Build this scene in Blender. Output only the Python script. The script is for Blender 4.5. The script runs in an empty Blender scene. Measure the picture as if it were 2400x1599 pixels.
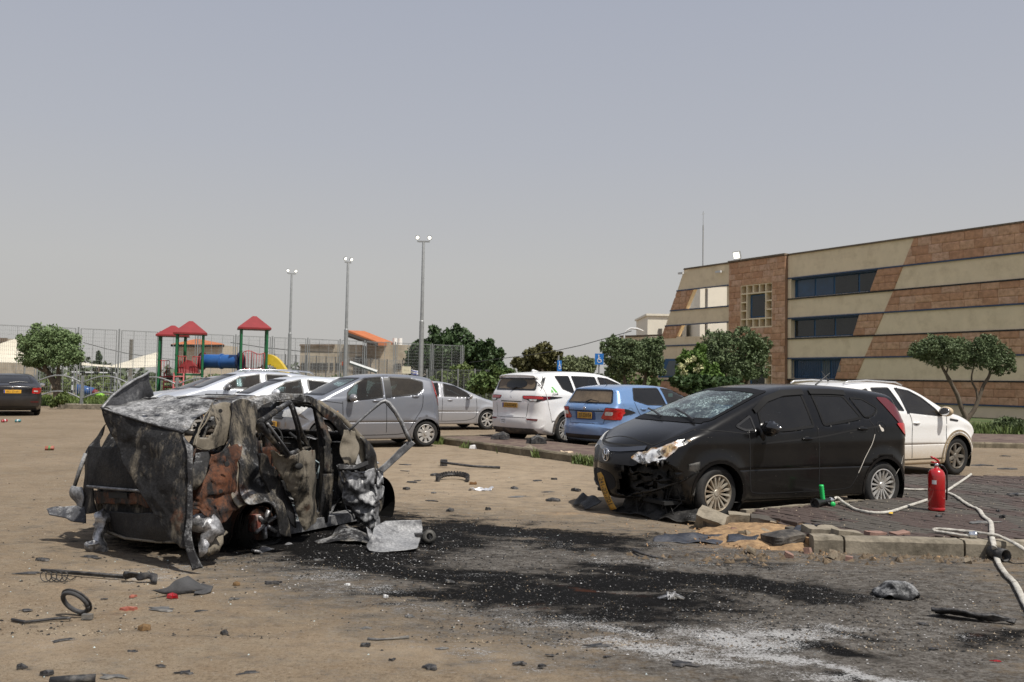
import bpy,bmesh,math,random
import numpy as np
from mathutils import Vector,Matrix,noise,geometry
from mathutils.bvhtree import BVHTree
SC = bpy.context.scene
COL = SC.collection
rnd = random.Random(11)

# ---------------------------------------------------------------- camera, sky, sun, exposure
FPX,CX,CY,HOR,ROLL,CAMH = 2100.0,1200.0,799.5,893.0,0.018,1.5
PITCH = math.atan((HOR - CY) / FPX)
cam_d = bpy.data.cameras.new('camera'); cam = bpy.data.objects.new('camera',cam_d); COL.objects.link(cam)
cam_d.lens = 36.0 * FPX / 2400.0; cam_d.sensor_width = 36.0
cam_d.clip_start = 0.1; cam_d.clip_end = 3000
cam.matrix_world = Matrix.Translation((0,0,CAMH)) @ Matrix.Rotation(math.pi / 2 + PITCH,4,'X') @ Matrix.Rotation(ROLL,4,'Z')
cam_d.dof.use_dof = True; cam_d.dof.focus_distance = 9.0; cam_d.dof.aperture_fstop = 4.0
SC.camera = cam
SUN_EL,SUN_AZ = math.radians(60),math.radians(-44)      # azimuth measured from +X towards +Y
world = bpy.data.worlds.new("World"); SC.world = world; world.use_nodes = True
wt = world.node_tree; wt.nodes.clear()
wo = wt.nodes.new('ShaderNodeOutputWorld'); bg = wt.nodes.new('ShaderNodeBackground')
sky = wt.nodes.new('ShaderNodeTexSky'); sky.sky_type = 'NISHITA'; sky.sun_disc = False
sky.sun_elevation = SUN_EL; sky.sun_rotation = math.radians(90) - SUN_AZ
sky.dust_density = 6.0; sky.air_density = 1.0; sky.ozone_density = 1.0
# dusty air: the blue sky veiled by a grey-beige haze that is thickest at the horizon
tc = wt.nodes.new('ShaderNodeTexCoord'); sp = wt.nodes.new('ShaderNodeSeparateXYZ')
wt.links.new(tc.outputs['Generated'],sp.inputs[0])
ramp = wt.nodes.new('ShaderNodeValToRGB')
els = ramp.color_ramp.elements
els[0].position = 0.0; els[0].color = (5.5,5.35,5.1,1)
els[1].position = 1.0; els[1].color = (3.7,4.05,4.95,1)
for p_,c_ in ((0.12,(5.5,5.45,5.35,1)),(0.25,(4.8,4.95,5.4,1)),(0.42,(4.15,4.42,5.2,1))):
    e_ = els.new(p_); e_.color = c_
wt.links.new(sp.outputs['Z'],ramp.inputs[0])
mixw = wt.nodes.new('ShaderNodeMixRGB'); mixw.inputs[0].default_value = 0.88
wt.links.new(sky.outputs[0],mixw.inputs[1]); wt.links.new(ramp.outputs[0],mixw.inputs[2])
wt.links.new(mixw.outputs[0],bg.inputs[0]); bg.inputs[1].default_value = 0.10
wt.links.new(bg.outputs[0],wo.inputs[0])
sun_d = bpy.data.lights.new('sun','SUN'); sun_o = bpy.data.objects.new('sun',sun_d); COL.objects.link(sun_o)
sun_d.energy = 4.8; sun_d.angle = math.radians(1.0); sun_d.color = (1,.95,.87)
sdir = Vector((math.cos(SUN_EL) * math.cos(SUN_AZ),math.cos(SUN_EL) * math.sin(SUN_AZ),math.sin(SUN_EL)))
sun_o.rotation_euler = sdir.to_track_quat('Z','Y').to_euler()
SC.view_settings.view_transform = 'Standard'; SC.view_settings.look = 'None'
SC.view_settings.exposure = 0.0; SC.view_settings.gamma = 1.0
SC.view_settings.use_curve_mapping = False
SC.cycles.max_bounces = 6; SC.cycles.transparent_max_bounces = 12

# ---------------------------------------------------------------- measuring helpers
_p,_s = math.cos(PITCH),math.sin(PITCH); _cr,_sr = math.cos(ROLL),math.sin(ROLL)
def ray(px,py):
    a,b = px - CX,py - CY
    u = (a * _cr + b * _sr) / FPX; v = (-a * _sr + b * _cr) / FPX
    return Vector((u,_p + v * _s,_s - v * _p))
def G(px,py,z=0.0):
    d = ray(px,py); t = (z - CAMH) / d.z
    return Vector((d.x * t,d.y * t,z))
def A(px,py,Y):
    d = ray(px,py); t = Y / d.y
    return Vector((d.x * t,Y,CAMH + d.z * t))
def proj(P):
    P = np.asarray(P,float) - np.array([0,0,CAMH])
    Y = P[:,1] * _p + P[:,2] * _s; Z = -P[:,1] * _s + P[:,2] * _p
    u = P[:,0] / Y * FPX; v = -Z / Y * FPX
    return CX + u * _cr - v * _sr,CY + u * _sr + v * _cr

# ---------------------------------------------------------------- object helpers
def tag(o,label=None,cat=None,group=None,kind=None):
    if label: o['label'] = label
    if cat: o['category'] = cat
    if group: o['group'] = group
    if kind: o['kind'] = kind
    return o
def empty(name,loc=(0,0,0),rz=0.0,label=None,cat=None,group=None,parent=None):
    o = bpy.data.objects.new(name,None); COL.objects.link(o); o.empty_display_size = .1
    o.location = loc; o.rotation_euler = (0,0,rz)
    if parent is not None: o.parent = parent
    return tag(o,label,cat,group)
def mk(name,verts,faces,m=None,parent=None,smooth=False,loc=None,rot=None,auto=None):
    me = bpy.data.meshes.new(name)
    me.from_pydata([tuple(v) for v in verts],[],[tuple(f) for f in faces])
    if smooth: me.polygons.foreach_set('use_smooth',[True] * len(me.polygons))
    if m is not None: me.materials.append(m)
    me.update()
    if auto is not None: me.set_sharp_from_angle(angle=math.radians(auto))
    o = bpy.data.objects.new(name,me); COL.objects.link(o)
    if parent is not None: o.parent = parent
    if loc is not None: o.location = loc
    if rot is not None: o.rotation_euler = rot
    return o
def inst(o,parent=None,loc=None,rot=None,name=None):
    c = o.copy(); COL.objects.link(c)
    for k in ('label','category','group'):
        if k in c: del c[k]
    c.parent = parent
    if loc is not None: c.location = loc
    if rot is not None: c.rotation_euler = rot
    if name: c.name = name
    return c
class MB:
    """collects shapes into one mesh"""
    def __init__(s): s.v = []; s.f = []
    def add(s,vs,fs,M=None):
        b = len(s.v)
        s.v += [tuple(M @ Vector(v)) if M is not None else tuple(v) for v in vs]
        s.f += [tuple(i + b for i in f) for f in fs]
        return s
    def box(s,c,d,M=None,rz=0,taper=1.0):
        x,y,z = d[0] / 2,d[1] / 2,d[2] / 2
        R = Matrix.Rotation(rz,3,'Z')
        vs = []
        for k in (-1,1):
            t = taper if k > 0 else 1
            for i,j in ((-1,-1),(1,-1),(1,1),(-1,1)):
                vs.append(tuple(R @ Vector((i * x * t,j * y * t,k * z)) + Vector(c)))
        return s.add(vs,[(0,3,2,1),(4,5,6,7),(0,1,5,4),(1,2,6,5),(2,3,7,6),(3,0,4,7)],M)
    def tube(s,pts,r,n=8,cap=True,M=None,flat=None):
        pts = [Vector(p) for p in pts]; N = len(pts)
        rs = r if isinstance(r,(list,tuple)) else [r] * N
        vs = []; up = None
        for i,p in enumerate(pts):
            a = pts[max(i - 1,0)]; b = pts[min(i + 1,N - 1)]
            d = (b - a).normalized() if (b - a).length > 1e-9 else Vector((0,0,1))
            if up is None:
                up = Vector((0,0,1)) if abs(d.z) < .9 else Vector((1,0,0))
            x = d.cross(up)
            if x.length < 1e-4: x = d.cross(Vector((.3,.8,.5)))
            x.normalize(); y = x.cross(d).normalized(); up = y
            fx,fy = flat if flat else (1,1)
            for k in range(n):
                t = 2 * math.pi * k / n
                vs.append(p + x * math.cos(t) * rs[i] * fx + y * math.sin(t) * rs[i] * fy)
        fs = [(i * n + k,i * n + (k + 1) % n,(i + 1) * n + (k + 1) % n,(i + 1) * n + k) for i in range(N - 1) for k in range(n)]
        if cap: fs += [tuple(range(n))[::-1],tuple((N - 1) * n + k for k in range(n))]
        return s.add(vs,fs,M)
    def lathe(s,prof,n=24,M=None,a0=0,a1=2 * math.pi):
        """profile [(r, z)] round the z axis"""
        vs = []; full = abs(a1 - a0 - 2 * math.pi) < 1e-6; c = n if full else n + 1
        for r,z in prof:
            for k in range(c):
                t = a0 + (a1 - a0) * k / n
                vs.append((r * math.cos(t),r * math.sin(t),z))
        fs = [(i * c + k,i * c + (k + 1) % c,(i + 1) * c + (k + 1) % c,(i + 1) * c + k) for i in range(len(prof) - 1) for k in range(n)]
        return s.add(vs,fs,M)
    def prism(s,poly,z0,z1,M=None):
        n = len(poly)
        vs = [(p[0],p[1],z0) for p in poly] + [(p[0],p[1],z1) for p in poly]
        fs = [tuple(range(n))[::-1],tuple(range(n,2 * n))] + [(i,(i + 1) % n,n + (i + 1) % n,n + i) for i in range(n)]
        return s.add(vs,fs,M)
    def ellip(s,c,r,nu=12,nv=8,M=None):
        vs = []; 
        for j in range(nv + 1):
            ph = math.pi * j / nv
            for i in range(nu):
                t = 2 * math.pi * i / nu
                vs.append((c[0] + r[0] * math.sin(ph) * math.cos(t),c[1] + r[1] * math.sin(ph) * math.sin(t),c[2] + r[2] * math.cos(ph)))
        fs = [(j * nu + i,(j + 1) * nu + i,(j + 1) * nu + (i + 1) % nu,j * nu + (i + 1) % nu) for j in range(nv) for i in range(nu)]
        return s.add(vs,fs,M)
    def build(s,name,m=None,parent=None,smooth=False,loc=None,rot=None,auto=None):
        return mk(name,s.v,s.f,m,parent,smooth,loc,rot,auto)
def bevel(o,w=.01,seg=2):
    b = o.modifiers.new('bevel','BEVEL'); b.width = w; b.segments = seg; b.limit_method = 'ANGLE'; b.angle_limit = math.radians(40)
    return o
def text_obj(name,body,size,m,parent,M,depth=.002,align='CENTER',sx=1.0):
    cu = bpy.data.curves.new(name,'FONT'); cu.body = body; cu.size = size; cu.align_x = align; cu.align_y = 'CENTER'
    cu.extrude = depth; cu.resolution_u = 2
    t = bpy.data.objects.new(name + '_tmp',cu)
    me = bpy.data.meshes.new_from_object(t); bpy.data.objects.remove(t)
    me.transform(Matrix.Diagonal((sx,1,1,1))); me.transform(M); me.materials.clear(); me.materials.append(m)
    o = bpy.data.objects.new(name,me); COL.objects.link(o); o.parent = parent
    return o

# ---------------------------------------------------------------- materials
class NT:
    def __init__(s,name):
        s.m = bpy.data.materials.new(name); s.m.use_nodes = True; s.t = s.m.node_tree
        s.b = s.t.nodes['Principled BSDF']; s.co = None
    def n(s,typ,**kw):
        x = s.t.nodes.new(typ)
        for k,v in kw.items(): setattr(x,k,v)
        return x
    def l(s,a,b): s.t.links.new(a,b)
    def coord(s,kind='Object'):
        if s.co is None: s.co = s.n('ShaderNodeTexCoord')
        return s.co.outputs[kind]
    def mapping(s,scale,kind='Object',rot=(0,0,0)):
        m = s.n('ShaderNodeMapping'); m.inputs['Scale'].default_value = scale; m.inputs['Rotation'].default_value = rot
        s.l(s.coord(kind),m.inputs[0]); return m.outputs[0]
    def noise(s,scale,detail=5,rough=.6,vec=None,out='Fac'):
        x = s.n('ShaderNodeTexNoise'); x.inputs['Scale'].default_value = scale
        x.inputs['Detail'].default_value = detail; x.inputs['Roughness'].default_value = rough
        s.l(vec if vec is not None else s.coord(),x.inputs['Vector']); return x.outputs[out]
    def voro(s,scale,vec=None,feature='F1',out='Distance'):
        x = s.n('ShaderNodeTexVoronoi'); x.feature = feature; x.inputs['Scale'].default_value = scale
        s.l(vec if vec is not None else s.coord(),x.inputs['Vector']); return x.outputs[out]
    def ramp(s,fac,stops,interp='LINEAR'):
        r = s.n('ShaderNodeValToRGB'); e = r.color_ramp.elements; r.color_ramp.interpolation = interp
        stops = [(p,(c,c,c) if isinstance(c,(int,float)) else c) for p,c in stops]
        e[0].position = stops[0][0]; e[0].color = (*stops[0][1],1)
        e[1].position = stops[-1][0]; e[1].color = (*stops[-1][1],1)
        for p,c in stops[1:-1]: q = e.new(p); q.color = (*c,1)
        s.l(fac,r.inputs[0]); return r.outputs[0]
    def mix(s,fac,a,b,mode='MIX'):
        x = s.n('ShaderNodeMixRGB'); x.blend_type = mode
        for i,q in enumerate((fac,a,b)):
            if isinstance(q,(int,float)):
                x.inputs[i].default_value = q if i == 0 else (q,q,q,1)
            elif isinstance(q,(tuple,list)): x.inputs[i].default_value = (*q,1)
            else: s.l(q,x.inputs[i])
        return x.outputs[0]
    def math(s,op,a,b=None,c=None):
        x = s.n('ShaderNodeMath'); x.operation = op
        for i,q in enumerate((a,b,c)):
            if q is None: continue
            if isinstance(q,(int,float)): x.inputs[i].default_value = q
            else: s.l(q,x.inputs[i])
        return x.outputs[0]
    def attr(s,name):
        x = s.n('ShaderNodeAttribute'); x.attribute_name = name; return x.outputs['Fac']
    def sep(s,vec=None):
        x = s.n('ShaderNodeSeparateXYZ'); s.l(vec if vec is not None else s.coord(),x.inputs[0]); return x.outputs
    def bump(s,h,strength=.3,dist=.01):
        x = s.n('ShaderNodeBump'); x.inputs['Strength'].default_value = strength; x.inputs['Distance'].default_value = dist
        s.l(h,x.inputs['Height']); s.l(x.outputs[0],s.b.inputs['Normal'])
    def set(s,**kw):
        for k,v in kw.items():
            k = {'color': 'Base Color','rough': 'Roughness','metal': 'Metallic','coat': 'Coat Weight','coatr': 'Coat Roughness',
                 'spec': 'Specular IOR Level','alpha': 'Alpha','trans': 'Transmission Weight','ecol': 'Emission Color','estr': 'Emission Strength','sheen': 'Sheen Weight'}[k]
            i = s.b.inputs[k]
            if isinstance(v,(int,float)): i.default_value = v
            elif isinstance(v,(tuple,list)): i.default_value = (*v,1)
            else: s.l(v,i)
        return s
MAT = {}
def mat(name,col,rough=.6,metal=0,var=.12,scale=6,bump=0,bscale=60,dirt=None,damt=.4,dscale=3,coat=0,spec=.5,ecol=None,estr=0):
    """general surface: base colour with tonal variation, optional dirt colour in patches and fine relief"""
    if name in MAT: return MAT[name]
    k = NT(name); c = k.noise(scale,6,.65)
    a = tuple(max(0,x * (1 - var)) for x in col); b = tuple(min(1,x * (1 + var)) for x in col)
    out = k.mix(k.ramp(c,[(.3,0.),(.7,1.)]),a,b)
    if dirt:
        f = k.ramp(k.noise(dscale,8,.7),[(.62 - damt * .35,0.),(.82 - damt * .3,1.)])
        out = k.mix(f,out,dirt)
    k.set(color=out,rough=rough,metal=metal,coat=coat,spec=spec)
    if ecol: k.set(ecol=ecol,estr=estr)
    if bump: k.bump(k.noise(bscale,5,.65),bump,.01)
    MAT[name] = k.m
    return k.m
def paint(name,col,metal=.5,rough=.32,dust=.35,dcol=(.34,.27,.19),coat=.9,low=.55,spots=0.0,spec=.5,nz=.6):
    """car paint under a film of dust that is thicker low down and in blotches; tiny droppings and chips"""
    if name in MAT: return MAT[name]
    k = NT(name); x = k.sep()
    n1 = k.noise(2.2,8,.7); n2 = k.noise(35,4,.6)
    lo = k.math('MULTIPLY',k.ramp(x[2],[(.22,1.),(low + .25,0.)]),.8)
    f = k.math('ADD',k.math('MULTIPLY',k.ramp(n1,[(.35,0.),(.75,1.)]),nz),lo)
    f = k.math('ADD',f,k.math('MULTIPLY',k.math('SUBTRACT',n2,.5),.5))
    f = k.math('MULTIPLY',f,dust)
    f = k.math('MINIMUM',k.math('MAXIMUM',f,0.0),.95)
    base = k.mix(f,col,dcol)
    if spots:
        v = k.voro(26,out='Distance'); sp_ = k.ramp(v,[(.05,1.),(.075,0.)])
        sp_ = k.math('MULTIPLY',sp_,k.ramp(k.noise(7,3),[(.55,0.),(.6,1.)]))
        base = k.mix(k.math('MULTIPLY',sp_,spots),base,(.5,.46,.4))
    k.set(color=base,metal=k.math('MULTIPLY',k.math('SUBTRACT',1.0,f),metal),rough=k.math('ADD',rough,k.math('MULTIPLY',f,.5)),
          coat=k.math('MULTIPLY',k.math('SUBTRACT',1.0,f),coat),coatr=.06,spec=spec)
    MAT[name] = k.m; return k.m
def glass(name,tint=(.25,.29,.29),alpha=.55,dust=.15,rough=.03,dcol=(.42,.35,.26)):
    """car glass: a glossy pane that lets part of what lies behind through, with dust"""
    if name in MAT: return MAT[name]
    k = NT(name); t = k.t
    tr = k.n('ShaderNodeBsdfTransparent'); tr.inputs[0].default_value = (*tint,1)
    gl = k.n('ShaderNodeBsdfGlossy'); gl.inputs['Roughness'].default_value = rough; gl.inputs[0].default_value = (1,1,1,1)
    fr = k.n('ShaderNodeFresnel'); fr.inputs[0].default_value = 1.55
    m1 = k.n('ShaderNodeMixShader'); k.l(fr.outputs[0],m1.inputs[0]); k.l(tr.outputs[0],m1.inputs[1]); k.l(gl.outputs[0],m1.inputs[2])
    df = k.n('ShaderNodeBsdfDiffuse'); df.inputs[0].default_value = (*dcol,1)
    m2 = k.n('ShaderNodeMixShader')
    f = k.math('MULTIPLY',k.ramp(k.noise(3.0,8,.7),[(.3,.35),(.75,1.)]),dust)
    k.l(f,m2.inputs[0]); k.l(m1.outputs[0],m2.inputs[1]); k.l(df.outputs[0],m2.inputs[2])
    k.l(m2.outputs[0],t.nodes['Material Output'].inputs[0]); MAT[name] = k.m; return k.m

# ================================================================ CARS
black_trim = mat('black_trim',(.012,.012,.013),.4,dirt=(.05,.043,.035),damt=.2)
rubber = mat('tyre_rubber',(.011,.011,.011),.8,dirt=(.034,.030,.026),damt=.3,dscale=5,bump=.3,bscale=80)
gap_m = mat('panel_gap',(.006,.006,.007),.9)
well_m = mat('wheel_well',(.006,.006,.006),.95,spec=.1)
under_m = mat('underbody',(.015,.015,.015),.9)
silver_rim = mat('silver_rim',(.56,.55,.53),.38,.55,dirt=(.3,.25,.19),damt=.45,dscale=9)
dusty_rim = mat('dusty_rim',(.44,.40,.33),.5,.4,dirt=(.24,.18,.12),damt=.6,dscale=9)
dark_rim = mat('dark_rim',(.2,.185,.16),.5,.5,dirt=(.14,.11,.08),damt=.5,dscale=9)
chrome = mat('chrome',(.75,.76,.78),.15,1.0,var=.03)
dark_chrome = mat('dark_chrome',(.16,.165,.18),.25,.9,var=.05)
seat_m = mat('seat_fabric',(.03,.031,.034),.9)
dash_m = mat('dashboard',(.02,.02,.021),.7)
plate_y = mat('plate_yellow',(.72,.38,.03),.5,dirt=(.4,.25,.08),damt=.3,dscale=12)
plate_dusty = mat('plate_yellow_dusty',(.5,.27,.03),.6,dirt=(.25,.16,.06),damt=.5,dscale=12)
plate_blue = mat('plate_blue',(.02,.06,.3),.5)
ink = mat('black_ink',(.01,.01,.012),.5)
white_ink = mat('white_print',(.75,.76,.78),.5)
red_lens = mat('red_lens',(.42,.008,.008),.12,coat=1,dirt=(.2,.02,.015),damt=.2)
deep_red = mat('deep_red_lens',(.10,.004,.005),.15,coat=1)
clear_lens = mat('clear_lens',(.62,.62,.6),.15,.2,coat=1,var=.3,scale=30)
white_lamp = mat('lamp_housing',(.5,.5,.48),.2,.5,coat=1,var=.4,scale=20)

def chaikin(a,n=3,closed=False):
    a = np.asarray(a,float)
    for _ in range(n):
        if closed: b = np.roll(a,-1,0); q = np.empty((2 * len(a),a.shape[1])); q[0::2] = .75 * a + .25 * b; q[1::2] = .25 * a + .75 * b; a = q
        else:
            p,b = a[:-1],a[1:]; q = np.empty((2 * len(p),a.shape[1])); q[0::2] = .75 * p + .25 * b; q[1::2] = .25 * p + .75 * b
            a = np.vstack([a[:1],q,a[-1:]])
    return a
def resample(a,n,closed=False):
    a = np.asarray(a,float)
    if closed: a = np.vstack([a,a[:1]])
    d = np.r_[0,np.cumsum(np.hypot(*(a[1:,:2] - a[:-1,:2]).T))]
    t = np.linspace(0,d[-1],n + 1 if closed else n)
    if closed: t = t[:-1]
    return np.stack([np.interp(t,d,a[:,k]) for k in range(a.shape[1])],1)
def in_poly(x,z,poly):
    poly = np.asarray(poly); c = np.zeros(x.shape,bool); j = len(poly) - 1
    for i in range(len(poly)):
        xi,zi = poly[i]; xj,zj = poly[j]
        k = ((zi > z) != (zj > z)) & (x < (xj - xi) * (z - zi) / (zj - zi + 1e-12) + xi)
        c ^= k; j = i
    return c
def smooth_poly(poly,n=2,it=None):
    if n >= 2: return [tuple(p) for p in chaikin(np.asarray(poly,float),n,True)]
    out = []; m = len(poly); P = [np.array(q,float) for q in poly]      # corners rounded by a small fixed radius
    for i in range(m):
        a,b,c = P[i - 1],P[i],P[(i + 1) % m]
        u = a - b; v = c - b; lu,lv = np.linalg.norm(u),np.linalg.norm(v); r = min(.035,lu * .35,lv * .35)
        q0 = b + u / lu * r; q1 = b + v / lv * r
        for t in (0,.33,.67,1): out.append(tuple((1 - t) ** 2 * q0 + 2 * t * (1 - t) * b + t * t * q1))
    return out
def dens(poly,step=.04,closed=True):
    out = []; n = len(poly)
    for i in range(n if closed else n - 1):
        a = np.array(poly[i]); b = np.array(poly[(i + 1) % n]); k = max(1,int(np.linalg.norm(b - a) / step))
        out += [tuple(a + (b - a) * j / k) for j in range(k)]
    if not closed: out.append(tuple(poly[-1]))
    return out
AX = {'L': (0,2,1,1),'R': (0,2,1,-1),'F': (1,2,0,1),'B': (1,2,0,-1),'T': (0,1,2,1)}
class Car:
    def __init__(s,name,label,cat,loc,yaw,spec,group=None):
        s.root = empty(name,(loc[0],loc[1],loc[2] if len(loc) > 2 else 0),yaw,label,cat,group)
        s.sp = spec; s.cuts = []; s.paint = spec['paint']
        s.make()
    def wside(s,x,z):
        p = s.sp; W = p['W'] / 2
        belt = np.interp(x,[p['x0'],p['x1']],p['belt']); zt = p['ztop']
        lo = W * (1 - .035 * (np.clip(.6 - z,0,1) / .4) ** 2 * 1.3 - .03 * np.clip((z - .65) / (belt - .6),0,1.1) ** 2)
        lo = lo + .006 * np.exp(-((z - (p.get('crease',.8))) / .06) ** 2)
        wb = W * .965; t = np.clip((z - belt) / (zt - belt),0,1.2)
        hi = wb - (wb - p['Wroof'] / 2) * (.78 * t + .22 * t * t)
        k = np.clip((z - belt + .03) / .06,0,1); k = k * k * (3 - 2 * k)
        w = lo * (1 - k) + hi * k
        xc = (p['x0'] + p['x1']) / 2; L = p['x1'] - p['x0']
        w = w * (1 - p.get('taper',.07) * np.abs((x - xc) / (L / 2)) ** 4)
        for ax in (0,p['wb']):
            d = np.hypot(x - ax,z - p['wr']); w = w + p.get('flare',.022) * np.exp(-((d - p['ra'] - .02) / .07) ** 2) * (z > .1)
        return w
    def make(s):
        p = s.sp; prof = np.array(p['prof'],float)
        if prof.shape[1] == 4: prof = np.c_[prof,np.zeros(len(prof))]
        P = chaikin(prof,3); n = p.get('n',300)
        # close underneath
        a,b = P[-1],P[0]
        bot = [a + (b - a) * k / 12 for k in range(1,12)]
        for q in bot: q[2] = .03; q[3] = .04; q[4] = 0
        P = resample(np.vstack([P,bot]),n,True)
        T = np.roll(P[:,:2],-1,0) - np.roll(P[:,:2],1,0); T /= np.linalg.norm(T,axis=1)[:,None]
        N = np.stack([T[:,1],-T[:,0]],1)
        cen = P[:,:2].mean(0)
        sg = np.sign(((cen - P[:,:2]) * N).sum(1)); sg = 1 if sg.sum() > 0 else -1
        N *= sg
        E = P[:,:2] + N * P[:,4:5]; s.P,s.E,s.N = P,E,N
        xr,xf = E[:,0].min(),E[:,0].max()
        Q = np.stack([np.clip(E[:,0],xr + .45,xf - .5),np.full(n,.55)],1)
        nv = p.get('nv',26); sv = (np.linspace(0,1,nv + 1)) ** 1.8
        def wfun(x,z):
            w = s.wside(x,z)
            d = np.full(x.shape,9.); idx = np.zeros(x.shape,int)
            for i in range(n):
                j = (i + 1) % n; ex,ez = E[j] - E[i]; L2 = ex * ex + ez * ez + 1e-12
                t = np.clip(((x - E[i,0]) * ex + (z - E[i,1]) * ez) / L2,0,1)
                dd = np.hypot(x - E[i,0] - t * ex,z - E[i,1] - t * ez)
                k = dd < d; d[k] = dd[k]; idx[k] = i
            D,R = P[idx,2],P[idx,3]
            q = 1 - np.minimum(d / R,1)
            return w - D * (1 - np.sqrt(np.maximum(1 - q * q,0)))
        X = E[:,None,0] + (Q[:,None,0] - E[:,None,0]) * sv[None,:]; Z = E[:,None,1] + (Q[:,None,1] - E[:,None,1]) * sv[None,:]
        Y = wfun(X.ravel(),Z.ravel()).reshape(X.shape)
        We = Y[:,0]; ns = 9
        fr = np.linspace(-1,1,2 * ns + 1)[1:-1]
        sx = P[:,None,0] + N[:,None,0] * P[:,None,4] * fr[None,:] ** 2; sz = P[:,None,1] + N[:,None,1] * P[:,None,4] * fr[None,:] ** 2
        sy = We[:,None] * fr[None,:]
        VX = np.concatenate([X[:,::-1],sx,X],1); VY = np.concatenate([-Y[:,::-1],sy,Y],1); VZ = np.concatenate([Z[:,::-1],sz,Z],1)
        m = VX.shape[1]; V = np.stack([VX,VY,VZ],2).reshape(-1,3)
        if 'deform' in p: V = p['deform'](V)
        i = np.arange(n)[:,None]; j = np.arange(m - 1)[None,:]; i2 = (i + 1) % n
        F = np.stack([i * m + j,i * m + j + 1,i2 * m + j + 1,i2 * m + j],2).reshape(-1,4)
        if sg > 0: pass
        c = V[F].mean(1); nn = np.cross(V[F[:,1]] - V[F[:,0]],V[F[:,3]] - V[F[:,0]])
        nn2 = np.cross(V[F[:,2]] - V[F[:,1]],V[F[:,3]] - V[F[:,2]]); nn = nn + nn2
        out = ((c - np.array([(xr + xf) / 2,0,.6])) * nn).sum(1).sum()
        if out < 0: F = F[:,::-1]; nn = -nn
        ln = np.linalg.norm(nn,axis=1); nn = nn / (ln[:,None] + 1e-12)
        s.V,s.F,s.c,s.nn = V,F,c,nn
        s.bvh = BVHTree.FromPolygons([tuple(v) for v in V],[tuple(f) for f in F])
        s.keep = np.ones(len(F),bool); s.xr,s.xf = xr,xf
    def cut(s,ax,poly,nmin=.15):
        a,b,k,sg = AX[ax]
        s.keep &= ~(in_poly(s.c[:,a],s.c[:,b],poly) & (s.nn[:,k] * sg > nmin) & (s.c[:,k] * sg > (-9 if k else (s.xr + s.xf) / 2 * sg)))
    def cast(s,ax,u,v):
        a,b,k,sg = AX[ax]; o = [0,0,0]; d = [0,0,0]; o[a] = u; o[b] = v; o[k] = 10 * sg; d[k] = -sg
        h = s.bvh.ray_cast(Vector(o),Vector(d))
        if h[0] is None: return None
        n = h[1]
        if n[k] * sg < 0: n = -n
        return h[0],n
    def patch(s,ax,poly,name,m,off=.004,step=.05,parent=None,label=None,solid=0.0,smooth=2):
        if smooth: poly = smooth_poly(poly,smooth)
        bd = dens(poly,step); us = [p[0] for p in poly]; vs = [p[1] for p in poly]
        pts = list(bd); x = min(us) + step * .6
        pa = np.array(poly)
        gx,gy = np.meshgrid(np.arange(min(us) + step * .6,max(us),step),np.arange(min(vs) + step * .6,max(vs),step))
        gx,gy = gx.ravel(),gy.ravel(); k = in_poly(gx,gy,pa)
        pts += [(float(a),float(b)) for a,b in zip(gx[k],gy[k])]
        nb = len(bd)
        r = geometry.delaunay_2d_cdt([Vector(q) for q in pts],[],[list(range(nb))],1,1e-6)
        vs2,fs = r[0],r[2]; orig = r[3]
        out = []; ok = []; nrm = []
        for q in vs2:
            h = s.cast(ax,q.x,q.y)
            if h is None: ok.append(False); out.append(Vector((0,0,0))); nrm.append(Vector((0,0,1)))
            else: ok.append(True); out.append(h[0] + h[1] * off); nrm.append(h[1])
        F = [tuple(f) for f in fs if all(ok[i] for i in f)]
        if ax in ('R','F','T') and False: pass
        a,b,kk,sg = AX[ax]
        F2 = []
        for f in F:
            n = (out[f[1]] - out[f[0]]).cross(out[f[2]] - out[f[0]])
            F2.append(f if n[kk] * sg > 0 else f[::-1])
        V = out
        if solid:
            cnt = {}
            for f in F2:
                for i in range(len(f)):
                    e = (f[i],f[(i + 1) % len(f)]); cnt[e] = 1
            be = [e for e in cnt if (e[1],e[0]) not in cnt]; mp = {}
            V = list(out)
            for e in be:
                for i in e:
                    if i not in mp: mp[i] = len(V); V.append(out[i] - nrm[i] * solid)
            F2 += [(e[1],e[0],mp[e[0]],mp[e[1]]) for e in be]
        o = mk(name,V,F2,m,parent or s.root,smooth=True,auto=50)
        if label: o['label'] = label
        return o
    def strip(s,ax,pts,w,name,m,off=.003,closed=False,parent=None,step=.05,mb=None):
        pts = dens(pts,step,closed); n = len(pts); V = []; F = []; okl = []
        P = np.array(pts)
        for i in range(n):
            a = P[(i - 1) % n] if closed or i > 0 else P[i]; b = P[(i + 1) % n] if closed or i < n - 1 else P[i]
            t = b - a; t = t / (np.linalg.norm(t) + 1e-9); nr = np.array([-t[1],t[0]])
            w0,w1 = (w if isinstance(w,tuple) else (w / 2,w / 2))
            for q in (P[i] - nr * w0,P[i] + nr * w1):
                h = s.cast(ax,q[0],q[1])
                if h is None: okl.append(False); V.append(Vector((0,0,0)))
                else: okl.append(True); V.append(h[0] + h[1] * off)
        for i in range(n if closed else n - 1):
            j = (i + 1) % n; f = (2 * i,2 * j,2 * j + 1,2 * i + 1)
            if all(okl[q] for q in f) and (V[f[0]] - V[f[1]]).length < .4: F.append(f)
        if not closed and F:      # keep only the longest unbroken run
            runs = [[F[0]]]
            for a_,b_ in zip(F[:-1],F[1:]): runs[-1].append(b_) if b_[0] == a_[1] else runs.append([b_])
            F = max(runs,key=len)
        if mb is not None: mb.add(V,F); return None
        return mk(name,V,F,m,parent or s.root,smooth=True)
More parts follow.
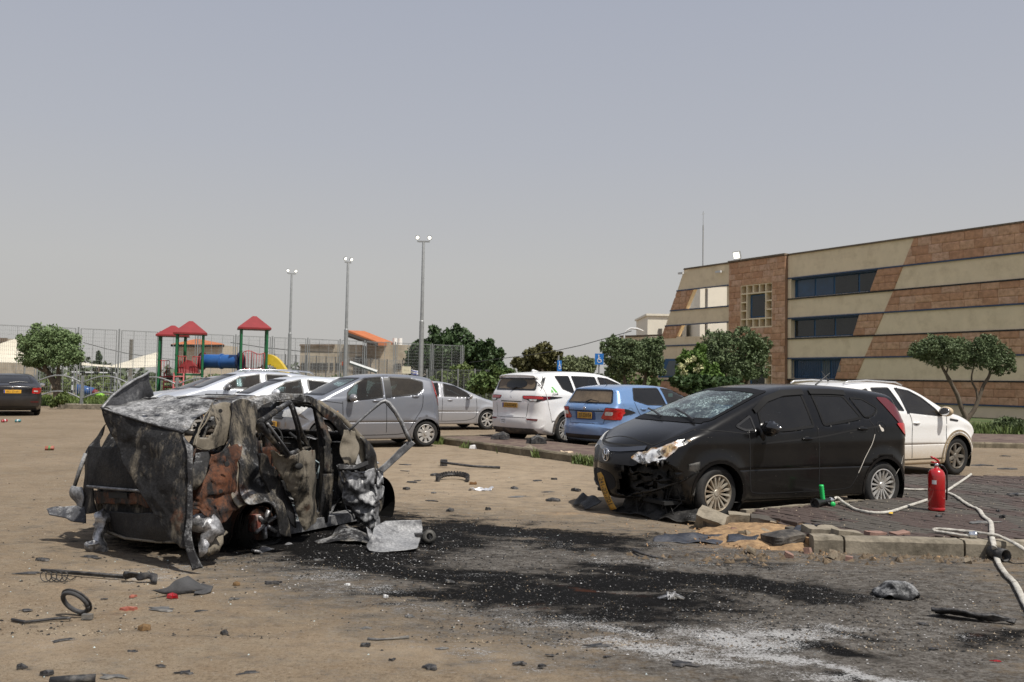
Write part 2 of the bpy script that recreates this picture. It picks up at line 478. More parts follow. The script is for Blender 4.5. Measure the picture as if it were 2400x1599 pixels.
    def window(s,ax,poly,name,gm,frame=.03,label=None,off=.002,smooth=1,fm=None,inset=None,step=.06,nmin=.15):
        sp = smooth_poly(poly,smooth) if smooth else poly
        P = np.array(dens(sp,.04)); cen = P.mean(0)
        shr = cen + (P - cen) * (1 - .4 * frame / (np.abs(P - cen).max(0) + 1e-6))
        # opening stays a little inside the trim ring
        s.cut(ax,shr,nmin)
        g = s.patch(ax,sp,name,gm,off=off,step=step,label=label,smooth=0)
        area = sum(P[i][0] * P[(i + 1) % len(P)][1] - P[(i + 1) % len(P)][0] * P[i][1] for i in range(len(P)))
        w = (frame * .25,frame) if area > 0 else (frame,frame * .25)
        s.strip(ax,sp,w,'window_trim',fm or black_trim,off=.006,closed=True,parent=g)
        return g
    def arch(s,trim=None,tw=.035):
        p = s.sp
        for ax in ('L','R'):
            for cx in (0,p['wb']):
                mb = MB(); wm = MB()
                c = [(cx + p['ra'] * math.cos(t),p['wr'] + p['ra'] * math.sin(t)) for t in np.linspace(0,2 * math.pi,48,endpoint=False)]
                s.cut(ax,c,-2 if False else .0)
                arc = [(cx + p['ra'] * math.cos(t),p['wr'] + p['ra'] * math.sin(t)) for t in np.linspace(math.radians(-28),math.radians(208),40)]
                s.strip(ax,arc,(tw,.012) ,'a',None,off=.008,mb=mb)
                sg = 1 if ax == 'L' else -1; W = p['W'] / 2
                # inner liner of the wheel housing
                vs = []; k = 24
                for i in range(k + 1):
                    t = math.radians(-30) + math.radians(240) * i / k
                    for y in (W - .015 ,W - .3):
                        vs.append((cx + (p['ra'] + .005) * math.cos(t),sg * y,p['wr'] + (p['ra'] + .005) * math.sin(t)))
                fs = [(2 * i,2 * i + 1,2 * i + 3,2 * i + 2) for i in range(k)] + [tuple(2 * i + 1 for i in range(k + 1))]
                wm.add(vs,fs)
                mb.build('wheel_arch',trim or s.paint,s.root,smooth=True)
                wm.build('wheel_housing',well_m,s.root,smooth=False)
        # belly pan so that light does not leak through
        zb = p['prof'][0][1]
        MB().box(((s.xr + s.xf) / 2,0,zb + .03),(s.xf - s.xr - .35,p['W'] - .3,.04)).build('floor_pan',under_m,s.root)
    def wheels(s,style='spoke',rim=None,nsp=8,steer=0.0,rr=.2,skip=(),dusty=None):
        p = s.sp; r = p['wr']; tw = p.get('tw',.19); base = {}
        trk = p['W'] / 2 - .02 - tw / 2
        for nm,x,sg in (('fl',p['wb'],1),('fr',p['wb'],-1),('rl',0,1),('rr',0,-1)):
            if nm in skip: continue
            key = dusty if (dusty and nm[0] == 'f') else rim
            if key not in base:
                ty = tyre_mesh(r,rr,tw); rm = rim_mesh(rr,tw,style,nsp)
                base[key] = (ty,rm)
            ty,rm = base[key]
            R = Matrix.Rotation(math.pi if sg < 0 else 0,4,'Z') @ Matrix.Rotation(rnd.random() * 6.28,4,'Y')
            if nm[0] == 'f': R = Matrix.Rotation(steer,4,'Z') @ R
            w = bpy.data.objects.new('wheel',hub_mesh(rr,tw)); COL.objects.link(w); w.parent = s.root
            w.matrix_local = Matrix.Translation((x,sg * trk,r)) @ R
            if not w.data.materials: w.data.materials.append(well_m)
            for me,nn,mm in ((ty,'tyre',rubber),(rm,'rim',key)):
                o = bpy.data.objects.new(nn,me); COL.objects.link(o); o.parent = w
                if not me.materials: me.materials.append(mm)
    def panel_lines(s,ax,lines,w=.009,name='panel_gap'):
        mb = MB()
        for l in lines:
            cl = l[0] == 'c'; pts = l[1:] if cl else l
            if len(pts) > 2: pts = [tuple(q) for q in chaikin(pts,2,cl)]
            s.strip(ax,pts,w,'',None,off=.0022,closed=cl,mb=mb)
        mb.build(name,gap_m,s.root)
    def handle(s,ax,u,v,m=None,L=.18,tilt=0):
        h = s.cast(ax,u,v)
        if not h: return
        n = h[1]; R = Vector((1,0,0)); up = n.cross(R).normalized(); R = up.cross(n).normalized()
        M = Matrix((R,up,n)).transposed().to_4x4(); M.translation = h[0] + n * .012
        MB().ellip((0,0,0),(L / 2,.022,.018),12,8,M).build('door_handle',m or s.paint,s.root,smooth=True)
        M2 = M.copy(); M2.translation = h[0]
        MB().ellip((0,-.004,0),(.05,.03,.005),12,6,M2).build('handle_recess',gap_m,s.root,smooth=True)
    def mirror(s,x,z,m=None,sides=('L','R'),sc=1.0):
        for ax in sides:
            sg = 1 if ax == 'L' else -1; h = s.cast(ax,x,z)
            if not h: continue
            y = abs(h[0].y)
            mb = MB(); mb.ellip((0,0,0),(.085 * sc,.125 * sc,.085 * sc),16,10)
            V = [(a if a > -.045 * sc else -.045 * sc,b,c) for a,b,c in mb.v]; mb.v = V
            o = mb.build('side_mirror',m or s.paint,s.root,smooth=True,loc=(x,sg * (y + .12 * sc),z + .05)); o.data.set_sharp_from_angle(angle=.7)
            MB().ellip((-.0465 * sc,0,0),(.003,.098 * sc,.066 * sc),16,8).build('mirror_glass',chrome,o,smooth=True)
            MB().tube([(.02,-sg * .14 * sc,-.07),(0,-sg * .04,-.05)],.022,8).build('mirror_arm',black_trim,o,smooth=True)
    def interior(s,xs=(.55,1.45),zf=.32,dash=None):
        p = s.sp
        for x in xs:
            for sg in (1,-1):
                y = sg * (p['W'] / 2 - .46)
                b = MB(); b.box((0,0,.12),(.48,.46,.16)); b.add(*box_vf((-.27,0,.42),(.13,.44,.58)),Matrix.Rotation(-.22,4,'Y'))
                o = bevel(b.build('seat',seat_m,s.root,loc=(x,y,zf)),.05,2)
                h = MB(); h.box((-.405,0,.83),(.09,.25,.17)); bevel(h.build('headrest',seat_m,o),.035,2)
        dx = dash if dash else p['wb'] - .55
        MB().box((dx + .25,0,.82),(.55,p['W'] - .32,.22)).build('dashboard',dash_m,s.root)
        M = Matrix.Translation((dx - .12,p['W'] / 2 - .46,.88)) @ Matrix.Rotation(1.15,4,'Y')
        t = MB(); t.tube([(.18 * math.cos(a),.18 * math.sin(a),0) for a in np.linspace(0,2 * math.pi,21)],.014,6,M=M)
        t.box((0,0,0),(.05,.34,.02),M); t.build('steering_wheel',dash_m,s.root,smooth=True)
    def plate(s,ax,z,txt,y=0,w=.52,h=.115,m=None,blue=True,off=.012,tilt=0):
        c = s.cast(ax,y,z); sg = 1 if ax == 'F' else -1
        if not c: return
        # local frame: X right as read, Y up, Z out
        M = Matrix(((0,0,sg),(sg,0,0),(0,1,0))).to_4x4()
        M = Matrix.Translation((c[0].x + sg * off,y,z)) @ M
        b = MB(); b.box((0,0,0),(w,h,.012),M); o = bevel(b.build('number_plate',m or plate_y,s.root),.004,1)
        text_obj('plate_number',txt,h * .82,ink,o,M @ Matrix.Translation((.02,-.002,.007)),.0015,sx=.92 * w / (.52 if w > .4 else .43))
        if blue: MB().box((-w / 2 + .022,0,.007),(.036,h * .9,.002),M).build('plate_band',plate_blue,o)
        return o
    def finish(s):
        F = s.F[s.keep]; used = np.zeros(len(s.V),bool); used[F.ravel()] = True
        idx = np.cumsum(used) - 1; V = s.V[used]; F = idx[F]
        me = bpy.data.meshes.new('body'); me.from_pydata(V.tolist(),[],F.tolist())
        me.polygons.foreach_set('use_smooth',[True] * len(me.polygons)); me.materials.append(s.paint); me.update()
        o = bpy.data.objects.new('body',me); COL.objects.link(o); o.parent = s.root
        sol = o.modifiers.new('sheet','SOLIDIFY'); sol.thickness = .012; sol.offset = -1
        s.body = o; return o
def box_vf(c,d):
    b = MB(); b.box(c,d); return b.v,b.f
_mc = {}
def tyre_mesh(r,rr,tw):
    b = MB(); h = tw / 2
    prof = [(rr * .98,-h * .82),(rr + .012,-h * .9),((r + rr) / 2,-h * 1.02),(r - .03,-h * .93),(r - .008,-h * .72),(r,-h * .5),(r + .002,0),(r,h * .5),(r - .008,h * .72),(r - .03,h * .93),((r + rr) / 2,h * 1.02),(rr + .012,h * .9),(rr * .98,h * .82)]
    b.lathe(prof,48,Matrix.Rotation(-math.pi / 2,4,'X'))
    # tread grooves
    g = MB()
    me = mk('tyre',b.v,b.f,None,None,True); d = me.data; bpy.data.objects.remove(me); d.set_sharp_from_angle(angle=.9)
    return d
def hub_mesh(rr,tw):
    k = ('hub',rr,tw)
    if k in _mc: return _mc[k]
    b = MB(); M = Matrix.Rotation(-math.pi / 2,4,'X')
    b.lathe([(0,-.05),(rr * .93,-.05),(rr * .93,tw * .12),(0,tw * .12)],32,M)
    o = mk('wheel',b.v,b.f,None,None,False); d = o.data; bpy.data.objects.remove(o); _mc[k] = d
    return d
def rim_mesh(rr,tw,style,n):
    b = MB(); M = Matrix.Rotation(-math.pi / 2,4,'X'); h = tw / 2
    yo = h * .72
    b.lathe([(rr * .99,h * .55),(rr * 1.0,yo + .018),(rr * .955,yo + .022),(rr * .91,yo + .004),(rr * .90,h * .1)],48,M)
    if style == 'cap':      # pressed wheel cover with short slots near the rim
        b.lathe([(0,yo + .02),(rr * .2,yo + .022),(rr * .25,yo + .012),(rr * .5,yo + .012)],40,M)
        fr0,fr1,wd0,wd1 = .48,.93,rr * .34,rr * .40
    elif style == 'twin': fr0,fr1,wd0,wd1 = .15,.93,rr * .16,rr * .11
    elif style == 'five': fr0,fr1,wd0,wd1 = .15,.93,rr * .30,rr * .26
    else: fr0,fr1,wd0,wd1 = .16,.93,rr * .10,rr * .15
    b.lathe([(0,yo + .006),(rr * .17,yo + .004),(rr * .24,yo - .01),(rr * .25,h * .1)],28,M)
    for k in range(n):
        angs = [2 * math.pi * k / n]
        if style == 'twin': angs = [2 * math.pi * k / n - .13,2 * math.pi * k / n + .13]
        for t in angs:
            Mk = Matrix.Rotation(t,4,'Y'); z0 = yo - .004 if style != 'cap' else yo + .008
            z1 = yo + .012; a,c = rr * fr0,rr * fr1; th = .022
            vs = [(-wd0 / 2,z0 - th,a),(wd0 / 2,z0 - th,a),(wd0 * .36,z0,a),(-wd0 * .36,z0,a),
                  (-wd1 / 2,z1 - th,c),(wd1 / 2,z1 - th,c),(wd1 * .36,z1,c),(-wd1 * .36,z1,c)]
            b.add(vs,[(0,1,2,3),(4,7,6,5),(3,2,6,7),(1,5,6,2),(0,3,7,4),(0,4,5,1)],Mk)
    o = mk('rim',b.v,b.f,None,None,False); d = o.data; bpy.data.objects.remove(o)
    d.polygons.foreach_set('use_smooth',[True] * len(d.polygons)); d.set_sharp_from_angle(angle=.6)
    return d
def arcpts(cx,cz,r,a0,a1,n=10): return [(cx + r * math.cos(math.radians(t)),cz + r * math.sin(math.radians(t))) for t in np.linspace(a0,a1,n)]

# ---------------------------------------------------------------- black hatchback with burnt nose (hero)
black_paint = paint('black_paint',(.0035,.0037,.0045),.0,.20,dust=.05,dcol=(.2,.17,.13),coat=.15,spots=.8,spec=.27)
tint = glass('tinted_glass',(.05,.055,.06),dust=.05,dcol=(.2,.18,.15))
clear = glass('clear_glass',(.30,.37,.37),dust=.05)
dusty_glass = glass('dusty_glass',(.1,.1,.1),dust=.75,rough=.2,dcol=(.26,.2,.14))
fit_spec = dict(paint=black_paint,wb=2.53,W=1.70,Wroof=1.16,wr=.30,ra=.345,ztop=1.50,belt=(1.07,.93),x0=-.62,x1=3.35,crease=.86,taper=.06,n=420,nv=34,
    prof=[(3.15,.17,.36,.40,.10),(3.42,.19,.36,.42,.12),(3.42,.34,.36,.44,.12),(3.47,.50,.38,.46,.14),(3.46,.66,.40,.46,.14),(3.38,.80,.38,.40,.12),(3.25,.875,.30,.24,.10),(3.05,.965,.20,.15,.05),
          (2.80,1.045,.16,.12,.03),(2.66,1.085,.12,.10,.03),(2.35,1.23,.10,.10,.05),(1.95,1.40,.12,.09,.06),(1.72,1.465,.16,.08,.03),(1.35,1.515,.16,.08,.015),(.8,1.53,.16,.08,.01),(.2,1.505,.16,.08,.01),(-.30,1.45,.14,.08,.01),
          (-.42,1.425,.14,.09,.03),(-.50,1.32,.16,.14,.06),(-.57,1.10,.2,.2,.07),(-.63,.90,.28,.26,.08),(-.66,.66,.3,.3,.09),(-.66,.48,.3,.3,.09),(-.58,.27,.25,.25,.08),(-.42,.20,.15,.2,.03)])
fit = Car('hatchback_car','black hatchback with a burnt melted front corner and a shattered windscreen','car',(4.225,11.785),3.588,fit_spec)
# painted sheet metal lines and glass
shat = NT('shattered_windscreen'); k = shat
tr = k.n('ShaderNodeBsdfTransparent'); tr.inputs[0].default_value = (.34,.42,.43,1)
gl = k.n('ShaderNodeBsdfGlossy'); gl.inputs['Roughness'].default_value = .08
fr = k.n('ShaderNodeFresnel'); fr.inputs[0].default_value = 1.6
ms = k.n('ShaderNodeMixShader'); k.l(fr.outputs[0],ms.inputs[0]); k.l(tr.outputs[0],ms.inputs[1]); k.l(gl.outputs[0],ms.inputs[2])
df = k.n('ShaderNodeBsdfDiffuse'); df.inputs[0].default_value = (.55,.72,.72,1)
warp = k.mix(.12,k.coord(),k.noise(5,4,out='Color'))
cr1 = k.ramp(k.voro(17,warp,'DISTANCE_TO_EDGE'),[(.0,1.),(.035,0.)])
cr2 = k.ramp(k.voro(46,warp,'DISTANCE_TO_EDGE'),[(.0,.8),(.06,0.)])
zone = k.ramp(k.noise(3.0,5,.65),[(.45,0.),(.60,1.)])
spk = k.ramp(k.noise(60,2,.5),[(.62,0.),(.67,1.)])
ff = k.math('ADD',k.math('MULTIPLY',k.math('MAXIMUM',cr2,k.math('MULTIPLY',cr1,.9)),k.math('ADD',k.math('MULTIPLY',zone,.75),.08)),k.math('MULTIPLY',k.math('MULTIPLY',spk,zone),.8))
ff = k.math('ADD',ff,k.math('MULTIPLY',k.ramp(k.noise(9,6,.7),[(.4,0.),(.8,1.)]),.08))
m2 = k.n('ShaderNodeMixShader'); k.l(k.math('MINIMUM',ff,.85),m2.inputs[0]); k.l(ms.outputs[0],m2.inputs[1]); k.l(df.outputs[0],m2.inputs[2])
k.l(m2.outputs[0],k.t.nodes['Material Output'].inputs[0])
fit_trim = mat('matt_black_trim',(.004,.004,.0045),.6,spec=.2)
fit.window('F',[(-.70,1.085),(.70,1.085),(.66,1.22),(.575,1.425),(.3,1.455),(-.3,1.455),(-.575,1.425),(-.66,1.22)],'windscreen',shat.m,.03,fm=fit_trim,label='shattered windscreen with white cracks over a blue sunshade',nmin=.05)
for ax in ('L','R'):
    fit.window(ax,[(1.90,.965),(1.90,1.20),(1.74,1.31),(1.50,1.385),(1.15,1.41),(1.11,1.02),(1.5,.985)],'front_door_window',tint,.024,fm=fit_trim)
    fit.window(ax,[(1.0,1.41),(.50,1.40),(.31,1.12),(.60,1.075),(.965,1.035)],'rear_door_window',tint,.024,fm=fit_trim)
    fit.window(ax,[(.40,1.37),(.20,1.36),(.0,1.25),(.04,1.19),(.17,1.135),(.27,1.13)],'quarter_window',tint,.016,fm=fit_trim)
    fit.window(ax,[(2.27,1.035),(2.02,1.16),(1.99,.985),(2.15,.985)],'front_quarter_window',tint,.02)
fit.window('B',[(-.6,1.06),(.6,1.06),(.5,1.38),(-.5,1.38)],'rear_window',tint,.03)
fit.arch(black_paint,.02)
side_l = [[(1.075,1.04),(1.07,.80),(1.06,.30)],[(2.10,.99),(2.10,.7),(2.09,.33),(2.02,.275),(1.2,.275),(.60,.285),(.52,.33),(.38,.57),(.20,.80),(.13,1.0),(.2,1.1)],
          [(2.72,1.0),(2.45,.985),(2.2,.96),(2.10,.95)]]
for ax in ('L','R'): fit.panel_lines(ax,side_l,.010)
fit.panel_lines('L',[[(1.93,.84),(1.5,.87),(1.06,.90),(.5,.985),(.0,1.03)]],.02,'body_crease')
fc = arcpts(.03,1.0,.085,0,340,14); fit.panel_lines('L',[['c'] + fc],.006)
# light chipped paint on the fuel flap and a scratched panel edge
chip = mat('chipped_paint',(.6,.56,.5),.7)
fit.patch('L',[(.07,1.04),(.05,1.045),(.045,1.02),(.0,1.0),(-.01,.965),(.03,.96),(.05,.99)],'paint_chip',chip,.003,.02,smooth=1)
fit.strip('L',[(.155,.93),(.22,.80),(.34,.64),(.44,.47)],.008,'paint_scratch',chip,.0035)
fit.strip('L',[(-.36,.66),(-.30,.58),(-.2,.42)],.006,'paint_scratch',chip,.0035)
fit.strip('T',[(2.75,.72),(2.95,.70),(3.08,.62),(3.18,.50),(3.22,.3),(3.23,0),(3.22,-.3),(3.18,-.50),(3.08,-.62),(2.95,-.70),(2.75,-.72)],.012,'bonnet_gap',gap_m,.002)
fit.strip('T',[(2.60,.66),(2.66,.4),(2.70,0),(2.66,-.4),(2.60,-.66)],.09,'cowl',fit_trim,.006)
# rain visors over the door windows
for ax in ('L','R'):
    sgn = 1
    fit.strip(ax,[(1.95,1.20),(1.72,1.335),(1.45,1.405),(1.12,1.425)],.06,'rain_visor',fit_trim,.018)
    fit.strip(ax,[(1.02,1.43),(.7,1.43),(.45,1.42)],.055,'rain_visor',fit_trim,.018)
# tail lamp
for ax in ('L',):
    t_ = fit.patch(ax,[(-.06,1.38),(-.16,1.25),(-.27,1.10),(-.38,.93),(-.47,.88),(-.58,.90),(-.54,1.03),(-.42,1.2),(-.24,1.37)],'tail_light',deep_red,.008,.03,smooth=1,solid=.01)
    fit.patch(ax,[(-.24,1.06),(-.37,.925),(-.5,.895),(-.53,.98),(-.40,1.06)],'lamp_lens',red_lens,.012,.03,parent=t_,smooth=1,solid=.006)
fit.patch('R',[(-.06,1.38),(-.16,1.25),(-.27,1.10),(-.38,.93),(-.47,.88),(-.58,.90),(-.54,1.03),(-.42,1.2),(-.24,1.37)],'tail_light',deep_red,.008,.03,smooth=1,solid=.01)
# nose: grille band, emblem, far headlamp
fit.patch('F',[(-.52,.60),(.40,.58),(.50,.70),(.42,.775),(0,.79),(-.46,.79),(-.58,.72)],'grille',black_trim,.004,.04,smooth=1)
fit.strip('F',[(-.60,.775),(-.44,.765),(-.2,.745),(0,.735),(.2,.745),(.36,.765),(.46,.78)],.045,'grille_bar',dark_chrome,.016)
fit.strip('F',[(-.58,.80),(-.3,.80),(0,.798),(.4,.80)],.022,'bonnet_gap',gap_m,.003)
fit.patch('F',[(-.50,.77),(-.62,.70),(-.76,.75),(-.82,.86),(-.79,.92),(-.66,.86)],'headlight',clear_lens,.008,.03,smooth=1,solid=.01,label='intact clear headlight')
h_ = fit.cast('F',0,.69)[0]
em = MB(); ex = h_.x + .03
fr_ = [(-.066,.07),(.066,.07),(.056,-.07),(-.056,-.07)]
em.tube([(ex,a,.68 + b) for a,b in smooth_poly(fr_,2) + [smooth_poly(fr_,2)[0]]],.007,6)
for q in (((-.034,.055),(-.022,0),(-.036,-.055)),((.034,.055),(.022,0),(.036,-.055)),((-.018,-.0),(.018,-.0))):
    em.tube([(ex,a,.68 + b) for a,b in q],.0085,6)
em.build('emblem',chrome,fit.root,smooth=True)
# burnt and melted corner
melt = NT('melted_black_plastic'); n1 = melt.noise(14,8,.7)
melt.set(color=melt.ramp(n1,[(.35,(.004,.004,.004)),(.6,(.02,.019,.018)),(.78,(.11,.1,.09))]),rough=melt.ramp(melt.noise(7,4),[(.35,.25),(.7,.9)]))
melt.bump(n1,.8,.02); melt = melt.m
lampm = NT('melted_headlight'); n1 = lampm.noise(9,6,.65); n2 = lampm.noise(4,3,.5)
lampm.set(color=lampm.mix(lampm.ramp(n2,[(.43,0.),(.50,1.)]),lampm.ramp(n1,[(.3,(.7,.7,.7)),(.5,(.85,.85,.85)),(.56,(.05,.05,.05)),(.75,(.75,.74,.7))]),lampm.ramp(n1,[(.3,(.10,.035,.008)),(.45,(.34,.17,.05)),(.55,(.6,.44,.24)),(.65,(.05,.03,.02)),(.8,(.22,.1,.03))])),rough=.22,metal=.25,coat=.8)
lampm.bump(n1,.7,.02); lampm = lampm.m
def crumple(name,fn,nu,nv,m,parent,amp=.02,fr=6,seed=0,thick=.006,label=None,smooth=True,hole=None,ridge=0):
    V = []
    for j in range(nv + 1):
        for i in range(nu + 1):
            p = Vector(fn(i / nu,j / nv)); q = p * fr + Vector((seed,seed * .7,0))
            p += Vector((noise.noise(q),noise.noise(q + Vector((9,0,0))),noise.noise(q + Vector((0,9,0))))) * amp
            if ridge:
                for o_,f_ in ((3,1.3),(11,2.9)):
                    p += Vector((1,.6,.5)) * (ridge / f_) * (abs(noise.noise(q * f_ + Vector((o_,0,0)))) - .2)
            V.append(p)
    F = []
    for j in range(nv):
        for i in range(nu):
            if hole and hole((i + .5) / nu,(j + .5) / nv): continue
            F.append((j * (nu + 1) + i,j * (nu + 1) + i + 1,(j + 1) * (nu + 1) + i + 1,(j + 1) * (nu + 1) + i))
    o = mk(name,V,F,m,parent,smooth=smooth)
    if thick: s_ = o.modifiers.new('sheet','SOLIDIFY'); s_.thickness = thick; s_.offset = 0
    if label: o['label'] = label
    return o
def bil(a,b,c,d):
    a,b,c,d = map(Vector,(a,b,c,d))
    return lambda u,v: (a * (1 - u) + b * u) * (1 - v) + (d * (1 - u) + c * u) * v
fit.cut('F',[(.14,.26),(.30,.60),(.50,.66),(.76,.66),(.80,.40),(.78,.24),(.3,.22)],.0)
fit.patch('F',[(-.62,.26),(.1,.25),(.16,.46),(-.1,.52),(-.60,.48)],'lower_grille',gap_m,.003,.05)
hl = fit.patch('F',[(.34,.665),(.36,.72),(.50,.765),(.66,.80),(.775,.90),(.815,.885),(.80,.80),(.74,.70),(.62,.64),(.46,.62)],'headlight',lampm,.014,.02,label='melted headlight, browned and white, hanging open',smooth=1,solid=.03)
hd = hl.data; nz = [v.co.copy() for v in hd.vertices]
for v,c in zip(hd.vertices,nz):
    v.co = c + Vector((noise.noise(c * 14),.4 * noise.noise(c * 14 + Vector((5,0,0))),noise.noise(c * 11 + Vector((0,7,0))))) * .035
for i in range(9):   # drips of melted lens
    y = .42 + .042 * i + rnd.uniform(-.01,.01); h0 = fit.cast('F',y,.68)
    if h0 is None: continue
    a = h0[0]; L = rnd.uniform(.04,.10)
    MB().tube([a + Vector((0,0,-.02)),a + Vector((.01,rnd.uniform(-.02,.02),-L * .5)),a + Vector((rnd.uniform(-.03,.02),rnd.uniform(-.03,.03),-L))],[.02,.012,.003],6).build('plastic_drip',melt if i % 3 else lampm,hl,smooth=True)
cr_parts = [((3.28,.2,.60),(2.98,.70,.62),(3.02,.66,.42),(3.26,.24,.40)),((3.24,.16,.42),(3.05,.62,.40),(3.08,.55,.22),(3.22,.18,.20)),
            ((3.30,-.30,.60),(3.33,.30,.56),(3.30,.36,.46),(3.36,-.2,.50))]
for i,q in enumerate(cr_parts): crumple('crumpled_bumper',bil(*q),22,12,melt,fit.root,.06,7,i * 3.1,hole=lambda u,v: noise.noise(Vector((u * 5,v * 4,i))) > .22)
brk = mat('scorched_bracket',(.12,.115,.105),.6,.5,dirt=(.02,.02,.02),damt=.7,dscale=9,bump=.4)
crumple('bumper_bracket',bil((2.93,.83,.64),(2.80,.86,.66),(2.86,.84,.28),(2.93,.80,.30)),6,14,brk,fit.root,.02,6,4)
crumple('inner_panel',bil((3.0,.55,.56),(2.85,.74,.55),(2.86,.72,.24),(2.98,.5,.24)),8,8,brk,fit.root,.03,6,8)
MB().box((3.02,0,.40),(.06,1.2,.12)).build('bumper_beam',brk,fit.root)
MB().box((2.88,0,.5),(.1,1.2,.5)).build('radiator',under_m,fit.root)
# torn undertray and bumper skin lying on the ground
crumple('torn_bumper_skin',lambda u,v: Vector((3.12 - .35 * u + .28 * v,.02 + .95 * u,.30 * (1 - v) ** 2 * (1 - u * .75) + .03)),26,12,melt,fit.root,.06,6,13,label='torn black bumper skin trailing on the ground')
for i in range(14):
    y = rnd.uniform(.1,.78); x = 3.22 - .35 * abs(y); z = rnd.uniform(.3,.6)
    MB().tube([(x,y,z),(x + rnd.uniform(-.03,.05),y + rnd.uniform(-.08,.08),z * .6),(x + rnd.uniform(0,.12),y + rnd.uniform(-.15,.15),.04)],[.008,.005,.004],5).build('melted_strand',melt,fit.root)
# bent number plate hanging from the bumper
pm = lambda u,v: Vector((3.44 + .02 * math.sin(v * 3) - .05 * v,-.17 + .06 * v ** 2 + .24 * v * .72 + (u - .5) * .12,.46 - .40 * v + (u - .5) * .035))
V = [pm(u,v) for v in np.linspace(0,1,17) for u in np.linspace(0,1,4)]
pl = mk('number_plate',V,[(j * 4 + i,j * 4 + i + 1,j * 4 + i + 5,j * 4 + i + 4) for j in range(16) for i in range(3)],plate_dusty,fit.root,True)
pl['label'] = 'bent orange number plate hanging down'; s_ = pl.modifiers.new('sheet','SOLIDIFY'); s_.thickness = .003
cu = bpy.data.curves.new('t','FONT'); cu.body = '241-22-701'; cu.size = .105; cu.align_x = 'CENTER'; cu.align_y = 'CENTER'; cu.extrude = 0
t_ = bpy.data.objects.new('t',cu); me = bpy.data.meshes.new_from_object(t_); bpy.data.objects.remove(t_)
bmm = bmesh.new(); bmm.from_mesh(me); bmesh.ops.subdivide_edges(bmm,edges=bmm.edges[:],cuts=1); bmm.to_mesh(me); bmm.free()
for v in me.vertices:
    s_,q = v.co.x / .60 + .5,-v.co.y / .1 + .5
    p_ = pm(1 - min(max(q,0),1) if True else q,min(max(s_ * .92 + .06,0),1)); v.co = p_ + Vector((.006,-.003,0))
me.materials.clear(); me.materials.append(ink)
o = bpy.data.objects.new('plate_number',me); COL.objects.link(o); o.parent = pl
crumple('bumper_fragment',bil((3.40,-.62,.17),(3.42,-.2,.14),(3.52,-.25,.02),(3.50,-.66,.03)),12,6,melt,fit.root,.04,8,3)
fit.handle('L',1.255,.885); fit.handle('L',.36,.995); fit.handle('R',1.255,.885); fit.handle('R',.36,.995)
# damaged mirror: broken housing stub on the near side
hm = fit.cast('L',1.92,1.0)[0]
mm_ = MB(); mm_.ellip((0,0,0),(.07,.13,.085),18,12)
mo = mm_.build('side_mirror',mat('glossy_black',(.008,.008,.009),.12,coat=1),fit.root,True,loc=(hm.x,hm.y + .16,1.02)); mo['label'] = 'melted side mirror'
for v in mo.data.vertices: v.co += Vector((noise.noise(v.co * 30),noise.noise(v.co * 30 + Vector((4,0,0))),noise.noise(v.co * 24 + Vector((0,4,0))))) * .028
MB().tube([(0,-.12,-.02),(-.02,-.16,-.14)],.035,8).build('mirror_arm',black_trim,mo,True)
MB().tube([(-.07,-.08,.0),(-.075,0,.02),(-.07,.09,.01)],.014,6).build('mirror_glass',chrome,mo,True)
fit.mirror(1.92,1.0,sides=('R',))
fit.interior(dash=1.95)
sun_shade = mat('blue_sunshade',(.02,.16,.33),.6)
crumple('sunshade',bil((2.30,-.35,1.02),(2.30,.45,1.02),(2.0,.40,1.26),(2.0,-.32,1.26)),14,6,sun_shade,fit.root,.03,5,2)
for (a,b) in (((2.66,.55,1.10),(2.50,.0,1.20)),((2.68,-.05,1.115),(2.52,-.55,1.19))):
    MB().tube([a,((a[0] + b[0]) / 2,(a[1] + b[1]) / 2,(a[2] + b[2]) / 2 + .01),b],.012,6).build('wiper',black_trim,fit.root)
MB().tube([(.3,0,1.52),(.05,0,1.68)],[.012,.004],6).build('aerial',black_trim,fit.root)
fit.wheels('spoke',silver_rim,16,rr=.205,steer=math.radians(7),dusty=dusty_rim)
fit.finish()
# cinders on the roof and bonnet

# ---------------------------------------------------------------- parked cars behind
def prof_of(L):
    """(x, z, drop, radius, crown) control rows; short rows inherit typical values by place"""
    return L
def base_car(name,label,loc,yaw,sp,wins,group='cars parked in the lot',rimst=('cap',9),rim=None,rr=.2,wing=None,arch_trim=None,lines=None,handles=((1.25,.92),(.25,1.0)),mir=(1.75,1.02),ws=None,rw=None,gl=None,rgl=None,sgl=None,mirm=None,steer=0,arw=.035):
    c = Car(name,label,'car',loc,yaw,sp,group)
    gl = gl or clear
    if ws: c.window('F',ws,'windscreen',gl,.03,nmin=.05)
    if rw: c.window('B',rw,'rear_window',rgl or tint,.025,nmin=.05)
    for ax in ('L','R'):
        for nm,poly,g_ in wins: c.window(ax,poly,nm,g_ or sgl or gl,.022)
    c.arch(arch_trim,arw)
    for ax in ('L','R'):
        if lines: c.panel_lines(ax,lines,.012)
        for u,v in handles: c.handle(ax,u,v)
    if mir: c.mirror(*mir,m=mirm)
    c.interior(dash=sp['wb'] - .62)
    c.wheels(*rimst[:1],rim=rim or silver_rim,nsp=rimst[1],rr=rr,steer=steer)
    return c
grey_paint = paint('grey_paint',(.20,.215,.25),.45,.3,dust=.2)
silver_paint = paint('silver_paint',(.53,.56,.62),.35,.32,dust=.18)
silver_white = paint('pale_silver_paint',(.64,.67,.72),.3,.3,dust=.15)
beige_silver = paint('warm_silver_paint',(.37,.38,.41),.4,.34,dust=.2)
white_paint = paint('white_paint',(.80,.80,.80),.0,.3,dust=.22)
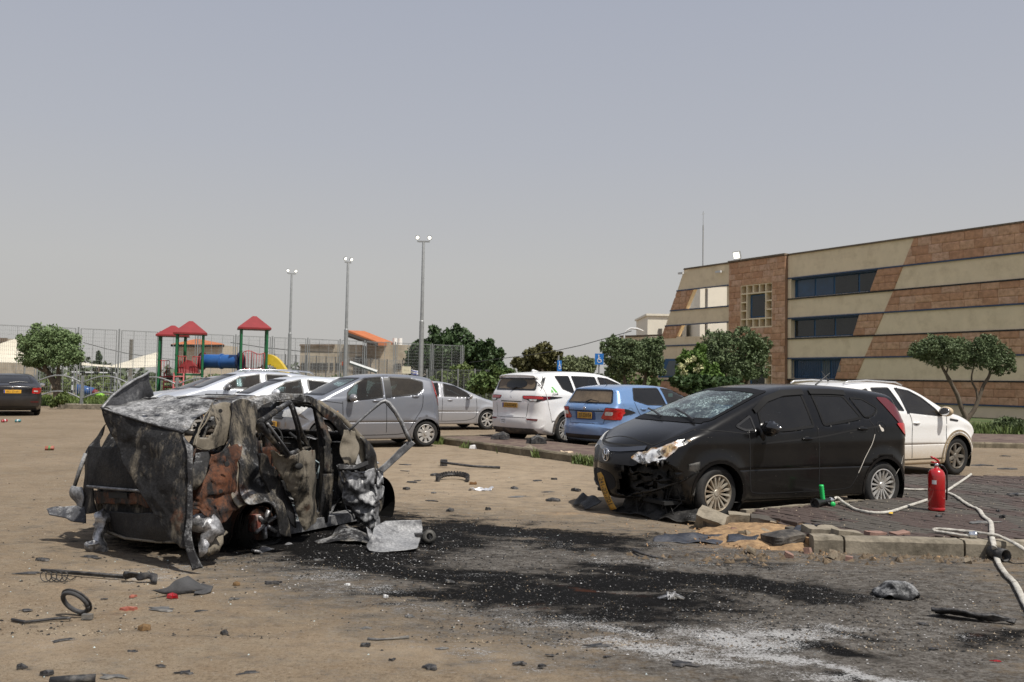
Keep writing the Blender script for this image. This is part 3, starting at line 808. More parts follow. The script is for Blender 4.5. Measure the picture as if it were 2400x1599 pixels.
dirty_white = paint('mud_splashed_white_paint',(.80,.80,.79),.0,.3,dust=1.0,dcol=(.46,.33,.17),low=.42,nz=.08)
blue_paint = paint('blue_paint',(.15,.28,.52),.35,.3,dust=.25)
navy_paint = paint('near_black_paint',(.006,.0065,.010),.2,.3,dust=.10,coat=.3)
far_paint = paint('silver_grey_paint',(.44,.45,.48),.4,.33,dust=.2)

# grey compact with upright tail lamps
sp = dict(paint=grey_paint,wb=2.36,W=1.68,Wroof=1.22,wr=.295,ra=.345,ztop=1.60,belt=(1.20,1.0),x0=-.5,x1=3.15,crease=.62,n=360,nv=30,
    prof=[(3.0,.18,.36,.4,.1),(3.16,.24,.36,.42,.12),(3.19,.45,.38,.44,.13),(3.17,.68,.38,.42,.13),(3.08,.86,.34,.34,.1),(2.92,.96,.24,.2,.06),(2.6,1.07,.16,.12,.03),(2.42,1.12,.12,.1,.03),(2.1,1.30,.1,.1,.05),(1.72,1.49,.13,.08,.06),(1.5,1.565,.16,.08,.03),(1.0,1.61,.16,.08,.01),(.4,1.61,.16,.08,.01),(-.1,1.57,.16,.09,.02),(-.27,1.52,.16,.1,.04),(-.36,1.3,.2,.18,.07),(-.45,1.0,.26,.24,.08),(-.52,.7,.3,.28,.09),(-.53,.45,.3,.28,.09),(-.45,.24,.22,.22,.06),(-.3,.19,.15,.15,.03)])
c = base_car('compact_car','dark grey compact hatchback with pressed wheel covers, nearest of the row behind the burnt wreck',(-2.279,20.717),3.662,sp,
    [('front_door_window',[(1.86,1.0),(1.84,1.19),(1.64,1.40),(1.42,1.50),(1.03,1.54),(1.03,1.09)],None),('rear_door_window',[(.86,1.54),(.36,1.525),(.05,1.44),(.07,1.27),(.24,1.16),(.85,1.10)],glass('green_tint_glass',(.12,.15,.145),dust=.1))],
    rimst=('cap',9),rr=.205,ws=[(-.68,1.13),(.68,1.13),(.6,1.5),(-.6,1.5)],rw=[(-.55,1.12),(.55,1.12),(.52,1.46),(-.52,1.46)],
    lines=[[(.975,1.55),(.965,1.06),(.95,.33)],[(1.955,1.0),(1.94,.6),(1.93,.32),(1.8,.28),(1.0,.28),(.45,.3),(.30,.6),(.10,.85),(.09,1.15)],[(1.95,.96),(2.3,1.0),(2.6,1.02)]],handles=((1.2,1.02),(.27,1.12)),mir=(1.76,1.03),steer=math.radians(6))
for ax in ('L','R'):
    c.strip(ax,[(.93,1.56),(.92,1.08)],.13,'door_pillar',black_trim,.004)
    t_ = c.patch(ax,[(-.19,1.47),(-.24,1.46),(-.34,1.17),(-.45,.90),(-.40,.86),(-.31,1.02),(-.22,1.2)],'tail_light',red_lens,.01,.03,smooth=1,solid=.01)
    c.patch(ax,[(-.26,1.19),(-.33,1.18),(-.38,1.05),(-.31,1.04)],'lamp_lens',clear_lens,.014,.03,parent=t_,smooth=1)
    c.patch(ax,[(3.05,.80),(2.72,.95),(2.60,1.0),(2.72,.84),(2.95,.66),(3.1,.66)],'headlight',clear_lens,.008,.03,smooth=1,solid=.01)
    c.patch(ax,[(2.1,.80),(2.05,.80),(2.05,.77),(2.1,.77)],'side_repeater',mat('amber_lens',(.6,.3,.06),.2),.006,.02,smooth=1)
c.patch('F',[(-.34,.60),(.34,.60),(.36,.78),(-.36,.78)],'grille',black_trim,.005,.04,smooth=1)
for z in (.65,.69,.73): c.strip('F',[(-.33,z),(.33,z)],.012,'grille_bar',dark_chrome,.012)
b = MB(); h_ = c.cast('F',0,.7)[0]; b.tube([(h_.x + .02,.04,.735),(h_.x + .02,-.035,.71),(h_.x + .02,.035,.69),(h_.x + .02,-.04,.665)],.009,6); b.build('emblem',chrome,c.root,True)
c.patch('F',[(-.45,.26),(.45,.26),(.5,.42),(-.5,.42)],'lower_grille',black_trim,.004,.05)
c.plate('F',.50,'55-482-72',w=.5); c.finish()

# pale silver hatchback second in the row
def small_hatch(loc,label,pnt,group='cars parked in the lot'):
    sp = dict(paint=pnt,wb=2.43,W=1.68,Wroof=1.18,wr=.29,ra=.335,ztop=1.51,belt=(1.12,1.02),x0=-.55,x1=3.2,crease=.8,n=280,nv=24,
        prof=[(3.05,.18,.36,.4,.1),(3.22,.24,.38,.42,.12),(3.25,.45,.40,.44,.13),(3.23,.66,.40,.42,.13),(3.13,.84,.34,.34,.1),(2.98,.94,.24,.2,.06),(2.7,1.04,.16,.12,.03),(2.5,1.09,.12,.1,.03),(2.1,1.30,.1,.1,.05),(1.72,1.44,.13,.08,.05),(1.4,1.51,.16,.08,.02),(.9,1.535,.16,.08,.01),(.4,1.51,.16,.08,.01),(-.1,1.44,.16,.09,.02),(-.3,1.37,.16,.1,.04),(-.42,1.2,.2,.18,.07),(-.52,.95,.26,.24,.08),(-.58,.7,.3,.28,.09),(-.58,.45,.3,.28,.09),(-.5,.24,.22,.22,.06),(-.3,.19,.15,.15,.03)])
    c = base_car('hatchback_car',label,loc,3.66,sp,
        [('front_door_window',[(1.95,1.07),(1.88,1.19),(1.6,1.37),(1.2,1.445),(1.19,1.09)],None),('rear_door_window',[(1.06,1.445),(.62,1.40),(.30,1.28),(.22,1.16),(.5,1.10),(1.04,1.09)],tint)],
        rimst=('cap',8),rr=.195,ws=[(-.67,1.10),(.67,1.10),(.58,1.43),(-.58,1.43)],rw=[(-.55,1.05),(.55,1.05),(.5,1.36),(-.5,1.36)],
        lines=[[(1.13,1.45),(1.11,.95),(1.1,.32)],[(2.02,1.05),(2.0,.32),(1.2,.28),(.5,.3),(.32,.6),(.15,.9)]],handles=((1.3,.93),(.35,.98)),mir=(1.85,1.08))
    for ax in ('L','R'):
        c.patch(ax,[(3.08,.78),(2.75,.92),(2.66,.95),(2.8,.78),(3.0,.64),(3.15,.64)],'headlight',clear_lens,.008,.03,smooth=1,solid=.01)
        c.patch(ax,[(-.35,1.05),(-.5,1.03),(-.55,.78),(-.40,.80)],'tail_light',red_lens,.01,.03,smooth=1,solid=.01)
    c.patch('F',[(-.4,.62),(.4,.62),(.38,.74),(-.38,.74)],'grille',black_trim,.005,.04,smooth=1)
    c.patch('F',[(-.5,.26),(.5,.26),(.5,.44),(-.5,.44)],'lower_grille',black_trim,.004,.05)
    c.plate('F',.52,'29-715-60'); c.finish(); return c
small_hatch((-4.26,22.46),'bright silver small hatchback, second in the row between the grey compact and the crossover',silver_white)
# crossover with roof rails
def crossover(loc,yaw,label,pnt,rails=True,low=0.0,lab2=None):
    sp = dict(paint=pnt,wb=2.65,W=1.82,Wroof=1.26,wr=.345,ra=.395,ztop=1.62 - low,belt=(1.22 - low * .7,1.12 - low * .7),x0=-.8,x1=3.5,crease=.9,n=280,nv=24,
        prof=[(3.35,.22,.38,.4,.1),(3.50,.28,.40,.42,.12),(3.54,.5,.42,.44,.13),(3.52,.75,.42,.42,.13),(3.42,.93,.36,.34,.1),(3.25,1.02 - low * .3,.26,.2,.06),(2.85,1.12 - low * .6,.16,.12,.03),(2.55,1.18 - low * .8,.12,.1,.03),(2.15,1.38 - low,.1,.1,.05),(1.72,1.55 - low,.13,.08,.05),(1.4,1.62 - low,.16,.08,.02),(.9,1.65 - low,.16,.08,.01),(.3,1.63 - low,.16,.08,.01),(-.4,1.56 - low,.16,.09,.02),(-.65,1.48 - low,.16,.1,.04),(-.78,1.3 - low,.2,.18,.07),(-.86,1.0,.26,.24,.08),(-.92,.75,.3,.28,.09),(-.92,.5,.3,.28,.09),(-.85,.28,.22,.22,.06),(-.6,.22,.15,.15,.03)])
    L = low
    c = base_car('crossover_car' if rails else 'sedan_car',label,loc,yaw,sp,
        [('front_door_window',[(1.96,1.16 - L),(1.84,1.30 - L),(1.52,1.49 - L),(.98,1.56 - L),(1.0,1.20 - L * .8)],None),('rear_door_window',[(.84,1.56 - L),(.30,1.545 - L),(.0,1.44 - L),(.0,1.28 - L),(.84,1.21 - L * .8)],tint)],
        rimst=('five',7),rr=.22,ws=[(-.72,1.19 - L * .8),(.72,1.19 - L * .8),(.6,1.54 - L),(-.6,1.54 - L)],rw=[(-.58,1.12 - L),(.58,1.12 - L),(.54,1.46 - L),(-.54,1.46 - L)],
        lines=[[(.93,1.55 - L),(.92,1.0),(.9,.38)],[(2.1,1.1 - L),(2.06,.38),(1.2,.34),(.55,.36),(.42,.7),(.1,1.0)]],handles=((1.15,1.03 - L * .5),(.15,1.08 - L * .5)),mir=(1.84,1.16 - L),mirm=mat('grey_mirror_shell',(.16,.16,.165),.3,.5))
    for ax in ('L','R'):
        c.patch(ax,[(3.4,.85),(3.0,.98),(2.8,1.01 - L * .5),(3.0,.84),(3.3,.72),(3.45,.72)],'headlight',clear_lens,.008,.03,smooth=1,solid=.01)
        c.patch(ax,[(-.5,1.1 - L),(-.8,1.08 - L),(-.88,.85),(-.6,.88)],'tail_light',red_lens,.01,.03,smooth=1,solid=.01)
        if rails:
            sg = 1 if ax == 'L' else -1
            c.root and MB().tube([(1.35,sg * .58,1.60),(1.2,sg * .59,1.665),(.3,sg * .6,1.68),(-.35,sg * .58,1.64),(-.5,sg * .57,1.57)],.018,8).build('roof_rail',chrome if pnt is not None else black_trim,c.root,True)
    c.patch('F',[(-.5,.66),(.5,.66),(.5,.84),(-.5,.84)],'grille',black_trim,.005,.04,smooth=1)
    c.plate('F',.5,'81-334-69'); c.finish(); return c
crossover((-6.0,24.33),3.66,'silver crossover with roof rails, third in the row behind the wreck',silver_paint)
crossover((-7.4,26.9),3.66,'grey saloon at the left end of the row, mostly hidden by the crossover',far_paint,rails=False,low=.12)
small_hatch((-5.4,32.6),'white hatchback farther back in the lot with only its roof showing over the row',white_paint)

# warm silver hatchback facing right, behind the grey compact
sp = dict(paint=beige_silver,wb=2.68,W=1.76,Wroof=1.2,wr=.31,ra=.355,ztop=1.47,belt=(1.02,.94),x0=-.8,x1=3.5,crease=.7,n=300,nv=26,
    prof=[(3.3,.18,.4,.4,.1),(3.48,.22,.42,.45,.12),(3.5,.42,.44,.46,.14),(3.45,.62,.42,.44,.13),(3.3,.78,.34,.3,.1),(3.1,.87,.24,.18,.05),(2.85,.93,.16,.12,.03),(2.62,.97,.12,.1,.03),(2.2,1.17,.1,.1,.05),(1.75,1.36,.13,.08,.05),(1.45,1.44,.16,.08,.02),(.9,1.475,.16,.08,.01),(.3,1.465,.16,.08,.01),(-.3,1.42,.16,.09,.02),(-.52,1.37,.16,.1,.04),(-.66,1.15,.2,.18,.07),(-.75,.9,.26,.24,.08),(-.8,.65,.3,.28,.09),(-.8,.45,.3,.28,.09),(-.7,.24,.22,.22,.06),(-.5,.19,.15,.15,.03)])
c = base_car('hatchback_car','warm silver hatchback facing right between the grey compact and the white estate',(-3.45,26.7),.52,sp,
    [('front_door_window',[(2.18,.985),(2.0,1.12),(1.65,1.31),(1.25,1.39),(1.2,1.0)],None),('rear_door_window',[(1.1,1.40),(.5,1.39),(.1,1.29),(.1,1.05),(1.05,1.0)],tint)],
    rimst=('five',7),rr=.21,ws=[(-.68,.99),(.68,.99),(.58,1.36),(-.58,1.36)],rw=[(-.55,1.0),(.55,1.0),(.5,1.34),(-.5,1.34)],
    lines=[[(1.17,1.4),(1.15,.9),(1.13,.3)],[(2.28,.96),(2.3,.6),(2.25,.3),(1.2,.27),(.5,.3),(.38,.6),(.1,.9)]],handles=((1.4,.90),(.4,.93)),mir=(2.0,.96))
for ax in ('L','R'):
    c.patch(ax,[(3.4,.68),(3.1,.80),(2.9,.84),(3.05,.7),(3.3,.6),(3.42,.6)],'headlight',clear_lens,.008,.03,smooth=1,solid=.01)
c.finish()

# white estate seen from behind, with green sail logo
sp = dict(paint=white_paint,wb=2.706,W=1.86,Wroof=1.30,wr=.365,ra=.42,ztop=1.70,belt=(1.24,1.12),x0=-.97,x1=3.75,crease=1.02,flare=.03,n=420,nv=34,
    prof=[(3.5,.24,.4,.4,.1),(3.7,.3,.42,.45,.12),(3.74,.6,.42,.46,.14),(3.7,.85,.42,.44,.13),(3.55,1.0,.34,.3,.1),(3.3,1.08,.24,.18,.05),(2.95,1.15,.16,.12,.03),(2.75,1.2,.12,.1,.03),(2.35,1.45,.1,.1,.05),(1.95,1.64,.13,.08,.05),(1.6,1.72,.14,.08,.02),(.9,1.76,.14,.08,.01),(.1,1.745,.14,.08,.01),(-.55,1.71,.12,.08,.02),(-.86,1.67,.12,.08,.05),(-.82,1.60,.14,.12,.06),(-.84,1.42,.14,.14,.07),(-.94,1.25,.16,.16,.08),(-.99,1.1,.2,.2,.09),(-1.0,.95,.22,.22,.09),(-.99,.75,.26,.24,.09),(-1.04,.62,.3,.26,.1),(-1.04,.48,.3,.26,.1),(-.96,.30,.22,.22,.08),(-.75,.24,.15,.15,.03)])
c = base_car('estate_car','white estate car with a green triangle logo on its rear pillar and a dusty tail',(.722,21.97),.74,sp,
    [('rear_quarter_window',[(-.22,1.63),(.25,1.64),(.27,1.21),(-.10,1.33)],tint),('rear_door_window',[(.34,1.64),(1.18,1.63),(1.22,1.22),(.37,1.215)],tint),('front_door_window',[(1.28,1.63),(1.62,1.60),(2.02,1.47),(2.32,1.27),(1.3,1.22)],None)],
    rimst=('twin',9),rr=.255,ws=[(-.72,1.24),(.72,1.24),(.62,1.62),(-.62,1.62)],rw=None,
    arch_trim=mat('dark_cladding',(.05,.05,.05),.6,dirt=(.2,.16,.12),damt=.5),arw=.06,lines=[[(1.25,1.6),(1.23,1.1),(1.2,.42)],[(.34,1.25),(.36,1.1),(.5,.75),(.55,.42),(.62,.38),(2.15,.38),(2.25,.6),(2.3,1.2)]],handles=((1.42,1.07),(.50,1.10)),mir=(2.1,1.22))
c.window('B',[(-.68,1.29),(.68,1.29),(.64,1.57),(-.64,1.57)],'rear_window',dusty_glass,.03,nmin=-.3)
wg = c.patch('B',[(-.42,1.33),(.36,1.33),(.22,1.55),(-.36,1.55)],'wiped_arc',tint,.008,.05,smooth=2)
for sg in (1,-1):
    q = lambda pts: [(a * sg,b) for a,b in pts]
    t_ = c.patch('B',q([(.36,1.16),(.62,1.165),(.86,1.16),(.905,1.14),(.89,1.07),(.80,1.02),(.60,1.02),(.52,1.07),(.40,1.08)]),'tail_light',black_trim,.008,.025,smooth=1,solid=.01)
    c.patch('B',q([(.38,1.15),(.62,1.155),(.86,1.15),(.87,1.085),(.60,1.09),(.42,1.09)]),'lamp_lens',red_lens,.013,.025,parent=t_,smooth=1,solid=.005)
    c.patch('B',q([(.56,1.08),(.78,1.08),(.76,1.035),(.61,1.035)]),'lamp_lens',clear_lens,.013,.025,parent=t_,smooth=1)
    c.patch('B',q([(.50,.63),(.80,.625),(.79,.585),(.54,.59)]),'reflector',mat('dull_red_lens',(.14,.01,.01),.3),.008,.03,smooth=1)
for ax,sg in (('R',-1),('L',1)):
    c.patch(ax,[(-.62,1.155),(-.40,1.15),(-.60,1.09),(-.80,1.04),(-.88,1.14)],'tail_light',deep_red,.007,.03,smooth=1)
    c.strip(ax,[(-.52,1.66),(-.60,1.56),(-.80,1.30)],.075,'pillar_trim',black_trim,.005)
    c.patch(ax,[(-.45,1.38),(-.40,1.38),(-.28,1.245),(-.36,1.245)],'logo',mat('green_print',(.12,.42,.08),.5),.004,.03,smooth=0)
    c.patch(ax,[(-.47,1.31),(-.455,1.32),(-.41,1.245),(-.50,1.245)],'logo',MAT['green_print'],.004,.03,smooth=0)
M_ = Matrix(((1,0,0),(0,0,-1),(0,1,0))).to_4x4(); hh = c.cast('R',-.38,1.21)[0]
text_obj('logo_lettering','קבוצת',.075,ink,c.root,Matrix.Translation((-.38,hh.y - .008,1.205)) @ M_,.0005)
c.patch('B',[(-.72,.40),(.72,.40),(.76,.30),(.5,.26),(-.5,.26),(-.76,.30)],'bumper_guard',MAT['dark_cladding'],.012,.04,smooth=1,solid=.01)
c.strip('B',[(-.55,.98),(-.5,.645),(.5,.645),(.55,.98)],.01,'tailgate_gap',gap_m,.002)
c.strip('B',[(-.36,1.02),(.36,1.02)],.02,'tailgate_crease',gap_m,.003)
c.plate('B',.93,'513-72-403',y=0,m=plate_dusty)
h_ = c.cast('B',0,1.12)[0]
em = MB()
for a in (90,210,330):
    ca,sa = math.cos(math.radians(a)),math.sin(math.radians(a)); px,pz = ca * .045,sa * .045
    em.add([(h_.x - .012,0,1.115),(h_.x - .012,px * .55 - sa * .022,1.115 + pz * .55 + ca * .022),(h_.x - .012,px * 1.1,1.115 + pz * 1.1),(h_.x - .012,px * .55 + sa * .022,1.115 + pz * .55 - ca * .022)],[(0,1,2,3)])
em.build('emblem',chrome,c.root)
st = MB(); st.box((c.cast('B',.2,.55)[0].x - .006,.2,.55),(.003,.2,.12)); st = st.build('bumper_sticker',white_ink,c.root)
text_obj('sticker_text','שומרים\nמרחק',.045,ink,st,Matrix.Translation((c.cast('B',.2,.55)[0].x - .009,.2,.55)) @ Matrix(((0,0,-1),(-1,0,0),(0,1,0))).to_4x4(),.0005)
MB().tube([(-.93,.02,1.30),(-.90,-.1,1.36),(-.905,-.32,1.33)],[.018,.014,.006],6).build('rear_wiper',black_trim,c.root)
fin = MB(); fin.add([(-.30,-.03,1.735),(-.30,.03,1.735),(-.10,.03,1.745),(-.10,-.03,1.745),(-.29,0,1.79),(-.27,0,1.79)],[(0,1,4),(1,2,5,4),(2,3,5),(3,0,4,5),(0,3,2,1)]); fin.build('shark_fin',white_paint,c.root)
c.finish()

# blue hatchback
sp = dict(paint=blue_paint,wb=2.455,W=1.73,Wroof=1.18,wr=.30,ra=.35,ztop=1.44,belt=(1.08,.93),x0=-.68,x1=3.3,crease=.93,n=420,nv=34,
    prof=[(3.1,.18,.4,.4,.1),(3.28,.24,.42,.45,.12),(3.3,.45,.42,.46,.13),(3.27,.65,.42,.44,.13),(3.15,.82,.34,.3,.1),(2.95,.92,.24,.18,.05),(2.7,.99,.16,.12,.03),(2.5,1.03,.12,.1,.03),(2.1,1.22,.1,.1,.05),(1.75,1.37,.13,.08,.05),(1.5,1.43,.16,.08,.02),(1.0,1.467,.16,.08,.01),(.4,1.465,.16,.08,.01),(-.1,1.435,.14,.08,.01),(-.42,1.39,.12,.08,.04),(-.40,1.33,.12,.12,.05),(-.56,1.05,.14,.14,.06),(-.64,.99,.16,.14,.07),(-.67,.90,.2,.2,.08),(-.64,.72,.22,.22,.08),(-.65,.62,.24,.22,.08),(-.73,.56,.3,.26,.09),(-.73,.40,.3,.26,.09),(-.66,.24,.22,.22,.06),(-.45,.19,.15,.15,.03)])
c = base_car('hatchback_car','blue hatchback, tail towards us, between the white estate and the black car',(2.12,20.2),.72,sp,
    [('rear_door_window',[(.20,1.385),(1.05,1.395),(1.12,1.01),(.46,1.02),(.05,1.12)],tint),('front_door_window',[(1.16,1.395),(1.6,1.36),(2.0,1.21),(2.22,1.03),(1.2,1.01)],None)],
    rimst=('twin',8),rr=.215,ws=[(-.68,1.05),(.68,1.05),(.56,1.36),(-.56,1.36)],rw=None,
    lines=[[(1.11,1.0),(1.09,.6),(1.07,.3)],[(.05,1.08),(.12,.9),(.3,.72),(.42,.45),(.55,.3),(2.0,.29),(2.1,.9)]],handles=((1.4,.90),(.32,.93)),mir=(1.9,.97))
c.window('B',[(-.66,1.045),(.66,1.045),(.56,1.335),(-.56,1.335)],'rear_window',dusty_glass,.025,nmin=-.3)
for sg in (1,-1):
    q = lambda pts: [(a * sg,b) for a,b in pts]
    t_ = c.patch('B',q([(.55,.96),(.84,.95),(.855,.84),(.80,.69),(.50,.69)]),'tail_light',black_trim,.008,.025,smooth=1,solid=.01)
    c.patch('B',q([(.56,.945),(.83,.935),(.84,.84),(.80,.70),(.52,.705)]),'lamp_lens',red_lens,.012,.025,parent=t_,smooth=1,solid=.006)
    c.patch('B',q([(.56,.87),(.74,.87),(.72,.79),(.54,.79)]),'lamp_lens',clear_lens,.016,.025,parent=t_,smooth=1)
for ax in ('L','R'):
    t_ = c.patch(ax,[(-.28,.935),(-.50,.95),(-.6,.90),(-.6,.70),(-.38,.70)],'tail_light',red_lens,.009,.03,smooth=1)
fc = arcpts(-.10,.88,.08,0,340,14); c.panel_lines('R',[['c'] + fc],.005); c.panel_lines('R',[[(.2,.93),(1.0,.93),(2.2,.9)]],.008,'body_crease')
c.strip('B',[(-.60,.97),(-.5,.60),(.5,.60),(.60,.97)],.01,'tailgate_gap',gap_m,.002)
c.strip('B',[(-.52,.875),(.52,.875)],.02,'tailgate_crease',gap_m,.003)
pr = c.patch('B',[(-.30,.68),(.30,.68),(.30,.86),(-.30,.86)],'plate_recess',mat('recess_shade_blue',(.03,.07,.2),.4),.003,.04,smooth=1)  # shade of the recess put into the patch as a darker blue
c.plate('B',.775,'53-320-54',m=plate_dusty,w=.44,h=.14,blue=False)
em = MB(); h_ = c.cast('B',0,.94)[0]; em.lathe([(.035,0),(.04,.006),(.03,.008),(.0,.008)],20,Matrix.Translation((h_.x - .01,0,.93)) @ Matrix.Rotation(-math.pi / 2,4,'Y')); em.build('emblem',chrome,c.root,True)
text_obj('model_lettering','FABIA',.05,chrome,c.root,Matrix.Translation((c.cast('B',-.42,.92)[0].x - .01,-.42,.91)) @ Matrix(((0,0,-1),(-1,0,0),(0,1,0))).to_4x4(),.003)
c.patch('B',[(-.6,.27),(.6,.27),(.62,.36),(-.62,.36)],'bumper_guard',black_trim,.008,.04,smooth=1)
MB().tube([(-.60,.02,1.07),(-.57,-.1,1.12),(-.575,-.34,1.09)],[.018,.014,.006],6).build('rear_wiper',black_trim,c.root)
MB().tube([(.05,0,1.45),(-.12,0,1.62)],[.010,.004],6).build('aerial',black_trim,c.root)
pp = c.cast('R',1.4,1.25); MB().box((1.45,pp[0].y + .02,1.24),(.16,.004,.08)).build('window_permit',mat('permit_card',(.4,.62,.6),.5),c.root)
c.finish()

# muddy white crossover beyond the black hatchback
sp = dict(paint=dirty_white,wb=2.50,W=1.775,Wroof=1.24,wr=.335,ra=.385,ztop=1.58,belt=(1.16,1.03),x0=-.75,x1=3.4,crease=.88,flare=.03,n=420,nv=34,
    prof=[(3.1,.22,.4,.4,.1),(3.30,.28,.4,.42,.12),(3.36,.5,.42,.44,.13),(3.34,.72,.42,.42,.13),(3.24,.90,.34,.3,.1),(3.05,.99,.24,.18,.05),(2.75,1.06,.15,.12,.03),(2.42,1.12,.12,.1,.03),(2.1,1.29,.1,.1,.05),(1.75,1.48,.13,.08,.05),(1.45,1.56,.15,.08,.02),(.9,1.605,.15,.08,.01),(.3,1.59,.15,.08,.01),(-.10,1.545,.14,.08,.02),(-.34,1.49,.14,.09,.04),(-.40,1.4,.14,.12,.05),(-.52,1.15,.2,.18,.07),(-.60,.95,.26,.24,.08),(-.66,.7,.3,.28,.09),(-.66,.5,.3,.28,.09),(-.60,.28,.22,.22,.06),(-.5,.22,.15,.15,.03)])
clad = mat('muddy_cladding',(.11,.10,.09),.7,dirt=(.30,.23,.14),damt=.8)
c = base_car('crossover_car','white crossover splashed with tan mud, parked beyond the black hatchback',(5.2,15.2),.52,sp,
    [('front_door_window',[(2.06,1.03),(1.95,1.15),(1.68,1.34),(1.42,1.455),(1.06,1.50),(1.22,1.09)],None),('rear_door_window',[(.46,1.49),(.92,1.50),(1.10,1.115),(.56,1.16)],tint),('quarter_window',[(.36,1.48),(.12,1.42),(.18,1.2),(.44,1.18)],tint)],
    rimst=('five',7),rim=dark_rim,rr=.225,ws=[(-.7,1.13),(.7,1.13),(.58,1.47),(-.58,1.47)],rw=[(-.58,1.15),(.58,1.15),(.54,1.45),(-.54,1.45)],rgl=dusty_glass,
    arch_trim=clad,arw=.07,lines=[[(1.20,1.09),(1.27,.95),(1.24,.6),(1.27,.33)],[(2.2,1.05),(2.16,.7),(2.12,.38)]],handles=((1.37,.915),(.45,.97)),mir=(2.02,1.06))
for ax in ('L','R'):
    c.strip(ax,[(1.12,1.5),(1.19,1.07)],.07,'door_pillar',black_trim,.004)
    c.strip(ax,[(.40,.27),(2.08,.27)],.10,'sill_cladding',clad,.010)
    c.patch(ax,[(2.28,.99),(2.52,.96),(2.50,.93),(2.28,.955)],'wing_vent',black_trim,.008,.03,smooth=1)
    sg = 1 if ax == 'L' else -1
    MB().tube([(1.42,sg * .56,1.545),(1.25,sg * .57,1.592),(.5,sg * .58,1.615),(.05,sg * .57,1.59),(-.05,sg * .56,1.55)],.013,8).build('roof_rail',mat('pale_rail',(.6,.6,.6),.35,.6),c.root,True)
MB().tube([(.25,0,1.60),(.22,0,1.63),(.08,0,1.76)],[.02,.012,.004],6).build('aerial',black_trim,c.root)
c.finish()

# dark saloon at the left edge seen from behind
sp = dict(paint=navy_paint,wb=2.686,W=1.814,Wroof=1.16,wr=.32,ra=.365,ztop=1.44,belt=(1.08,.95),x0=-1.05,x1=3.55,crease=.9,n=300,nv=26,
    prof=[(3.3,.18,.4,.4,.1),(3.5,.24,.42,.45,.12),(3.52,.45,.42,.46,.13),(3.5,.68,.42,.44,.13),(3.35,.82,.34,.3,.1),(3.1,.9,.24,.18,.05),(2.8,.97,.16,.12,.03),(2.6,1.0,.12,.1,.03),(2.1,1.22,.1,.1,.05),(1.7,1.38,.13,.08,.05),(1.4,1.44,.16,.08,.02),(.9,1.46,.16,.08,.01),(.3,1.42,.16,.08,.02),(-.2,1.30,.14,.08,.04),(-.6,1.14,.14,.08,.05),(-.80,1.09,.14,.1,.06),(-.98,1.05,.14,.1,.07),(-1.02,.95,.2,.2,.09),(-1.02,.78,.26,.26,.1),(-1.06,.58,.3,.26,.1),(-1.04,.40,.3,.26,.1),(-.95,.24,.22,.22,.06),(-.7,.19,.15,.15,.03)])
c = base_car('saloon_car','near-black saloon at the left edge of the picture, tail lamps towards us',(-17.4,31.3),2.094,sp,
    [('rear_door_window',[(.20,1.33),(.98,1.40),(1.0,1.02),(.3,1.05)],tint),('front_door_window',[(1.1,1.40),(1.5,1.37),(2.2,1.05),(1.1,1.01)],None)],
    rimst=('five',7),rr=.22,ws=[(-.7,1.02),(.7,1.02),(.58,1.38),(-.58,1.38)],rw=[(-.62,1.13),(.62,1.13),(.50,1.38),(-.50,1.38)],rgl=tint,handles=((1.3,.9),(.3,.93)),mir=(2.0,.98))
for sg in (1,-1):
    q = lambda pts: [(a * sg,b) for a,b in pts]
    t_ = c.patch('B',q([(.60,.965),(.86,.97),(.88,.86),(.80,.76),(.58,.78)]),'tail_light',red_lens,.01,.025,smooth=1,solid=.01)
    c.patch('B',q([(.64,.875),(.76,.875),(.76,.83),(.64,.83)]),'lamp_lens',clear_lens,.015,.025,parent=t_,smooth=1)
    c.patch('B',q([(.55,.50),(.8,.50),(.8,.475),(.55,.475)]),'reflector',MAT['dull_red_lens'],.008,.03,smooth=1)
c.strip('B',[(-.75,1.02),(-.6,.70),(.6,.70),(.75,1.02)],.012,'boot_gap',gap_m,.002)
c.plate('B',.835,'832-23-601')
em = MB(); h_ = c.cast('B',0,.98)[0]; em.lathe([(.04,0),(.05,.006),(.0,.012)],20,Matrix.Translation((h_.x - .01,0,.98)) @ Matrix.Rotation(-math.pi / 2,4,'Y')); em.build('emblem',chrome,c.root,True)
T_ = Matrix(((0,0,-1),(-1,0,0),(0,1,0))).to_4x4()
text_obj('model_lettering','1.0 TSI',.045,chrome,c.root,Matrix.Translation((c.cast('B',-.5,.955)[0].x - .01,-.5,.955)) @ T_,.003)
text_obj('model_lettering','OCTAVIA',.045,chrome,c.root,Matrix.Translation((c.cast('B',.48,.955)[0].x - .01,.48,.955)) @ T_,.003)
MB().tube([(-.72,.1,1.13),(-.68,-.2,1.17),(-.69,-.45,1.155)],[.018,.014,.006],6).build('rear_wiper',black_trim,c.root)
c.patch('B',[(-.7,.24),(.7,.24),(.74,.33),(-.74,.33)],'bumper_guard',black_trim,.008,.04,smooth=1)
c.finish()

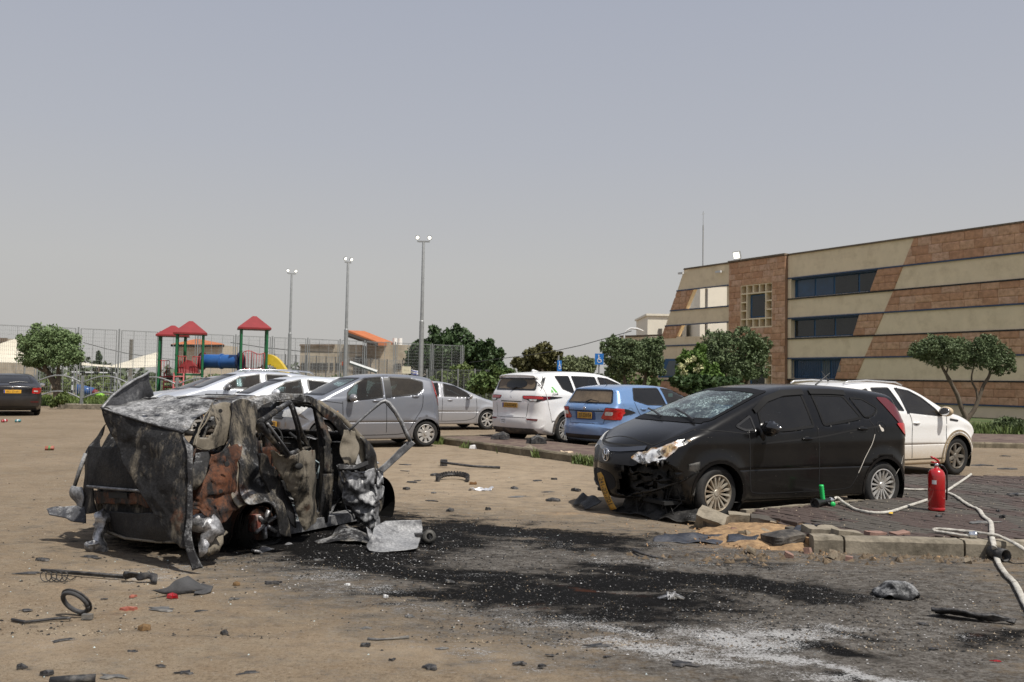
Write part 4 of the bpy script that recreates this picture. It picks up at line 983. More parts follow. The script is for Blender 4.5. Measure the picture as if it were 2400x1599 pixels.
# ================================================================ BURNT-OUT CAR
def burnt(name,ash=.35,rust=.2,pale=.15,char=(.007,.007,.0075),metal=.08,scale=1.0,rust_zone=None,bump=.6,streak=(1,1,.35),soot=0.0):
    """fire-stripped sheet metal: soot, grey-white ash lying mostly on faces that look up, rust and scorched primer"""
    k = NT(name); mv = k.mapping((scale * streak[0],scale * streak[1],scale * streak[2]))
    n1 = k.noise(3.2 * scale,9,.72); n2 = k.noise(5,9,.75,mv); n3 = k.noise(2.1 * scale,7,.7,k.mapping((1,1,1),rot=(.5,.3,.8))); n4 = k.noise(42,5,.75)
    col = k.mix(k.ramp(n4,[(.45,0.),(.75,1.)]),char,(.035,.035,.038))
    pl = k.math('MULTIPLY',k.ramp(n2,[(.66 - pale * .5,0.),(.76 - pale * .4,1.)]),.85)
    col = k.mix(pl,col,k.mix(n4,(.30,.26,.20),(.13,.115,.09)))
    rf = k.ramp(n3,[(.66 - rust * .5,0.),(.74 - rust * .45,1.)])
    if rust_zone:
        x = k.sep(); (x0,x1),(y0,y1),(z0,z1) = rust_zone; f = None
        for i,(a,b) in enumerate(((x0,x1),(y0,y1),(z0,z1))):
            c = (a + b) / 2; h = (b - a) / 2
            d = k.ramp(k.math('ADD',k.math('ABSOLUTE',k.math('DIVIDE',k.math('SUBTRACT',x[i],c),h)),k.math('MULTIPLY',k.math('SUBTRACT',n1,.5),1.1)),[(.75,1.),(1.05,0.)])
            f = d if f is None else k.math('MULTIPLY',f,d)
        rf = k.math('MAXIMUM',k.math('MULTIPLY',f,k.ramp(n2,[(.32,.25),(.5,1.)])),k.math('MULTIPLY',rf,.5))
    col = k.mix(k.math('MULTIPLY',rf,.9),col,k.ramp(k.math('ADD',k.math('MULTIPLY',n1,.6),k.math('MULTIPLY',n4,.4)),[(.34,(.014,.009,.007)),(.48,(.055,.020,.009)),(.58,(.125,.042,.017)),(.62,(.10,.04,.018)),(.72,(.035,.018,.012))]))
    so = k.math('MULTIPLY',k.ramp(k.noise(4.5,10,.78,k.mapping((1,1,.45),rot=(.2,.1,0))),[(.44 + soot * .1,0.),(.52 + soot * .1,1.)]),.93)
    col = k.mix(so,k.mix(k.ramp(n4,[(.4,0.),(.75,1.)]),char,(.028,.027,.027)),col)
    g = k.n('ShaderNodeNewGeometry'); nz = k.sep(g.outputs['Normal'])[2]
    af = k.math('ADD',k.math('MULTIPLY',nz,.10),k.math('ADD',k.math('MULTIPLY',k.noise(5 * scale,10,.8),.75),k.math('MULTIPLY',k.noise(17,6,.8),.25)))
    af = k.ramp(af,[(.70 - ash * .38,0.),(.80 - ash * .32,1.)])
    af = k.math('MULTIPLY',af,k.ramp(n4,[(.3,.35),(.6,1.)]))
    col = k.mix(k.math('MULTIPLY',af,.92),col,k.mix(n4,(.16,.165,.175),(.62,.62,.62)))
    k.set(color=col,rough=k.ramp(n1,[(.35,.42),(.65,.9)]),metal=k.math('MULTIPLY',k.math('SUBTRACT',1.0,rf),metal),spec=.28)
    k.bump(k.math('ADD',n4,k.math('MULTIPLY',n2,.6)),bump,.012)
    MAT[name] = k.m; return k.m
wb_m = burnt('burnt_body',.30,.15,.34,soot=.3,rust_zone=((-.9,.45),(-1.2,-.25),(.12,.95)))
wdark = burnt('burnt_dark_sheet',.27,.05,.30,char=(.010,.010,.011),streak=(1,1,.4))
wash = burnt('ash_covered_sheet',.47,.0,.1,char=(.018,.018,.02))
wpale = burnt('scorched_primer',.25,.15,.95,char=(.03,.028,.024),soot=-.6)
wsil = burnt('bare_silver_sheet',.62,.0,.1,char=(.13,.132,.14),metal=.5,bump=.35,soot=-.9)
wrust = burnt('rusted_sheet',.15,.7,.35,soot=.3)
wcord = mat('soot_black',(.010,.010,.010),.8,var=.4,scale=30)
alu = mat('melted_aluminium',(.55,.55,.56),.4,.6,var=.4,scale=18,dirt=(.12,.12,.125),damt=.7,dscale=14,bump=.6,bscale=25)
WR,WY = (-2.90,8.45),math.radians(61)
HX = Vector((math.cos(WY),math.sin(WY),0)); LX = Vector((-HX.y,HX.x,0))
def dent(V):
    V = V.copy()
    for i in range(len(V)):
        p = Vector(V[i]); q = p * 2.1; a = noise.noise(q); b = noise.noise(q * 2.7 + Vector((5,1,2)))
        amp = .03 + .05 * max(0,-p.x + .1)
        V[i][1] += (a * amp + b * .022); V[i][0] += .03 * b + .03 * noise.noise(q + Vector((3,8,0))); V[i][2] += .018 * noise.noise(q * 1.4 + Vector((0,3,9)))
        # roof sags towards the tail, left tail corner pushed in
        if p.z > .8: V[i][2] -= .05 * max(0,p.z - .8) * 2 * math.exp(-((p.x - .2) / .5) ** 2) * (1 - min(1,abs(p.y) / .6))
        if p.y > .2 and p.x < 0: V[i][1] -= .16 * (p.y - .2) / .6 * min(1,-p.x / .5)
    return V
sp = dict(paint=wb_m,wb=1.70,W=1.60,Wroof=1.16,wr=.16,ra=.30,ztop=1.30,belt=(.95,.84),x0=-.85,x1=2.2,crease=.7,flare=.03,n=300,nv=30,deform=dent,
    prof=[(1.98,.05,.4,.4,.08),(2.10,.14,.4,.4,.1),(2.08,.34,.4,.4,.1),(2.0,.50,.34,.3,.08),(1.88,.62,.26,.2,.05),(1.76,.76,.18,.14,.03),(1.62,.88,.12,.1,.03),(1.42,.98,.1,.1,.04),(1.15,1.17,.1,.08,.05),(.92,1.28,.14,.08,.03),(.6,1.34,.15,.08,.01),(.15,1.32,.15,.08,.01),(-.2,1.27,.14,.08,.02),
          (-.42,1.22,.14,.1,.04),(-.55,1.05,.14,.12,.05),(-.70,.88,.18,.16,.06),(-.82,.78,.24,.22,.08),(-.84,.62,.26,.24,.08),(-.80,.50,.26,.24,.08),(-.86,.42,.28,.26,.09),(-.86,.22,.28,.26,.09),(-.76,.06,.22,.2,.06),(-.55,.03,.12,.12,.02)])
wr = Car('burnt_out_car','burnt-out rusted hatchback wreck with its doors open and tailgate bent over','car wreck',(WR[0],WR[1]),WY,sp)
for ax in ('L','R'):
    wr.cut(ax,[(.86,.93),(.82,1.22),(.30,1.235),(.20,1.1),(.20,.80),(.30,.50),(.32,.14),(.80,.12)],.0)
    wr.cut(ax,[(.95,.12),(.93,1.20),(1.0,1.17),(1.24,1.04),(1.46,.89),(1.48,.14)],.0)
wr.cut('F',[(-.6,.93),(.6,.93),(.52,1.24),(-.52,1.24)],.02)
wr.cut('B',[(-.50,.92),(.52,.92),(.50,1.17),(-.48,1.17)],-.3)
wr.cut('B',[(-.79,.86),(-.62,.88),(-.60,1.05),(-.74,1.08)],-.2)
wr.arch(wb_m,.03)
wr.finish(); wr.body.modifiers['sheet'].thickness = .02
for ax in ('L','R'):
    sg = 1 if ax == 'L' else -1
    # exposed door apertures: inner rims
    mb = MB()
    mb.tube([(.24,sg * .70,.13),(.24,sg * .72,.45),(.14,sg * .71,.80),(.20,sg * .64,1.10),(.32,sg * .60,1.25),(.85,sg * .58,1.26)],.032,8)
    mb.build('door_aperture_frame',wb_m,wr.root,True)
    MB().tube([(.9,sg * .73,.08),(.9,sg * .73,.6),(.92,sg * .64,.95),(.90,sg * .57,1.28)],[.05,.045,.03,.03],8).build('door_pillar',wb_m,wr.root,True)
    MB().tube([(1.5,sg * .74,.10),(1.53,sg * .73,.5),(1.5,sg * .70,.86),(1.22,sg * .64,1.10),(.95,sg * .58,1.25)],[.05,.045,.04,.032,.03],8).build('windscreen_pillar',wpale,wr.root,True)
    MB().box((.9,sg * .70,.085),(1.35,.14,.10)).build('sill',wsil if ax == 'R' else wb_m,wr.root)
# roof inner face, cross beams, scuttle
for x,z in ((.2,1.27),(.55,1.30),(.9,1.25)): MB().box((x,0,z),(.05,1.1,.025)).build('roof_rib',wrust,wr.root)
crumple('scuttle_panel',bil((1.42,-.70,.82),(1.42,.70,.84),(1.75,.66,.80),(1.75,-.66,.78)),20,6,wash,wr.root,.06,6,1)
crumple('rear_shelf',bil((-.55,-.6,.82),(-.5,.6,.82),(-.15,.6,.80),(-.15,-.6,.80)),16,6,wash,wr.root,.06,6,2)
crumple('floor_ash_heap',bil((-.3,-.62,.10),(-.3,.62,.10),(1.5,.62,.12),(1.5,-.62,.10)),40,24,wash,wr.root,.16,5,7,thick=0)
crumple('bulkhead',bil((1.56,-.66,.12),(1.56,.66,.12),(1.50,.66,.84),(1.50,-.66,.84)),18,12,wdark,wr.root,.07,5,11)
crumple('boot_inner_wall',bil((-.2,-.62,.1),(-.2,.62,.1),(-.12,.6,.78),(-.12,-.6,.78)),18,12,wdark,wr.root,.08,5,15)
for s_,x in ((1,.25),(-1,.25),(1,1.0),(-1,1.0)):
    mb = MB(); y = s_ * .36
    mb.tube([(x,y - .2,.2),(x - .12,y - .2,.62),(x - .16,y - .1,.78),(x - .16,y + .1,.78),(x - .12,y + .2,.62),(x,y + .2,.2)],.016,6)
    for i in range(5): mb.tube([(x - .03 * i,y - .2,.25 + .09 * i),(x - .02 - .03 * i,y + rnd.uniform(-.05,.05),.24 + .09 * i),(x - .03 * i,y + .2,.25 + .09 * i)],.006,4)
    for i in range(5): mb.tube([(x + .05,y - .18 + .09 * i,.22),(x + .42,y - .18 + .09 * i,.20)],.010,5)
    mb.build('seat_frame',wcord,wr.root)
wiresm = mat('burnt_wire',(.16,.20,.21),.6,var=.5,scale=20)
for i in range(46):
    x = rnd.uniform(-.1,1.45); y = rnd.uniform(-.62,.1); z = rnd.uniform(.25,.95)
    pts = [Vector((x,y,z))]
    for k_ in range(4): pts.append(pts[-1] + Vector((rnd.uniform(-.09,.09),rnd.uniform(-.06,.06),rnd.uniform(-.16,.03))))
    for p_ in pts: p_.z = max(p_.z,.06)
    MB().tube(pts,rnd.choice([.004,.006,.009]),4).build('loose_wire',wiresm if i % 3 == 0 else wcord,wr.root,True)
for i in range(10):
    x = rnd.uniform(.2,1.4); a = Vector((x,rnd.uniform(-.7,-.1),rnd.uniform(.3,.9)))
    MB().tube([a,a + Vector((rnd.uniform(-.3,.3),rnd.uniform(.2,.7),rnd.uniform(-.1,.15)))],.014,6).build('bent_rod',wcord,wr.root,True)
MB().tube([(1.30,.36,.78),(1.40,.36,.70),(1.5,.36,.6)],.02,6).build('steering_column',wcord,wr.root)
MB().tube([(1.28 + .05 * math.sin(t) * .4,.36 + .17 * math.cos(t),.80 + .16 * math.sin(t)) for t in np.linspace(0,6.28,19)],.010,5).build('steering_wheel',wcord,wr.root,True)

# -- helper: corners given as photo points with a distance, turned into the car's own coordinates
WM = Matrix.Translation((WR[0],WR[1],0)) @ Matrix.Rotation(WY,4,'Z'); WI = WM.inverted()
def c1(x,y,Y): return WI @ A(80 + .3444 * x,840 + .3444 * y,Y)
def c2(x,y,Y): return WI @ A(550 + .3188 * x,880 + .3188 * y,Y)
def onplane(px,py,P0,d):
    r_ = ray(px,py); n = Vector((-d[1],d[0],0)).normalized(); t = (Vector((P0[0],P0[1],0)) - Vector((0,0,CAMH))).dot(n) / r_.dot(n)
    return Vector((0,0,CAMH)) + r_ * t
def loft(rows,nu,nv):
    """smooth sheet through rows of equally many points"""
    R_ = [[Vector(p) for p in r] for r in rows]
    def at(row,u):
        f = u * (len(row) - 1); i = min(int(f),len(row) - 2); t = f - i
        p0,p1,p2,p3 = row[max(i - 1,0)],row[i],row[i + 1],row[min(i + 2,len(row) - 1)]
        return .5 * ((2 * p1) + (p2 - p0) * t + (2 * p0 - 5 * p1 + 4 * p2 - p3) * t * t + (3 * p1 - p0 - 3 * p2 + p3) * t ** 3)
    def fn(u,v): return at([at(r,u) for r in R_],v)
    return fn
# tailgate: ash-covered upper face, hanging lower face, curled-up corner
tg = crumple('tailgate',loft([[c1(457,340,7.40),c1(640,400,7.3),c1(830,455,7.2),c1(1020,505,7.1)],
                               [c1(560,300,7.65),c1(700,345,7.5),c1(880,370,7.4),c1(1100,420,7.3)],
                               [c1(700,285,8.0),c1(840,262,7.95),c1(1050,265,7.8),c1(1240,295,7.7)]],40,20),44,24,wash,wr.root,.03,7,21,.008,'crumpled tailgate skin dusted with white ash')
crumple('tailgate_lower_face',loft([[c1(457,342,7.395),c1(640,402,7.29),c1(830,457,7.19),c1(1015,507,7.09)],
                               [c1(545,560,7.32),c1(700,590,7.22),c1(860,610,7.1),c1(1045,640,7.0)],
                               [c1(650,790,7.2),c1(780,820,7.12),c1(900,850,7.0),c1(1050,860,6.96)],
                               [c1(800,1040,7.05),c1(880,1060,7.0),c1(970,1080,6.94),c1(1050,1090,6.92)],
                               [c1(960,1260,6.95),c1(985,1275,6.93),c1(1010,1290,6.9),c1(1060,1300,6.88)]],30,40),30,46,wdark,tg,.018,6,25,.008,ridge=.03)
crumple('tailgate_edge_strip',loft([[c1(1010,520,7.07),c1(1045,640,6.98),c1(1045,860,6.94),c1(1035,1080,6.9),c1(1030,1300,6.86),c1(1085,1440,6.84)],
                               [c1(1075,600,7.05),c1(1090,700,6.98),c1(1075,900,6.94),c1(1070,1080,6.9),c1(1085,1290,6.86),c1(1165,1422,6.84)]],40,4),50,5,wash,tg,.015,8,31,.012)
crumple('curled_corner',loft([[c1(457,340,7.40),c1(520,270,7.5),c1(640,170,7.7),c1(785,100,7.95)],
                               [c1(520,345,7.5),c1(620,300,7.65),c1(710,240,7.85),c1(798,175,8.0)],
                               [c1(640,350,7.6),c1(690,330,7.8),c1(750,285,8.0),c1(812,250,8.08)]],20,14),24,14,burnt('smoky_sheet',.50,.0,.05,char=(.10,.102,.11),metal=.4,soot=-.4),tg,.02,6,35,.008)
for (x,y) in ((765,358),(855,338),(1110,352),(1095,378),(1035,470)): MB().lathe([(0,0),(.022,0),(.024,.004),(0,.006)],12,Matrix.Translation(c1(x,y,7.32))).build('paint_flake',mat('ash_flake',(.6,.6,.58),.8),tg)
# right tail-lamp housing and torn quarter panel
crumple('lamp_housing',loft([[c1(1200,320,7.45),c1(1270,305,7.55),c1(1345,312,7.65)],[c1(1190,400,7.35),c1(1255,400,7.45),c1(1330,400,7.6)],[c1(1105,520,7.2),c1(1215,520,7.35),c1(1315,520,7.55)],[c1(1078,600,7.15),c1(1180,630,7.3),c1(1290,590,7.5)]],20,24),22,26,wpale,wr.root,.02,7,41,.01,
        hole=lambda u,v: ((u - .28) / .22) ** 2 + ((v - .55) / .2) ** 2 < 1)
crumple('quarter_panel_flap',loft([[c1(1100,640,7.1),c1(1180,640,7.15)],[c1(1070,760,6.98),c1(1195,700,7.1)],[c1(1050,870,6.95),c1(1150,830,7.02)],[c1(1060,890,6.97),c1(1100,900,7.0)]],10,16),12,18,wdark,wr.root,.02,8,44,.01)
crumple('torn_inner_wing',loft([[c1(1200,650,7.3),c1(1300,610,7.42),c1(1400,620,7.55)],[c1(1190,760,7.2),c1(1290,760,7.3),c1(1400,760,7.5)],[c1(1130,900,7.1),c1(1270,900,7.22),c1(1380,900,7.42)],[c1(1060,1040,7.0),c1(1230,1010,7.15),c1(1400,1040,7.38)],[c1(1080,1075,7.0),c1(1250,1110,7.12),c1(1330,1060,7.32)]],26,34),30,36,burnt('rust_orange_sheet',.12,.9,.45,soot=.1),wr.root,.05,5,47,.012,ridge=.12)
crumple('folded_quarter_skin',loft([[c1(1330,600,7.5),c1(1400,610,7.55)],[c1(1340,760,7.42),c1(1430,760,7.52)],[c1(1330,900,7.35),c1(1450,900,7.5)],[c1(1400,1030,7.35),c1(1500,960,7.5)]],8,16),10,20,wpale,wr.root,.03,7,51,.01)
# tail of the car: boot face with number plate recess, bumper beam
crumple('boot_face',loft([[c1(375,600,8.0),c1(560,605,7.75),c1(760,610,7.5)],[c1(362,740,7.95),c1(560,750,7.7),c1(760,750,7.45)],[c1(365,868,7.93),c1(560,885,7.68),c1(780,900,7.4)]],20,14),24,16,burnt('smoked_panel',.05,.02,.0,char=(.010,.010,.011)),wr.root,.015,5,55,.012)
MB().tube([c1(362,872,7.9),c1(560,890,7.62),c1(760,905,7.36)],.014,6).build('boot_ridge',wsil,wr.root,True)
crumple('plate_recess_beam',loft([[c1(415,900,7.9),c1(560,905,7.7),c1(760,925,7.4)],[c1(430,985,7.88),c1(560,990,7.68),c1(790,1010,7.38)]],20,5),24,6,burnt('rusty_beam',.1,.75,.4),wr.root,.02,6,57,.02)
MB().add([c1(505,910,7.74),c1(630,918,7.56),c1(635,955,7.55),c1(508,950,7.73)],[(0,1,2,3)]).build('beam_slot',wcord,wr.root)
crumple('rear_bumper',loft([[c1(440,1040,7.85),c1(700,1050,7.5),c1(960,1060,7.15)],[c1(500,1130,7.8),c1(720,1150,7.45),c1(980,1150,7.1)],[c1(560,1210,7.75),c1(760,1240,7.42),c1(1000,1245,7.1)]],22,12),26,14,burnt('charred_bumper',.08,.1,.12,char=(.02,.019,.019)),wr.root,.02,5,61,.02)
MB().tube([c1(500,1180,7.75),c1(620,1225,7.58),c1(850,1250,7.3),c1(1000,1250,7.08)],.012,6).build('bumper_lip',wpale,wr.root,True)
# left tail corner: flapping wing skin, trailing bumper end, standing strip
crumple('wing_skin',loft([[c1(268,870,8.1),c1(330,880,8.05)],[c1(255,940,8.1),c1(335,940,8.0)],[c1(290,1010,8.05),c1(345,1010,8.0)]],8,10),10,12,wsil,wr.root,.03,8,65,.008)
crumple('bumper_end',loft([[c1(80,1030,8.0),c1(170,1015,8.05),c1(270,1000,8.05),c1(345,1000,8.0)],[c1(105,1068,7.95),c1(180,1090,7.95),c1(250,1100,7.9),c1(345,1115,7.9)]],16,6),20,8,burnt('smoked_flap',.35,.05,.1,char=(.06,.062,.07)),wr.root,.02,7,68,.01)
MB().tube([c1(352,650,8.1),c1(310,760,8.12),c1(275,870,8.1)],[.02,.018,.016],6).build('trim_strip',wsil,wr.root,True)
crumple('left_tail_corner',loft([[c1(495,450,8.1),c1(470,520,8.15)],[c1(400,560,8.2),c1(445,620,8.0)],[c1(350,660,8.15),c1(395,700,7.95)],[c1(340,900,8.05),c1(400,900,7.9)],[c1(330,1060,8.0),c1(420,1050,7.88)]],8,30),10,36,wdark,wr.root,.02,6,71,.012)
# wheels burnt down to brakes and melted alloy
def hub_at(x,y,sgn,melted=True):
    w = MB(); M = Matrix.Translation((x,y,.19)) @ Matrix.Rotation(-math.pi / 2,4,'X')
    w.lathe([(0,-.03),(.15,-.03),(.15,.03),(0,.03)],28,M); o = w.build('brake_disc',wrust,wr.root,auto=30)
    c_ = MB(); c_.box((x - .11,y + sgn * .06,.21),(.10,.07,.15)); bevel(c_.build('brake_caliper',mat('red_brown_caliper',(.16,.045,.03),.8,var=.4,scale=20,dirt=(.35,.33,.3),damt=.35,dscale=12),o),.015,2)
    if melted:
        for k_ in range(6):
            t = k_ * 1.05 + .4; r0,r1 = .03,.15 + rnd.uniform(-.03,.02)
            MB().tube([(x + r0 * math.cos(t),y + sgn * .07,.19 + r0 * math.sin(t)),(x + r1 * math.cos(t),y + sgn * .10,.19 + r1 * math.sin(t))],[.03,.022],7,flat=(1,.7)).build('melted_spoke',alu,o,True)
    return o
hub_at(0,-.76,-1)
for (x,y) in ((0,.62),(1.7,.6)):
    w = MB(); w.lathe([(.10,-.09),(.26,-.09),(.27,-.05),(.27,.05),(.26,.09),(.10,.09)],32,Matrix.Translation((x,y,.26)) @ Matrix.Rotation(-math.pi / 2,4,'X')); w.build('bare_wheel',wrust,wr.root,True,auto=40)
w = MB(); w.lathe([(.10,-.08),(.20,-.1),(.21,-.04),(.21,.05),(.20,.09),(.10,.09)],32,Matrix.Translation((1.72,-.60,.21)) @ Matrix.Rotation(-math.pi / 2,4,'X')); w.build('bare_wheel',wdark,wr.root,True,auto=40)
cord = MB()
for i in range(60):
    a0 = rnd.uniform(2.6,3.6); r0 = rnd.uniform(.19,.28); yy = -.74 - rnd.uniform(0,.16); a1 = a0 + rnd.uniform(1.0,2.6)
    pts = [(r0 * math.cos(t),yy + rnd.uniform(-.01,.01),max(.01,.19 + r0 * math.sin(t))) for t in np.linspace(a0,a1,9)]
    cord.tube(pts,.0028,3,cap=False)
o = cord.build('tyre_cords',wcord,wr.root); o['kind'] = 'stuff'
def melt_blob(name,pts,rad,m,parent,seed=0,fr=16,amp=.5):
    b = MB(); b.tube(pts,rad,12)
    for i,v in enumerate(b.v):
        q = Vector(v) * fr + Vector((seed,0,0)); b.v[i] = tuple(Vector(v) + Vector((noise.noise(q),noise.noise(q + Vector((3,3,0))),noise.noise(q + Vector((0,5,5))))) * amp * .08)
    return b.build(name,m,parent,True)
def pathY(f,pts,n=14):
    P = [f(*p) for p in pts]; out = []
    for i in range(n):
        t = i / (n - 1) * (len(P) - 1); k_ = min(int(t),len(P) - 2); out.append(P[k_].lerp(P[k_ + 1],t - k_))
    return out
melt_blob('melted_lamp_drip',pathY(c1,[(470,1060,7.75),(455,1120,7.7),(440,1200,7.68),(430,1290,7.65),(420,1310,7.62)]),[.07] * 3 + [.045] * 6 + [.08] * 3 + [.10,.04],alu,wr.root,3)
melt_blob('melted_exhaust_box',pathY(c1,[(1080,1120,7.1),(1190,1120,7.12),(1200,1180,7.1),(1150,1240,7.05),(1155,1330,7.0)]),[.05,.08,.08,.085,.085,.08,.08,.07,.06,.05,.04,.035,.03,.02],alu,wr.root,8)
MB().tube([c1(1195,1290,7.15),c1(1230,1230,7.25),c1(1300,1180,7.35)],[.05,.035,.03],8,flat=(1,.5)).build('control_arm',wpale,wr.root,True)
melt_blob('melted_axle_end',pathY(c1,[(1170,1320,7.1),(1210,1290,7.15),(1240,1240,7.25)]),.05,wpale,wr.root,12)
crumple('melted_strip',loft([[c2(110,1290,7.7),c2(300,1270,8.0),c2(460,1250,8.2),c2(610,1240,8.4)],[c2(150,1310,7.6),c2(320,1300,7.85),c2(470,1275,8.1),c2(610,1255,8.35)]],30,6),40,8,alu,wr.root,.04,10,75,.02)
# rear door
DP,DD = (-1.76,8.9),Vector((math.cos(WY + math.radians(203)),math.sin(WY + math.radians(203)),0))
def dr(x,y,off=0): return WI @ (onplane(550 + .3188 * x,880 + .3188 * y,DP,DD) + Vector((-DD.y,DD.x,0)) * off)
mb = MB(); fp = [(185,345),(300,265),(400,200),(430,250),(480,400),(540,525),(460,560),(378,590),(300,500),(230,420),(185,345)]
mb.tube([dr(*p) for p in fp],.024,8); d_ = mb.build('rear_door',wdark,wr.root,True); d_['label'] = 'rear door hanging open and bent'
MB().tube([dr(395,215,.02),dr(440,370,.02),dr(470,545,.02)],.018,6).build('window_channel',wdark,d_,True)
MB().tube([dr(215,355,.03),dr(300,470,.03),dr(380,580,.03)],.012,6).build('window_channel',wsil,d_,True)
crumple('door_panel',loft([[dr(280,560,-.02),dr(330,575),dr(400,590,.02),dr(470,560,.03),dr(580,545,.02)],[dr(330,650,-.05),dr(390,640,-.02),dr(440,640,.04),dr(510,640,.05),dr(585,650,.02)],
        [dr(410,770,-.06),dr(440,760,-.02),dr(480,760,.05),dr(540,770,.04),dr(590,780,.0)],[dr(470,900,-.06),dr(490,900,0),dr(510,900,.05),dr(550,900,.03),dr(590,910,.0)],
        [dr(500,1040,-.04),dr(510,1040,0),dr(530,1040,.03),dr(570,1030,.02),dr(600,1030,.0)],[dr(512,1138,-.02),dr(520,1135,0),dr(540,1120,.01),dr(570,1095,.01),dr(600,1068,.0)]],24,40),28,48,burnt('scorched_door',.22,.15,.95,char=(.03,.028,.024),streak=(1.5,1.5,.25),soot=-.3),d_,.022,6,81,.012,ridge=.05)
crumple('door_inner_skin',loft([[dr(275,560,-.12),dr(350,600,-.12)],[dr(340,800,-.14),dr(440,800,-.12)],[dr(430,960,-.12),dr(500,960,-.1)],[dr(480,1100,-.1),dr(520,1120,-.08)]],6,20),8,24,wdark,d_,.03,6,83,.01)
MB().ellip(tuple(dr(427,668,.055)),(.05,.02,.03),12,8).build('handle_hole',wcord,d_,True)
# front door
FP,FD = (-1.593,8.8),Vector((.95,.3,0)).normalized()
def df(x,y,off=0): return WI @ (onplane(550 + .3188 * x,880 + .3188 * y,FP,FD) - Vector((-FD.y,FD.x,0)) * off)
mb = MB(); mb.tube([df(*p) for p in [(840,408),(900,350),(1000,262),(1075,200),(1105,188),(1135,205),(1180,265),(1225,340),(1260,420),(1290,480)]],[.012] * 3 + [.016] + [.02] * 6,8)
d_ = mb.build('front_door',wsil,wr.root,True); d_['label'] = 'front door thrown wide open, silver and crumpled'
MB().tube([df(x,y,.025) for x,y in [(1105,198),(1170,275),(1215,350),(1250,430),(1278,485)]],.009,6).build('window_channel',wdark,d_,True)
crumple('belt_rail',loft([[df(1290,470),df(1210,545),df(1130,620),df(1050,690)],[df(1328,500),df(1250,575),df(1170,645),df(1098,712)]],20,4),30,6,wsil,d_,.008,6,85,.016)
crumple('door_skin',loft([[df(752,665,.03),df(850,700,.05),df(950,695,.05),df(1040,690,.03),df(1092,715,0)],[df(780,770,.02),df(860,790,.09),df(950,800,.10),df(1040,800,.06),df(1098,820,0)],
        [df(800,900,.02),df(880,900,.06),df(950,920,.12),df(1020,900,.10),df(1085,900,0)],[df(850,1010,0),df(900,1010,.05),df(950,1020,.10),df(1010,1020,.10),df(1072,1010,.0)],
        [df(900,1085,0),df(950,1095,.04),df(985,1120,.08),df(1020,1130,.08),df(1060,1100,.0)],[df(960,1110,0),df(985,1130,.03),df(1005,1150,.04),df(1030,1172,.04),df(1048,1168,.0)]],24,40),44,64,wsil,d_,.04,5,88,.010,ridge=.16,hole=lambda u,v: noise.noise(Vector((u * 6,v * 7,4))) > .42)
crumple('torn_door_inner',loft([[df(760,690,-.1),df(900,720,-.1),df(1000,720,-.1)],[df(790,860,-.12),df(900,880,-.1),df(1000,880,-.1)],[df(880,1040,-.1),df(920,1060,-.1),df(980,1060,-.1)]],20,20),22,22,wdark,d_,.05,6,91,.01)
crumple('mirror_base',loft([[df(750,660,.1),df(860,650,.12),df(965,632,.1)],[df(760,690,.14),df(870,680,.16),df(968,655,.12)]],16,4),18,5,wdark,d_,.02,8,93,.02)
# front wing skin beside the open door
crumple('front_wing',loft([[c2(850,430,9.35),c2(900,450,9.5),c2(960,500,9.7)],[c2(830,520,9.25),c2(920,560,9.45),c2(1010,590,9.75)],[c2(850,640,9.2),c2(940,670,9.4),c2(1062,655,9.8)]],16,16),20,20,burnt('peeling_wing',.75,.1,.5,char=(.05,.05,.055)),wr.root,.04,6,95,.01)
# curved silver panel and black sheet on the ground beside the wreck: things of their own
def loose(name,label,cat,fn,nu,nv,m,amp,fr,seed,thick=.006,group=None):
    o = crumple(name,fn,nu,nv,m,None,amp,fr,seed,thick); zs = min(v.co.z for v in o.data.vertices)
    for v in o.data.vertices: v.co.z += .004 - zs if zs < .004 else 0
    return tag(o,label,cat,group)
def w2(x,y,Y): return A(550 + .3188 * x,880 + .3188 * y,Y)
loose('curved_metal_panel','curved bare silver car panel standing on the ash beside the wreck','scrap metal',
      loft([[w2(1105,1185,8.30),w2(1220,1185,8.36),w2(1370,1172,8.42)],[w2(1030,1235,8.15),w2(1200,1270,8.28),w2(1378,1250,8.38)],[w2(1010,1300,7.95),w2(1150,1345,8.0),w2(1362,1330,8.2)],[w2(965,1375,7.9),w2(1090,1400,7.86),w2(1342,1382,7.95)],[w2(985,1415,7.84),w2(1090,1425,7.80),w2(1330,1392,7.86)]],20,24),30,30,wsil,.012,4.5,97)
loose('black_metal_sheet','torn black sheet lying in the ash between the rear wheel and the curved silver panel','scrap metal',
      loft([[w2(570,1285,8.2),w2(700,1240,8.35),w2(800,1155,8.5),w2(975,1230,8.5)],[w2(600,1300,8.15),w2(720,1290,8.15),w2(850,1290,8.15),w2(985,1300,8.1)]],20,8),30,10,wdark,.03,6,99)
loose('torn_silver_strip','narrow torn silver strip standing against the curved panel','scrap metal',loft([[w2(965,1160,8.3),w2(1000,1180,8.3)],[w2(975,1240,8.2),w2(1020,1235,8.2)],[w2(995,1310,8.05),w2(1022,1300,8.05)]],4,10),5,14,wsil,.02,9,101)

